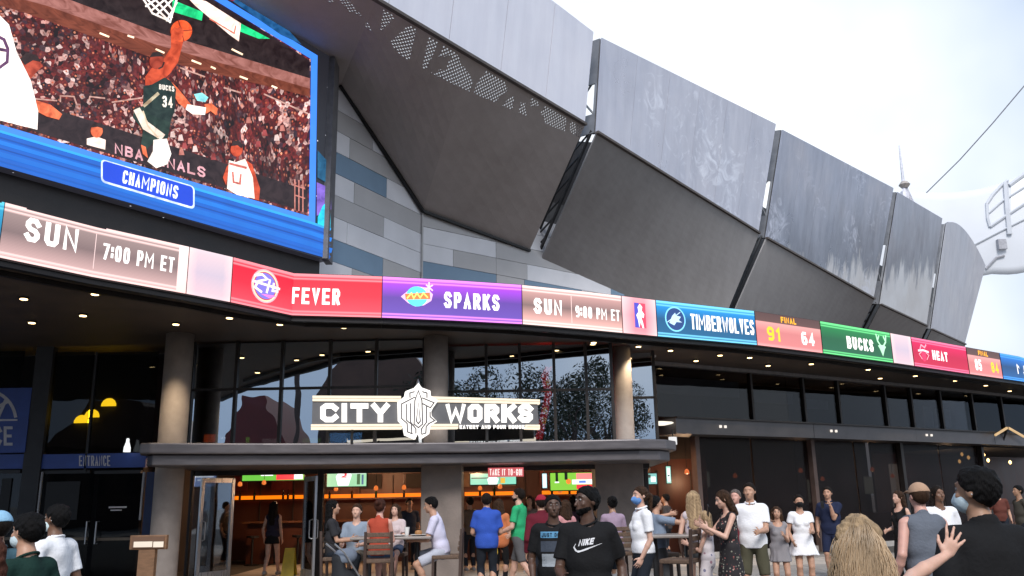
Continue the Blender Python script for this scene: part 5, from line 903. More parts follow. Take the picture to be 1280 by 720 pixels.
def nets(Fd, lo, vox):
    ins = Fd < 0; n = np.array(Fd.shape); cs = np.zeros(n - 1, dtype=np.int8)
    for i in (0, 1):
        for j in (0, 1):
            for k in (0, 1): cs += ins[i:n[0] - 1 + i, j:n[1] - 1 + j, k:n[2] - 1 + k]
    act = np.argwhere((cs > 0) & (cs < 8)); idx = np.full(n - 1, -1, dtype=np.int64); idx[tuple(act.T)] = np.arange(len(act))
    acc = np.zeros((len(act), 3)); cnt = np.zeros(len(act)); C8 = [(i, j, k) for i in (0, 1) for j in (0, 1) for k in (0, 1)]
    val = {o_: Fd[act[:, 0] + o_[0], act[:, 1] + o_[1], act[:, 2] + o_[2]] for o_ in C8}
    for a in C8:
        for d in range(3):
            if a[d] == 0:
                b_ = list(a); b_[d] = 1; b_ = tuple(b_); va, vb = val[a], val[b_]; m = (va < 0) != (vb < 0); t = np.where(m, va / np.where(m, va - vb, 1), 0)
                p = np.tile(A3(a), (len(act), 1)); p[:, d] += t; acc[m] += p[m]; cnt[m] += 1
    V = lo + (act + acc / np.maximum(cnt, 1)[:, None]) * vox; Q = []
    for d in range(3):
        e, f = (d + 1) % 3, (d + 2) % 3; sl0 = [slice(1, -1)] * 3; sl0[d] = slice(0, -1); sl1 = list(sl0); sl1[d] = slice(1, None)
        A, B = ins[tuple(sl0)], ins[tuple(sl1)]; ed = np.argwhere(A != B); 
        if not len(ed): continue
        flip = A[tuple(ed.T)]; off = np.ones(3, dtype=int); off[d] = 0; ed = ed + off
        def cell(de, df): q = ed.copy(); q[:, e] += de; q[:, f] += df; return idx[tuple(q.T)]
        q = np.stack([cell(-1, -1), cell(0, -1), cell(0, 0), cell(-1, 0)], 1); q[~flip] = q[~flip][:, ::-1]; Q.append(q[(q >= 0).all(1)])
    return V, np.concatenate(Q) if Q else np.zeros((0, 4), int)
def ik(a, t, l1, l2, hint):
    a, t, hint = A3(a), A3(t), A3(hint); d = t - a; D = np.linalg.norm(d); D = min(max(D, abs(l1 - l2) + 1e-3), (l1 + l2) * .999); u = d / np.linalg.norm(d); t = a + u * D
    x = (l1 * l1 - l2 * l2 + D * D) / (2 * D); y = math.sqrt(max(0, l1 * l1 - x * x)); w = hint - u * (hint @ u); w = w / (np.linalg.norm(w) + 1e-9); return a + u * x + w * y, t
def nrmz(v): v = A3(v); return v / (np.linalg.norm(v) + 1e-9)
def hand(Wp, D, thumb, N_, s, spread=.12, curl=.5, k=.005):
    """palm, four fingers of different lengths and a thumb leaving the side of the palm"""
    D = nrmz(D); lat = nrmz(A3(thumb) - D * (A3(thumb) @ D)); Np = np.cross(D, lat); Np = Np if Np @ A3(N_) > 0 else -Np; u = s / .18; fr = (np.stack([lat, D, Np], 1), Wp, np.zeros(3)); P = []
    P.append(Prim((0, .03 * u, 0), (0, .075 * u, 0), .021 * u, .0235 * u, .012, fr, (1.75, 1, .62), 'hand')); P.append(Prim((.018 * u, .03 * u, .004), (.012 * u, .06 * u, .004), .016 * u, .012 * u, .01, fr, (1, 1, .8), 'hand'))
    for i, L_ in enumerate((.070, .078, .072, .056)):
        b_ = A3((.031 - .0205 * i, .088 - .004 * abs(i - 1.2), 0)) * u; d = nrmz((spread * (1.5 - i), 1, 0)); c1_, c2_ = curl * .5, curl * 1.2
        m = b_ + u * L_ * .48 * A3((d[0], d[1] * math.cos(c1_), math.sin(c1_))); e = m + u * L_ * .52 * A3((d[0], d[1] * math.cos(c2_), math.sin(c2_)))
        P.append(Prim(b_, m, .0093 * u, .0085 * u, k, fr, tag='hand')); P.append(Prim(m, e, .0085 * u, .0068 * u, k, fr, tag='hand'))
    b_ = A3((.033, .028, .004)) * u; m = b_ + A3((.028, .026, .006)) * u; e = m + A3((.012, .028, .004 + .012 * curl)) * u
    P.append(Prim(b_, m, .0115 * u, .0098 * u, k * 1.5, fr, tag='hand')); P.append(Prim(m, e, .0098 * u, .0075 * u, k, fr, tag='hand')); return P
SKIN = {}
def skin(t):
    if t not in SKIN:
        cc = {'fair': (.60, .36, .27), 'tan': (.48, .27, .18), 'olive': (.36, .20, .125), 'brown': (.17, .085, .05), 'dark': (.085, .042, .026), 'pink': (.62, .34, .27)}[t]
        m = pm('skin_' + t, cc, .5, 0, .1, 14, .05); b_ = m.node_tree.nodes['Principled BSDF']; b_.inputs['Subsurface Weight'].default_value = .08; b_.inputs['Subsurface Radius'].default_value = (.02, .008, .004); SKIN[t] = m
    return SKIN[t]
HAIR = {'black': (.005, .0045, .0045), 'dark': (.012, .008, .006), 'brown': (.04, .021, .012), 'auburn': (.06, .022, .014), 'blond': (.36, .25, .145), 'grey': (.12, .10, .09)}
def hair_mat(cn):
    n_ = 'hair_' + cn
    return pm(n_, HAIR[cn], .6, 0, .55, 26, .6, (1, 1, .09), .12)
def cloth(n_, cc, var=.1): return pm('cloth_' + n_, cc, .85, 0, var, 5, .25, (1, 1, 1), .15)
def printed(n_, base, spots, scale=18, thr=.28):
    """printed cloth: scattered blotches of other colours"""
    if n_ in MC: return MC[n_]
    m, N, L, b_ = newmat(n_); t = N.new('ShaderNodeTexCoord'); v = N.new('ShaderNodeTexVoronoi'); v.inputs['Scale'].default_value = scale; L.new(t.outputs['Object'], v.inputs['Vector'])
    r = N.new('ShaderNodeValToRGB'); e = r.color_ramp.elements; e[0].color = (1, 1, 1, 1); e[0].position = thr; e[1].color = (0, 0, 0, 1); e[1].position = thr + .06; L.new(v.outputs['Distance'], r.inputs[0])
    s2 = N.new('ShaderNodeSeparateColor'); L.new(v.outputs['Color'], s2.inputs[0]); r2 = N.new('ShaderNodeValToRGB'); r2.color_ramp.interpolation = 'CONSTANT'; e = r2.color_ramp.elements
    while len(e) < len(spots) + 1: e.new(.5)
    for i in range(len(spots) + 1): e[i].position = i / (len(spots) + 1); e[i].color = col4(spots[i] if i < len(spots) else base)
    L.new(s2.outputs[0], r2.inputs[0]); x = N.new('ShaderNodeMixRGB'); L.new(r.outputs[0], x.inputs[0]); x.inputs[1].default_value = col4(base); L.new(r2.outputs[0], x.inputs[2]); L.new(x.outputs[0], b_.inputs['Base Color']); b_.inputs['Roughness'].default_value = .85; MC[n_] = m; return m
def striped(n_, a, b_c, scale=30):
    if n_ in MC: return MC[n_]
    m, N, L, b_ = newmat(n_); t = N.new('ShaderNodeTexCoord'); w = N.new('ShaderNodeTexWave'); w.bands_direction = 'X'; w.inputs['Scale'].default_value = scale; w.inputs['Distortion'].default_value = 1.5; L.new(t.outputs['Object'], w.inputs['Vector'])
    x = N.new('ShaderNodeMixRGB'); L.new(w.outputs['Fac'], x.inputs[0]); x.inputs[1].default_value = col4(a); x.inputs[2].default_value = col4(b_c); L.new(x.outputs[0], b_.inputs['Base Color']); b_.inputs['Roughness'].default_value = .85; MC[n_] = m; return m
WHITE = (.82, .82, .84); BLACK = (.012, .012, .013); NAVY = (.018, .024, .055)
def person(px, py, Y, face, label, sex='m', sk='fair', hair=('short', 'dark'), top=None, bottom=None, shoes=(.3, .3, .3), h=None, bulk=1.0, belly=0, lean=0, side=0, twist=0, hyaw=0, hpitch=0, aR=None, aL=None, aRw=None, aLw=None, handR=None, handL=None, feet=None, seat=None, mask=None, extras=None, group=None, vox=None, eyes=None, foot_yaw=8, hintR=None, hintL=None, Xw=None):
    p0 = at(px, py, Y); X = p0.x if Xw is None else Xw; h = h or p0.z; fa = R(face); vox = vox or min(.0125, max(.0065, .00088 * Y))
    root = thing('person', label, 'person', (X, Y, 0), group); root.rotation_euler = (0, 0, fa); ORG[root] = Vector((0, 0, 0))
    f = sex == 'f'; pel = A3((0, 0, .53 * h)) if seat is None else A3((0, 0, seat + .075))
    Ru = rz(R(twist)) @ rx(R(-lean)) @ ry(R(side)); U = (Ru, pel, A3((0, 0, .53 * h))); hb = A3((0, .0, .845 * h)); hbw = to_w(U, hb); Rh = Ru @ rx(R(lean) * .75) @ rz(R(hyaw)) @ rx(R(-hpitch)); Hf = (Rh, hbw, hb)
    sc_ = lambda *v: A3(v) * h
    T_ = []
    hipw = 1.46 if f else 1.36; B = bulk
    T_.append(Prim(sc_(0, -.004, .505), sc_(0, 0, .56), .060 * h * B, .063 * h * B, .03, U, (hipw, 1.02, 1), 'torso')); T_.append(Prim(sc_(0, 0, .56), sc_(0, .004, .66), .060 * h * B, .062 * h * B, .03, U, (1.14 if f else 1.3, 1, 1), 'torso'))
    T_.append(Prim(sc_(0, .004, .66), sc_(0, -.002, .755), .064 * h * B, .060 * h * B, .03, U, (1.28 if f else 1.45, 1, 1), 'torso')); sw = .078 if f else .092
    T_.append(Prim(sc_(-sw, -.008, .795), sc_(sw, -.008, .795), .031 * h * B ** .5, .031 * h * B ** .5, .03, U, tag='torso')); T_.append(Prim(sc_(0, -.010, .795), sc_(0, -.006, .845), .046 * h, .031 * h, .025, U, tag='torso'))
    if f: T_ += [Prim(sc_(s * .037, .045, .715), sc_(s * .037, .050, .71), .034 * h, .030 * h, .02, U, tag='torso') for s in (-1, 1)]
    if belly: T_.append(Prim(sc_(0, .022, .60), sc_(0, .028, .64), .066 * h * belly, .060 * h * belly, .03, U, (1.2, 1, 1), 'torso'))
    NK = [Prim(sc_(0, -.006, .82), sc_(0, .004, .885), .0315 * h * (0.88 if f else 1.05), .030 * h * (.88 if f else 1.03), .015, Hf, tag='neck')]
    HD = [Prim(sc_(0, -.006, .945), sc_(0, 0, 0), 0, 0, .01, Hf, sc_(.0455, .058, .055), 'head', ell=True), Prim(sc_(0, .018, .908), sc_(0, 0, 0), 0, 0, .018, Hf, sc_(.035, .040, .038), 'head', ell=True), Prim(sc_(0, .045, .882), sc_(0, .048, .884), .011 * h, .011 * h, .012, Hf, tag='head')]
    HD += [Prim(sc_(0, .053, .940), sc_(0, .066, .918), .0055 * h, .0082 * h, .006, Hf, tag='head'), Prim(sc_(-.019, .046, .955), sc_(.019, .046, .955), .0065 * h, .0065 * h, .008, Hf, tag='head'), Prim(sc_(-.010, .054, .899), sc_(.010, .054, .899), .0055 * h, .0055 * h, .005, Hf, tag='head')]
    HD += [Prim(sc_(s * .026, .040, .922), sc_(s * .026, .040, .922), .010 * h, .010 * h, .015, Hf, tag='head') for s in (-1, 1)] + [Prim(sc_(s * .046, -.006, .932), sc_(0, 0, 0), 0, 0, .004, Hf, sc_(.0065, .0125, .0175), 'head', ell=True) for s in (-1, 1)]
    SUBS = [Prim(sc_(s * .0175, .060, .943), sc_(s * .0175, .060, .943), .0085 * h, .0085 * h, .008, Hf) for s in (-1, 1)]
    AR, LG, HN, SL, LGs = [], [], [], {}, {}
    for s, tg, tw_, hs_, hint in ((1, aR, aRw, handR, hintR), (-1, aL, aLw, handL, hintL)):
        sh = to_w(U, sc_(s * (.094 if f else .108), -.006, .79)); l1, l2 = .172 * h, .148 * h
        if tw_ is not None: tgt = rz(-fa) @ (A3(tw_) - A3((X, Y, 0)))
        else: tg = tg or (.035, .025, -.30); tgt = sh + Ru @ (A3((s * tg[0], tg[1], tg[2])) * h)
        el, wr = ik(sh, tgt, l1, l2, Ru @ A3(hint if hint is not None else (s * .35, -1, -.25))); SL[s] = (sh, el, wr); b_ = (.90 if f else 1.05) * B ** .5
        AR += [Prim(sh, el, .027 * h * b_, .0215 * h * b_, .014, tag='uarm'), Prim(el, el + (wr - el) * .35, .0215 * h * b_, .0225 * h * b_, .01, tag='farm'), Prim(el + (wr - el) * .35, wr, .0225 * h * b_, .0145 * h * b_, .01, tag='farm')]
        D = nrmz(wr - el); hk = dict(spread=.10, curl=.55); hk.update(hs_ or {}); th = hk.pop('thumb', None); Dd = hk.pop('D', None); Nn = hk.pop('N', None)
        if Dd is not None: D = nrmz(rz(-fa) @ A3(Dd))
        th = (A3((0, 1, .2)) if abs(D[1]) < .75 else A3((0, 0, 1))) if th is None else rz(-fa) @ A3(th); Nn = A3((-s, 0, 0)) if Nn is None else rz(-fa) @ A3(Nn)
        HN += hand(wr - D * .008, D, th, Nn, .104 * h, **hk)
    for s in (1, -1):
        hp = pel + A3((s * .052 * h, 0, -.016 * h)); i = 0 if s == 1 else 1
        an = A3((s * .058, .0, .045)) * h if feet is None else A3(feet[i]) * A3((s, 1, 1)) * h; kn, an = ik(hp, an, .242 * h, .238 * h, (s * .12, 1, .15)); LGs[s] = (hp, kn, an); b_ = (1.02 if f else 1.0) * B ** .6
        LG += [Prim(hp, kn, .048 * h * b_, .031 * h * b_, .02, tag='thigh'), Prim(kn, kn + (an - kn) * .35 + A3((0, -.008 * h, 0)), .030 * h * b_, .0315 * h * b_, .012, tag='shin'), Prim(kn + (an - kn) * .35, an, .030 * h * b_, .0195 * h * b_, .012, tag='shin')]
    FT = []
    for s in (1, -1):
        an = LGs[s][2]; fy = rz(R(-s * foot_yaw)); g0 = an - A3((0, 0, .022 * h)); hl, tl = g0 + fy @ A3((0, -.022, 0)) * h, g0 + fy @ A3((0, .075, -.004)) * h; toe = g0 + fy @ A3((0, .112, -.007)) * h
        FT += [Prim(hl, tl, .021 * h, .019 * h, .012, tag='foot'), Prim(tl, toe, .020 * h, .0145 * h, .01, tag='foot')]
    body = NK + HD + T_ + AR + LG + HN + FT; V, Q = grow(body, vox, SUBS); V[:, 2] = np.maximum(V[:, 2], .003); mo('body', V, Q, skin(sk), root, smooth=True)
    ph = random.uniform(0, 6)
    def wrinkle(amp): return lambda x, y, z: amp * (np.sin(22 * z + 16 * x + 4 * np.sin(5 * y + ph)) * np.sin(11 * x + 9 * y + ph) + .35 * np.sin(30 * z - 34 * x + 12 * y + ph * 2))
    def uz(x, y, z): return (x - pel[0]) * Ru[0, 2] + (y - pel[1]) * Ru[1, 2] + (z - pel[2]) * Ru[2, 2] + .53 * h
    neckhole = [Prim(sc_(0, 0, .80), sc_(0, .006, .93), .040 * h, .046 * h, .006, Hf)]
    res = {}
    def skirt(z0, z1, r0, r1, folds=9, amp=.05):
        class Sk(Prim):
            def bbox(s): m = r1 * 1.5 + .05; return pel + A3((-m, -m, z1 - .53 * h - .03)), pel + A3((m, m, z0 - .53 * h + .03))
            def ev(s, x, y, z):
                zz = z - pel[2] + .53 * h; t = np.clip((z0 - zz) / (z0 - z1), 0, 1); rr_ = r0 + (r1 - r0) * t ** .85; an = np.arctan2(y, x); q = np.sqrt((x / 1.22) ** 2 + y ** 2) - rr_ * (1 + amp * t * np.sin(folds * an + 3 * np.sin(2 * an + ph))); return np.maximum(q * .85, np.maximum(zz - z0, z1 - zz))
        return Sk((0, 0, 0), (0, 0, 0), 0, 0, .012)
    if top:
        kind, mat, hem = top[0], top[1], top[2] * h; ease = (top[3] if len(top) > 3 else .012); P_ = [p.inf(ease) for p in T_]; P_[0] = T_[0].inf(ease + (.006 if kind != 'tank' else .003))
        if kind in ('tee', 'long', 'dress'):
            for s in (1, -1):
                sh, el, wr = SL[s]; fr_ = 1.0 if kind == 'long' else (.72 if kind == 'tee' else .45); e_ = sh + (el - sh) * fr_; dn_ = nrmz(el - sh)
                P_.append(Prim(sh, e_ + dn_ * .02, .034 * h * B ** .5, (.036 if kind != 'long' else .030) * h * B ** .5, .02, tag='sl', cuts=[] if kind == 'long' else [(e_, dn_)]))
                if kind == 'long': d2 = nrmz(wr - el); P_.append(Prim(el, wr, .030 * h, .022 * h, .012, cuts=[(wr - d2 * .01, d2)]))
        if kind == 'polo':
            for s in (1, -1): sh, el, wr = SL[s]; e_ = sh + (el - sh) * .68; dn_ = nrmz(el - sh); P_.append(Prim(sh, e_ + dn_ * .02, .035 * h * B ** .5, .036 * h * B ** .5, .02, cuts=[(e_, dn_)]))
        subs = list(neckhole)
        if kind in ('tank', 'dress0'): subs = [Prim(sc_(0, .02, .82), sc_(0, .02, .93), .055 * h, .06 * h, .008, Hf)] + [Prim(sc_(s * .125, -.01, .70 + .03), sc_(s * .125, -.01, .83), .030 * h, .04 * h, .008, U) for s in (1, -1)]
        nm_ = 'shirt'
        if len(top) > 4: P_.append(skirt(.60 * h, top[4] * h, .066 * h, top[5] * h)); nm_ = 'dress'; hem_ = top[4] * h
        if len(top) > 4: cutf = None
        else: cutf = lambda x, y, z: hem - uz(x, y, z)
        V, Q = grow(P_, vox, subs, cutf, wrinkle(.0035)); res['shirt'] = mo(nm_, V, Q, mat, root, smooth=True); res['VQ'] = (V, Q)
        if kind == 'tee' and Y < 9: MB().tube([Vector(to_w(Hf, sc_(.0415 * math.cos(t), -.004 + .0415 * math.sin(t), .836 - .016 * math.sin(t)))) for t in np.linspace(0, 2 * math.pi, 25)], .0085, 8, False).out('neckband', mat, root, smooth=True)
        if kind == 'polo' or (len(top) > 6 and top[6] == 'collar'):
            pts = [to_w(Hf, sc_(.040 * math.cos(t), -.002 + .040 * math.sin(t), .848 - .010 * math.sin(t))) for t in np.linspace(R(100), R(440), 18)]; MB().tube([Vector(p) for p in pts], .013, 8).out('collar', mat, root, smooth=True)
    if bottom:
        kind, mat = bottom[0], bottom[1]; P_ = [T_[0].inf(.010)]; fr_ = bottom[2]
        if kind == 'skirt': P_.append(skirt(.60 * h, fr_ * h, .068 * h, bottom[3] * h)); V, Q = grow(P_, vox, (), lambda x, y, z: uz(x, y, z) - .605 * h, wrinkle(.002)); mo('skirt', V, Q, mat, root, smooth=True)
        else:
            for s in (1, -1):
                hp, kn, an = LGs[s]; loose = {'shorts': .012, 'trousers': .009, 'tight': .004}[kind]; tot = fr_
                if tot <= 1: e_ = hp + (kn - hp) * tot; dn_ = nrmz(kn - hp); P_.append(Prim(hp, e_ + dn_ * .02, .048 * h * B ** .6 + loose, (.048 - .014 * tot) * h + loose * 1.6, .02, cuts=[(e_, dn_)]))
                else:
                    P_.append(Prim(hp, kn, .048 * h * B ** .6 + loose, .032 * h + loose * 1.3, .02)); e_ = kn + (an - kn) * (tot - 1); dn_ = nrmz(an - kn); P_.append(Prim(kn, e_ + dn_ * .02, .032 * h + loose * 1.3, (.032 - .011 * (tot - 1)) * h + loose * (1.5 if kind == 'trousers' else 1), .02, cuts=[(e_, dn_)]))
            V, Q = grow(P_, vox, (), lambda x, y, z: uz(x, y, z) - .60 * h if abs(lean) < 1e9 else 0, wrinkle(.004)); mo('shorts' if fr_ <= 1 else 'trousers', V, Q, mat, root, smooth=True)
    if shoes is not None:
        for i, s in enumerate((1, -1)):
            an = LGs[s][2]; V, Q = grow([p.inf(.007) for p in FT[2 * i:2 * i + 2]] + [Prim(an - A3((0, 0, .02 * h)), an + A3((0, -.004, .012)), .026 * h, .025 * h, .015)], max(vox, .008), (), lambda x, y, z: z - (an[2] + .012)); V[:, 2] = np.maximum(V[:, 2], .002 if seat is None and an[2] < .06 * h else -9); mo('shoe', V, Q, cloth('shoe_%d_%d_%d' % tuple(int(q * 99) for q in shoes), shoes), root, smooth=True)
    # hair, hats
    st, cn = hair[0], hair[1]; hm = hair_mat(cn); vh = min(vox, .009); HN_ = A3((0, .75, -.66)); 
    def hcut(p0_, n_):
        pw = to_w(Hf, sc_(*p0_)); nw = Rh @ A3(n_); return lambda x, y, z: (x - pw[0]) * nw[0] + (y - pw[1]) * nw[1] + (z - pw[2]) * nw[2]
    cap_ = Prim(sc_(0, -.007, .946), sc_(0, 0, 0), 0, 0, .01, Hf, sc_(.049, .0615, .0595), ell=True)
    def hnoise(a_, f_=70): return lambda x, y, z: a_ * (np.sin(f_ * x + 3 * np.sin(f_ * .4 * z)) * np.sin(f_ * .9 * y + f_ * .3 * z + ph) + .8 * np.sin(f_ * 1.9 * x + 2 * np.sin(f_ * y)) * np.sin(f_ * 1.7 * z + f_ * .8 * y))
    if st in ('short', 'crop', 'beard'): V, Q = grow([cap_.inf(.0015 if st == 'crop' else .006), Prim(sc_(0, .012, .990), sc_(0, -.03, .985), .026 * h, .03 * h, .015, Hf, (1.05, 1, .5))] if st != 'crop' else [cap_.inf(.0025)], vh, (), hcut((0, .040, .974), HN_), hnoise(.004, 95)); mo('hair', V, Q, hm, root, smooth=True)
    if st == 'fade': V, Q = grow([cap_.inf(.006), Prim(sc_(0, .015, .985), sc_(0, -.03, .985), .030 * h, .034 * h, .02, Hf, (1.1, 1, .8))], vh, (), hcut((0, .044, .966), (0, .42, -.9)), hnoise(.003, 110)); mo('hair', V, Q, hm, root, smooth=True)
    if st == 'afro': V, Q = grow([cap_.inf(.018), Prim(sc_(0, -.02, .98), sc_(0, -.03, .96), .045 * h, .05 * h, .02, Hf)], vh, (), hcut((0, .046, .972), (0, .8, -.6)), hnoise(.005, 130)); mo('hair', V, Q, hm, root, smooth=True)
    if st in ('long', 'bun', 'tail', 'mid'):
        P_ = [cap_.inf(.007)]; V, Q = grow(P_, vh, (), hcut((0, .042, .976), (0, .8, -.6) if st != 'bun' else HN_), hnoise(.003))
        ln = {'long': .70, 'mid': .81, 'tail': .80, 'bun': .95}[st]
        if st in ('long', 'mid'): P2 = [Prim(sc_(s * .030, -.020, .955), sc_(s * .050, -.026, ln + .03), .030 * h, .030 * h, .03, Hf, (1, .8, 1)) for s in (1, -1)] + [Prim(sc_(0, -.035, .95), sc_(0, -.052, ln), .040 * h, .034 * h, .03, Hf, (1.35, .8, 1)), Prim(sc_(0, -.008, .948), sc_(0, 0, 0), 0, 0, .01, Hf, sc_(.050, .062, .060), ell=True)]
        elif st == 'tail': P2 = [Prim(sc_(0, -.055, .955), sc_(0, -.082, .93), .018 * h, .020 * h, .02, Hf), Prim(sc_(0, -.082, .93), sc_(0, -.078, ln), .021 * h, .009 * h, .01, Hf), cap_.inf(.005)]
        else: P2 = [Prim(sc_(0, -.060, .965), sc_(0, -.070, .97), .026 * h, .024 * h, .02, Hf), cap_.inf(.005)]
        V2, Q2 = grow(P2, vh, [Prim(sc_(0, .075, .93), sc_(0, .085, .86), .052 * h, .06 * h, .02, Hf, (.95, 1, 1))], hcut((0, .046, .976), (0, 1, -.28)) if st in ('long', 'mid') else hcut((0, .042, .976), (0, .8, -.6)), hnoise(.0045, 85)); mo('hair', V2, Q2, hm, root, smooth=True)
    if st == 'cap':
        cm = cloth('cap_' + hair[2][0], hair[2][1]); V, Q = grow([cap_.inf(.010)], vh, (), hcut((0, 0, .952), (0, -.12, -1))); co = mo('cap', V, Q, cm, root, smooth=True)
        V, Q = grow([Prim(sc_(0, .055, .962), sc_(0, .095, .955), .034 * h, .026 * h, .01, Hf, (1.25, 1, .16))], .005); mo('visor', V, Q, cm, co, smooth=True); V, Q = grow([cap_.inf(.003)], vh, (), hcut((0, .040, .974), HN_)); mo('hair', V, Q, hm, root, smooth=True)
    if len(hair) > 2 and hair[2] == 'beard':
        V, Q = grow([HD[1].inf(.0045), HD[2].inf(.005)], vh, [Prim(sc_(0, .056, .905), sc_(0, .06, .905), .012 * h, .012 * h, .005, Hf)], lambda x, y, z: np.maximum(hcut((0, 0, .915), (0, .25, 1))(x, y, z), hcut((0, -.012, .9), (0, -1, 0))(x, y, z)), hnoise(.0015, 120)); mo('beard', V, Q, hm, root, smooth=True)
    if mask:
        V, Q = grow([Prim(sc_(0, .028, .905), sc_(0, 0, 0), 0, 0, .01, Hf, sc_(.039, .042, .036), ell=True), Prim(sc_(0, .056, .925), sc_(0, .066, .905), .012 * h, .014 * h, .012, Hf)], min(vox, .007), (), lambda x, y, z: np.maximum(hcut((0, .0, .930), (0, 0, 1))(x, y, z), hcut((0, .006, .9), (0, -1, 0))(x, y, z))); mk = mo('face_mask', V, Q, cloth('mask_%d' % int(mask[2] * 100), mask), root, smooth=True)
        for s in (1, -1): MB().tube([Vector(to_w(Hf, sc_(s * .037, .008, .922))), Vector(to_w(Hf, sc_(s * .049, -.008, .938))), Vector(to_w(Hf, sc_(s * .050, -.016, .925)))], .0022, 5).out('ear_loop', cloth('mask_loop', (.6, .62, .64)), mk)
    if eyes or (eyes is None and Y < 12):
        for s in (1, -1):
            p = Vector(to_w(Hf, sc_(s * .0175, .0485, .943))); q = MB().lathe((0, 0, 0), [(.001, -.0085), (.006, -.006), (.0085, 0), (.006, .006), (.001, .0085)], 10); q.V = [p + v for v in q.V]; e_ = q.out('eye', pm('eye_white', (.30, .28, .27), .4), root, smooth=True)
            d = Vector(Rh @ A3((0, 1, 0))); q = MB().tube([p + d * .0062, p + d * .0095], [.0048, .003], 8); q.out('iris', pm('iris_dark', (.02, .012, .008), .2), e_)
            MB().tube([Vector(to_w(Hf, sc_(s * .009, .0545, .9555))), Vector(to_w(Hf, sc_(s * .019, .0535, .9585))), Vector(to_w(Hf, sc_(s * .029, .045, .955)))], [.0025, .003, .0015], 6).out('eyebrow', hair_mat('dark' if cn == 'blond' else cn), root)
        MB().tube([Vector(to_w(Hf, sc_(-.012, .0585, .8985))), Vector(to_w(Hf, sc_(0, .0605, .8985))), Vector(to_w(Hf, sc_(.012, .0585, .8985)))], [.0015, .003, .0015], 6).out('mouth', pm('lip_' + sk, tuple(x * .55 for x in skin(sk).node_tree.nodes['Color Ramp'].color_ramp.elements[0].color[:3]), .5), root)
    res.update(root=root, U=U, H=Hf, h=h, SL=SL, LG=LGs, pel=pel, Ru=Ru); return res
def shirt_print(res, Q, w, z0, mat, name='shirt_print', side=1, lift=.004):
    """2-D quads (metres; x across the chest, y up) laid on the shirt front"""
    V, F = res['VQ']; bv = BVHTree.FromPolygons([tuple(v) for v in V], F.tolist()); U, Rm = res['U'], res['Ru']; vs, fs = [], []; d = Vector(Rm @ A3((0, -side, 0)))
    for z in Q:
        idx = []
        for p in z:
            o_ = Vector(to_w(U, A3((-p[0] * side, side * .6, z0 + p[1])))); hit = bv.ray_cast(o_, d)
            if hit[0] is None: idx = []; break
            idx.append(len(vs)); vs.append(hit[0] - d * (lift + .0005 * (p[2] if len(p) > 2 else 0)))
        if idx: fs.append(idx)
    if fs: mo(name, vs, fs, mat, res['root'])
def subdiv(Q, n):
    out = []
    for z in Q:
        if len(z) != 4: out.append(z); continue
        a, b_, c_, d = [Vector((p[0], p[1])) for p in z]; k = z[0][2] if len(z[0]) > 2 else 0
        for i in range(n):
            for j in range(n):
                f = lambda u, v: a.lerp(b_, u).lerp(d.lerp(c_, u), v); out.append([(*f(i / n, j / n), k), (*f((i + 1) / n, j / n), k), (*f((i + 1) / n, (j + 1) / n), k), (*f(i / n, (j + 1) / n), k)])
    return out
# ------------------------------------------------------------------ furniture on the terrace
WICK = pm('woven_brown', (.12, .075, .05), .7, 0, .35, 40, .4); CHB = pm('chair_frame_brown', (.05, .028, .02), .5, 0, .2, 6)
def loc(o, X, Y, face): o.location = (X, Y, 0); o.rotation_euler = (0, 0, R(face)); ORG[o] = Vector((0, 0, 0)); return o
def bar_chair(px, Y, face, label, seat=.76, mat=WICK):
    X = at(px, 650, Y).x; t = loc(thing('bar_chair', label, 'chair', (X, Y, 0), 'bar chairs on the terrace'), X, Y, face)
    bevel(MB().box((0, 0, seat), (.44, .42, .06)).out('seat', mat, t), .015)
    for sx in (-1, 1):
        for sy in (-1, 1):
            top_ = seat - .03 if sy == 1 else seat + .42; MB().bar((sx * .21, sy * .2, 0), (sx * .19, sy * .19 - (.06 if sy < 0 else 0), top_), .04, .04).out('leg', CHB, t)
        MB().bar((sx * .2, -.2, .3), (sx * .2, .2, .3), .03, .03).out('stretcher', CHB, t)
    MB().bar((-.2, .2, .3), (.2, .2, .3), .035, .035).out('footrest', CHB, t)
    for k in range(4): bevel(MB().box((0, -.2 - .014 * k, seat + .12 + k * .085), (.36, .025, .062)).out('back_slat', mat, t), .008)
    return t
def high_table(px, Y, label, L_=1.25, W_=.7, z=1.08):
    X = at(px, 660, Y).x; t = loc(thing('high_table', label, 'table', (X, Y, 0)), X, Y, 0); bevel(MB().box((0, 0, z - .02), (L_, W_, .04)).out('table_top', pm('table_top_grey', (.24, .21, .19), .35, 0, .2, 5), t), .01)
    for sx in (-1, 1):
        MB().tube([(sx * L_ * .3, 0, .03), (sx * L_ * .3, 0, z - .04)], .04, 10).out('pedestal', M_BLK, t); MB().lathe((sx * L_ * .3, 0, 0), [(.26, 0), (.26, .02), (.06, .045)], 18).out('base', M_BLK, t)
    return X
tx_ = high_table(492, 14.0, 'bar height table with plates between the seated diners'); high_table(838, 12.9, 'bar height table behind the server in the white polo', .8, .7)
bar_chair(558, 14.0, 90, 'bar chair under the diner in the pale tee'); bar_chair(475, 13.35, 5, 'slat backed bar chair in front of the diner in red'); bar_chair(770, 14.1, 8, 'woven bar chair under the diner in mauve'); bar_chair(846, 12.2, 60, 'empty woven bar chair beside the woman in the floral tank'); bar_chair(492, 14.75, 180, 'bar chair on the far side of the diners table'); bar_chair(425, 14.0, -90, 'bar chair under the dark haired woman at the left end of the table'); bar_chair(722, 14.8, 20, 'bar chair hidden behind the man in the black tee'); bar_chair(822, 13.6, -60, 'bar chair beyond the small high table')
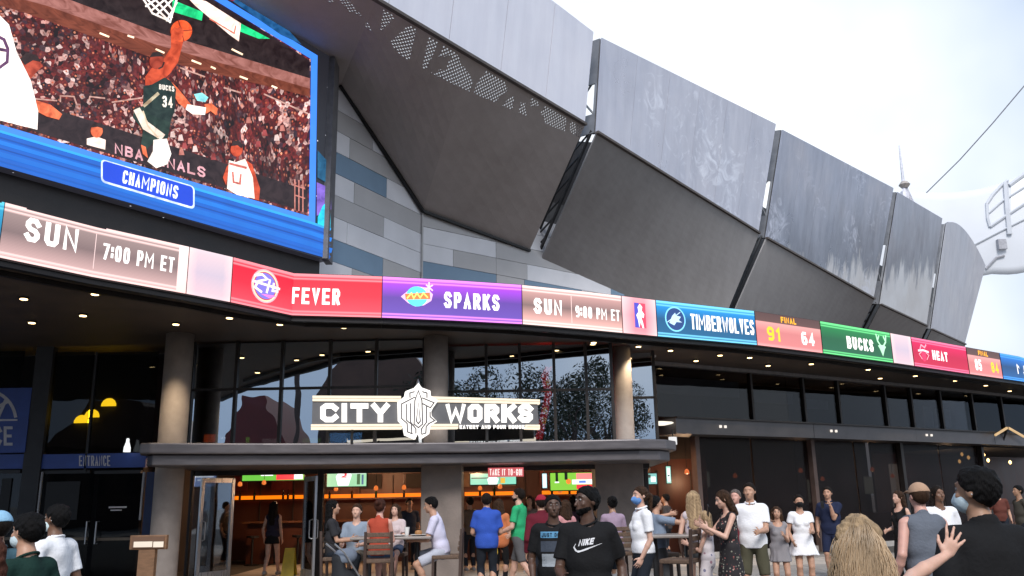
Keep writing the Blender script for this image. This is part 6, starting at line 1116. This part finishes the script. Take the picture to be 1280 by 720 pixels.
def small(name, label, cat, X, Y, z, prof, mat, n=16): MB().lathe((X, Y, z), prof, n).out(name, mat, None, smooth=False, label=label, cat=cat)
PLW = pm('plate_white', (.7, .7, .68), .3)
small('plate', 'white plate on the table before the seated man', 'plate', tx_ + .40, 13.95, 1.081, [(.08, 0), (.13, .018), (.125, .022), (.0, .012)], PLW); small('burger', 'brown bun on the white plate', 'food', tx_ + .40, 13.95, 1.1, [(.055, 0), (.06, .03), (.045, .06), (.0, .07)], pm('bun', (.35, .17, .06), .6))
small('plate', 'white plate at the middle of the diners table', 'plate', tx_ + .08, 13.9, 1.081, [(.08, 0), (.12, .018), (.115, .022), (.0, .012)], PLW); small('cup', 'white paper cup standing on the diners table', 'cup', tx_ + .2, 14.1, 1.081, [(.03, 0), (.042, .13), (.0, .128)], PLW); small('bottle', 'dark sauce bottle on the diners table', 'bottle', tx_ - .12, 14.05, 1.081, [(.035, 0), (.035, .13), (.014, .17), (.014, .21)], pm('sauce', (.05, .012, .01), .3)); small('basket', 'black food basket on the diners table', 'basket', tx_ - .3, 13.85, 1.081, [(.09, 0), (.13, .07), (.12, .07), (.0, .02)], M_BLK)
# stroller
X = at(440, 690, 13.4).x; t = loc(thing('stroller', 'dark folding stroller with a grey blue hood parked by the diners table', 'stroller', (X, 13.4, 0)), X, 13.4, -60); GB = cloth('stroller_grey', (.16, .19, .24)); DKC = cloth('stroller_dark', (.03, .032, .036))
for sx in (-1, 1):
    MB().tube([(sx * .22, -.35, 1.02), (sx * .22, -.2, .9), (sx * .22, .32, .15)], .014, 8).out('frame_tube', M_SILV, t); MB().tube([(sx * .22, -.32, .15), (sx * .22, .1, .55)], .014, 8).out('frame_tube', M_SILV, t)
    for y in (-.32, .32):
        q = MB().tube([(sx * .24, y + .11 * math.cos(a), .125 + .11 * math.sin(a)) for a in np.linspace(0, 2 * math.pi, 17)], .018, 8, False); w = q.out('wheel', M_BLK, t); MB().tube([(sx * .22, y, .125), (sx * .26, y, .125)], .05, 10).out('hub', M_SILV, w)
MB().tube([(-.22, -.35, 1.02), (-.1, -.4, 1.05), (.1, -.4, 1.05), (.22, -.35, 1.02)], .018, 8).out('handle', M_BLK, t)
V, Q = grow([Prim((0, -.12, .5), (0, .08, .42), .16, .14, .05, st=(1.25, 1, 1)), Prim((0, -.18, .5), (0, -.22, .8), .1, .08, .05, st=(1.9, 1, 1))], .02); mo('seat', V, Q, DKC, t, smooth=True)
V, Q = grow([Prim((0, -.12, .80), (0, -.06, .82), .16, .14, .03, st=(1.25, 1.0, .9))], .018, [Prim((0, .08, .70), (0, .1, .68), .16, .16, .02)], lambda x, y, z: .74 - z); mo('hood', V, Q, GB, t, smooth=True)
# bollard, wet floor board
a = at(669, 690, 15.5); t = thing('bollard', 'slim silver post standing between the man in green and the youth', 'bollard', (a.x, 15.5, 0)); MB().lathe((a.x, 15.5, 0), [(.09, 0), (.09, .02), (.032, .03), (.032, 1.22), (.02, 1.26)], 14).out('post', M_SILV, t, smooth=False); MB().lathe((a.x, 15.5, 1.05), [(.036, 0), (.036, .06)], 14).out('band', M_BLK, t)
a = at(362, 700, 20.4); t = thing('wet_floor_board', 'yellow folding wet floor board inside the doorway', 'floor sign', (a.x, 20.4, 0)); YL = pm('board_yellow', (.55, .38, .02), .5)
for s in (-1, 1): MB().slab([(a.x - .15, 20.4 + s * .18, .0), (a.x + .15, 20.4 + s * .18, .0), (a.x + .11, 20.4 + s * .02, .62), (a.x - .11, 20.4 + s * .02, .62)], (0, s, .3), .02).out('leaf', YL, t)
# ------------------------------------------------------------------ people
c_ = cloth
OL = c_('olive', (.075, .07, .045)); BK = c_('black', BLACK); WT = c_('white', WHITE, .05); NV = c_('navy', NAVY); DKP = c_('dark_trousers', (.018, .022, .03)); GS = c_('grey_shorts', (.10, .10, .105)); KH = c_('khaki', (.16, .14, .11)); JN = c_('denim', (.05, .07, .12))
walk = ((.058, .14, .05), (.058, -.14, .07)); apart = ((.085, .02, .045), (.085, -.02, .045))
# left group
person(-14, 669, 3.9, 8, 'person with dark reddish hair in a navy tee at the lower left corner', sk='tan', hair=('mid', 'auburn'), sex='f', top=('tee', NV, .50, .014), bottom=('trousers', JN, 1.9), eyes=False)
person(0, 641, 6.6, 60, 'person in a light blue cap at the left edge behind the others', sk='olive', hair=('cap', 'dark', ('light_blue', (.25, .45, .62))), top=('tee', c_('teal_tee', (.06, .12, .15)), .5), bottom=('shorts', KH, .9))
person(38, 646, 5.5, 72, 'man in a dark green tee and pale mask facing left at the lower left', sk='tan', hair=('short', 'black'), top=('tee', c_('dark_green', (.012, .035, .028)), .50), bottom=('shorts', BK, .95), mask=(.55, .66, .70), hpitch=4, h=1.565)
person(72, 635, 7.3, 76, 'man in a white tee wearing a pale mask near the arena doors', sk='brown', hair=('short', 'black'), top=('tee', WT, .50, .016), bottom=('shorts', GS, .95), mask=(.62, .75, .76), h=1.62, aL=(.05, .06, -.28))
person(343, 626, 20.6, -6, 'woman in a dark top and short skirt walking in through the open doorway', 'f', 'fair', ('long', 'dark'), ('tank', c_('dark_violet', (.03, .026, .045)), .52), ('skirt', BK, .43, .085), h=1.66, feet=((.05, .13, .05), (.05, -.12, .07)))
# diners
person(416, 634, 14.0, -80, 'dark haired woman in a dark top sitting at the left end of the diners table', 'f', 'tan', ('long', 'black'), ('tee', c_('charcoal', (.03, .03, .034)), .5), ('trousers', DKP, 1.9), h=1.66, seat=.79, feet=((.05, .20, .23), (.05, .16, .23)), aR=(-.02, .20, -.16), aL=(-.02, .19, -.15))
person(446, 640, 14.9, 175, 'seated person in a grey blue shirt behind the stroller', 'm', 'fair', ('short', 'brown'), ('tee', c_('grey_blue', (.24, .29, .36)), .5), ('shorts', KH, .9), h=1.7, seat=.70, feet=((.05, .20, .22), (.05, .16, .22)), aR=(-.02, .20, -.18), aL=(-.02, .19, -.17))
person(475, 631, 13.55, -8, 'diner in a red sleeveless top seen from behind with hair tied up', 'f', 'pink', ('bun', 'auburn'), ('tank', c_('brick_red', (.42, .07, .04)), .5), ('shorts', JN, .5), h=1.66, seat=.79, feet=((.05, .20, .23), (.05, .16, .23)), aR=(-.02, .20, -.16), aL=(-.02, .19, -.15))
person(494, 638, 14.75, 172, 'child in a pale top sitting on the far side of the diners table', 'f', 'fair', ('mid', 'brown'), ('tee', c_('pale_pink', (.55, .45, .45)), .5), ('shorts', JN, .6), h=1.42, seat=.82, feet=((.05, .20, .30), (.05, .16, .30)), aR=(-.02, .20, -.16), aL=(-.02, .19, -.15), eyes=True)
person(545, 627, 14.0, 88, 'man in a pale lavender tee and shorts eating at the high table', 'm', 'tan', ('short', 'black'), ('tee', c_('lavender', (.60, .58, .72)), .49, .016), ('shorts', c_('pale_shorts', (.46, .48, .56)), .85), (.7, .7, .7), h=1.74, seat=.79, lean=14, hpitch=12, feet=((.05, .20, .20), (.06, .10, .17)), aR=(-.03, .22, -.12), aL=(-.03, .23, -.11), eyes=True, Xw=at(552, 650, 14).x)
person(608, 617, 15.3, 4, 'man in a long bright blue shirt standing with his back turned', 'm', 'tan', ('short', 'dark'), ('tee', c_('royal_blue', (.035, .09, .42)), .47, .022), ('trousers', DKP, 1.92), bulk=1.12, aR=(.0, .16, -.20), aL=(.0, .16, -.2))
person(624, 623, 17.2, -20, 'woman in a loose orange top and black leggings beside the man in blue', 'f', 'tan', ('mid', 'brown'), ('tee', c_('orange', (.52, .17, .07)), .44, .026), ('tight', BK, 1.85), h=1.62, aR=(.01, .15, -.22), aL=(.02, .1, -.26))
b_ = at(617, 684, 16.9); 
t = thing('shopping_bag', 'yellow bag held by the woman in orange', 'bag', (b_.x, 16.9, b_.z)); V, Q = grow([Prim((b_.x, 16.9, b_.z - .1), (b_.x, 16.9, b_.z + .02), .07, .06, .02, st=(1.2, .6, 1))], .012); mo('bag_body', V, Q, c_('bag_yellow', (.55, .36, .05)), t, smooth=True); MB().tube([(b_.x - .05, 16.9, b_.z + .05), (b_.x - .02, 16.9, b_.z + .16), (b_.x + .03, 16.9, b_.z + .16), (b_.x + .06, 16.9, b_.z + .05)], .006, 6).out('strap', c_('bag_yellow', (.55, .36, .05)), t)
person(648, 613, 16.2, 68, 'man in a bright green tee and grey shorts striding to the left', 'm', 'fair', ('short', 'dark', 'beard'), ('tee', c_('kelly_green', (.03, .36, .15)), .49, .016), ('shorts', GS, .95), (.25, .25, .26), h=1.80, feet=((.05, .13, .045), (.05, -.2, .09)), aR=(.0, .13, -.24), aL=(.02, .16, -.22), bulk=1.05)
person(676, 622, 13.6, 10, 'person in a maroon top and red cap with their back turned', 'm', 'tan', ('cap', 'dark', ('red', (.30, .02, .04))), ('long', c_('maroon', (.12, .014, .025)), .48, .024), ('trousers', DKP, 1.92), h=1.66, bulk=1.1)
person(706, 631, 15.6, 30, 'woman in a pink top partly hidden behind the two young men', 'f', 'fair', ('mid', 'brown'), ('tee', c_('pink', (.55, .26, .27)), .5), ('shorts', JN, .6), h=1.58)
yo = person(691, 622, 8.9, 176, 'young man in a black tee with a blue and grey print walking towards the viewer', 'm', 'dark', ('crop', 'black'), ('tee', BK, .48, .018), ('shorts', BK, .98), h=1.64, hyaw=8, aR=(.02, .08, -.28), aL=(-.02, .20, -.15), feet=walk)
shirt_print(yo, subdiv([[(-.13, .0), (.13, .0), (.13, .06), (-.13, .06)]], 5), 0, 1.24 - .01, c_('print_blue', (.10, .26, .42)), 'shirt_print'); shirt_print(yo, subdiv([[(-.12, -.26), (.12, -.26), (.12, -.14), (-.12, -.14)]], 5), 0, 1.22, c_('print_grey', (.32, .35, .38)), 'shirt_print'); shirt_print(yo, subdiv([[(-.13, -.12), (.13, -.12), (.13, -.02), (-.13, -.02)]], 5), 0, 1.22, c_('print_dim', (.05, .06, .08)), 'shirt_print')
shirt_print(yo, [[(p[0], p[1], 3) for p in z] for z in text_quads('JUST DO IT', -.12, .12, .012, .048, .2)], 0, 1.23, c_('print_dark', (.015, .03, .05)), 'shirt_lettering', 1, .006)
nk = person(733, 613, 7.2, 172, 'man in a black tee with a white swoosh print looking to the left', 'm', 'dark', ('short', 'black', 'beard'), ('tee', BK, .47, .02), ('trousers', BK, 1.9), h=1.69, hyaw=-52, bulk=1.08, aR=(-.0, .17, -.20), aL=(.05, .03, -.29), feet=walk)
nw = c_('print_white', (.72, .72, .74))
sw_ = [[(-.115, .035), (-.10, .008), (-.085, .012), (-.105, .04)], [(-.10, .008), (-.075, -.004), (-.06, .012), (-.085, .012)], [(-.075, -.004), (-.02, .012), (-.02, .026), (-.06, .012)], [(-.02, .012), (.115, .064), (.115, .066), (-.02, .026)], [(-.115, .035), (-.105, .04), (-.092, .062), (-.096, .064)]]
shirt_print(nk, subdiv(sw_, 3), 0, 1.19, nw, 'swoosh_print'); shirt_print(nk, [[(p[0] + .32 * p[1], p[1] + .028 + .12 * (p[0] + .09), p[2]) for p in z] for z in text_quads('NIKE', -.075, .045, 0, .05, .26, .16)], 0, 1.205, nw, 'shirt_lettering')
person(770, 625, 14.6, 12, 'diner in a mauve top sitting with their back turned', 'f', 'olive', ('bun', 'black'), ('tee', c_('mauve', (.34, .25, .33)), .5), ('trousers', DKP, 1.8), h=1.62, seat=.79, feet=((.05, .20, .23), (.05, .16, .23)), aR=(.0, .18, -.18), aL=(.0, .18, -.18), Xw=at(770, 650, 14.15).x)
person(800, 611, 11.6, 104, 'server in a white polo and dark trousers wearing a blue mask', 'f', 'fair', ('tail', 'brown'), ('polo', WT, .52, .014), ('trousers', DKP, 1.92), BLACK, h=1.74, mask=(.12, .26, .55), bulk=1.08, aR=(.03, .0, -.30), aL=(.0, .06, -.30), hyaw=4)
person(819, 622, 13.3, -70, 'person in a grey blue shirt reaching out one arm behind the server', 'm', 'tan', ('short', 'black'), ('tee', c_('slate_blue', (.20, .25, .33)), .49), ('shorts', GS, .95), h=1.62, aR=(.02, .24, .02), aL=(.05, .24, .04))
person(866, 614, 13.0, -18, 'blond woman in a floral tank top and grey shorts seen from behind', 'f', 'fair', ('long', 'blond'), ('tank', printed('floral_tank', (.55, .48, .50), [(.05, .05, .12), (.30, .12, .16), (.10, .10, .18)], 14, .34), .5), ('shorts', c_('light_grey', (.26, .27, .27)), .45), h=1.68, aR=(.0, .15, -.2))
person(880, 637, 12.3, 70, 'blond girl in a white printed outfit looking at a phone', 'f', 'fair', ('mid', 'blond'), ('tank', printed('white_print', (.70, .64, .66), [(.35, .2, .25), (.2, .2, .3)], 16, .3), .5), ('shorts', printed('white_print', WHITE, [(.3, .1, .15)]), .55), h=1.40, aR=(-.02, .20, -.10), aL=(-.02, .18, -.10))
person(907, 615, 11.9, 96, 'woman in a long black dress with a small floral print holding a phone', 'f', 'fair', ('mid', 'brown'), ('tank', printed('dark_floral', (.016, .013, .015), [(.45, .36, .30), (.30, .10, .09), (.25, .25, .2)], 26, .24), .5, .012, .16, .12), None, h=1.68, hpitch=18, aR=(-.02, .22, -.06), aL=(-.02, .2, -.08))
b_ = at(885, 638, 11.75); MB().box(b_, (.012, .07, .145), 0, R(25)).out('phone', M_BLK, None, label='dark phone held up by the woman in the black floral dress', cat='phone')
person(919, 617, 14.6, 150, 'man in a maroon shirt standing behind the man in white', 'm', 'pink', ('short', 'grey'), ('tee', c_('maroon_tee', (.16, .025, .035)), .49), ('shorts', GS, .95), h=1.70)
person(936, 607, 13.0, 160, 'man in an untucked white shirt and olive shorts facing the viewer', 'm', 'tan', ('short', 'dark'), ('polo', WT, .485, .022), ('shorts', OL, 1.0), (.3, .28, .25), h=1.78, bulk=1.05, aR=(.02, .12, -.24), aL=(-.04, .2, -.17), feet=apart, hyaw=-6)
person(970, 633, 14.4, 168, 'girl in a grey striped romper raising one hand to her face', 'f', 'tan', ('mid', 'brown'), ('tank', striped('grey_stripe', (.13, .12, .13), (.34, .32, .33), 22), .5, .014, .40, .10), None, (.5, .5, .5), h=1.42, aR=(-.0, .16, .06), aL=(-.05, .18, -.1), eyes=True)
person(998, 621, 15.0, 172, 'girl in a short white dress wearing a black mask', 'f', 'tan', ('bun', 'dark'), ('dress', WT, .5, .012, .39, .125), None, (.6, .6, .6), h=1.60, mask=(.012, .012, .013), aR=(.02, .1, -.26), aL=(-.03, .17, -.16))
person(1034, 613, 17.6, 150, 'man in a navy polo and shorts holding a phone at his mouth', 'm', 'tan', ('short', 'dark'), ('polo', NV, .48, .018), ('shorts', NV, .98), (.1, .1, .1), h=1.74, bulk=1.1, aR=(.03, .05, -.28), aL=(-.06, .16, .0), eyes=True)
b_ = at(1028, 631, 17.35); MB().box(b_, (.07, .012, .14), R(20)).out('phone', M_BLK, None, label='dark phone at the mouth of the man in the navy polo', cat='phone')
# dim figures further in
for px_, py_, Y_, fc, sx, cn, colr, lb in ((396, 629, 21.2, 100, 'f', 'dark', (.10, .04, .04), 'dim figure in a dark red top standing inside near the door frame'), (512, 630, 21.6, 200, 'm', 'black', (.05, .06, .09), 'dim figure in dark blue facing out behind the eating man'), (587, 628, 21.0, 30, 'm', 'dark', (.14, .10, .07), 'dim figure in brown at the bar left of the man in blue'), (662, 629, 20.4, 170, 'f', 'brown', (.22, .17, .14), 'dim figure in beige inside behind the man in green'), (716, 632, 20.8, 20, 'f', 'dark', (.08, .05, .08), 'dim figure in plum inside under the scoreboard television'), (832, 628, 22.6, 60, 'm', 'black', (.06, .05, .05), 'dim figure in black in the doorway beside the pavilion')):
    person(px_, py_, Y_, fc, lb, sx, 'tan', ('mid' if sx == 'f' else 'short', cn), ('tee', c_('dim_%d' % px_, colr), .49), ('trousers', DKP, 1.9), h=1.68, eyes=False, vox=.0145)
# right group
person(1122, 617, 15.5, 110, 'woman in a black sleeveless top behind the man in the cap', 'f', 'fair', ('mid', 'brown'), ('tank', BK, .5), ('tight', BK, 1.8), h=1.64, aR=(.0, .12, -.2))
person(1171, 609, 12.3, 174, 'long haired man in a white tee facing the viewer beyond the man in the cap', 'm', 'brown', ('long', 'dark'), ('tee', WT, .49, .016), ('shorts', GS, .95), h=1.69, hyaw=12)
person(1147, 609, 8.2, 6, 'man in a tan cap and grey sleeveless shirt seen from behind', 'm', 'pink', ('cap', 'brown', ('tan', (.42, .27, .18))), ('tank', c_('slate_grey', (.13, .145, .175)), .48, .016), ('shorts', GS, .98), h=1.68, bulk=1.1, hyaw=0, aL=(.07, .03, -.29))
mn_ = person(1217, 592, 4.45, 6, 'tall man in a black tee seen from behind wearing a pale mask', 'm', 'olive', ('short', 'black'), ('tee', BK, .47, .022), ('trousers', BK, 1.9), h=1.715, bulk=1.16, hyaw=26, mask=(.62, .66, .70), vox=.0065, aR=(.08, .02, -.29), aL=(.08, .02, -.29), eyes=True)
wm = person(1070, 646, 3.85, -14, 'blond woman seen from behind raising an open hand to the man in black', 'f', 'fair', ('long', 'blond'), ('tank', c_('peach_top', (.55, .36, .30)), .5), ('shorts', JN, .6), h=1.505, vox=.0055, aRw=tuple(at(1183, 694, 4.08)), handR=dict(D=(.55, .04, .83), thumb=(-.83, 0, .55), N=(0, 1, 0), spread=.30, curl=.12), hintR=(-.3, 1, -.1), eyes=False)
# loose locks over the blond hair
q = MB(); Hf = wm['H']; h_ = wm['h']
for k in range(1500):
    an = random.uniform(-1.75, 1.75); r0 = random.uniform(.96, 1.04); x0, y0 = math.sin(an) * .050 * r0, -math.cos(an) * .064 * r0 - .008; zt = .988 - .012 * random.random() - .006 * abs(an); le = random.uniform(.16, .29); ph = random.uniform(0, 6); wv = random.uniform(.002, .007); sp2 = random.uniform(1.15, 1.8)
    pts = []
    for j in range(9):
        u = j / 8; gx = 1 + (sp2 - 1) * min(1, u * 1.6); pts.append(Vector(to_w(Hf, A3((x0 * gx * (.30 + .70 * min(1, u * 4) ** .6) + wv * math.sin(u * 9 + ph), (y0 - .010) * (.35 + .65 * min(1, u * 4) ** .6) * (1 + .12 * u) + wv * .6 * math.cos(u * 8 + ph), zt + .022 * (1 - min(1, u * 4)) - le * u)) * h_)))
    q.tube(pts, [.001, .002, .0023, .0023, .0022, .002, .0018, .0014, .0006], 4, False)
q.out('hair_lock', pm('hair_blond_lock', (.42, .30, .185), .4, 0, .5, 9, .2, (1, 1, .2)), wm['root'], smooth=True)
person(1268, 586, 19.5, 90, 'distant person in an olive top at the right edge by the bar opening', 'm', 'olive', ('short', 'black'), ('tee', c_('olive_top', (.06, .055, .045)), .48), ('trousers', DKP, 1.9), h=1.72, eyes=False)
person(1246, 612, 24.0, 170, 'distant figure standing before the lit bar wall', 'm', 'tan', ('short', 'dark'), ('tee', c_('dim_red', (.12, .04, .03)), .48), ('trousers', DKP, 1.9), h=1.7, eyes=False)
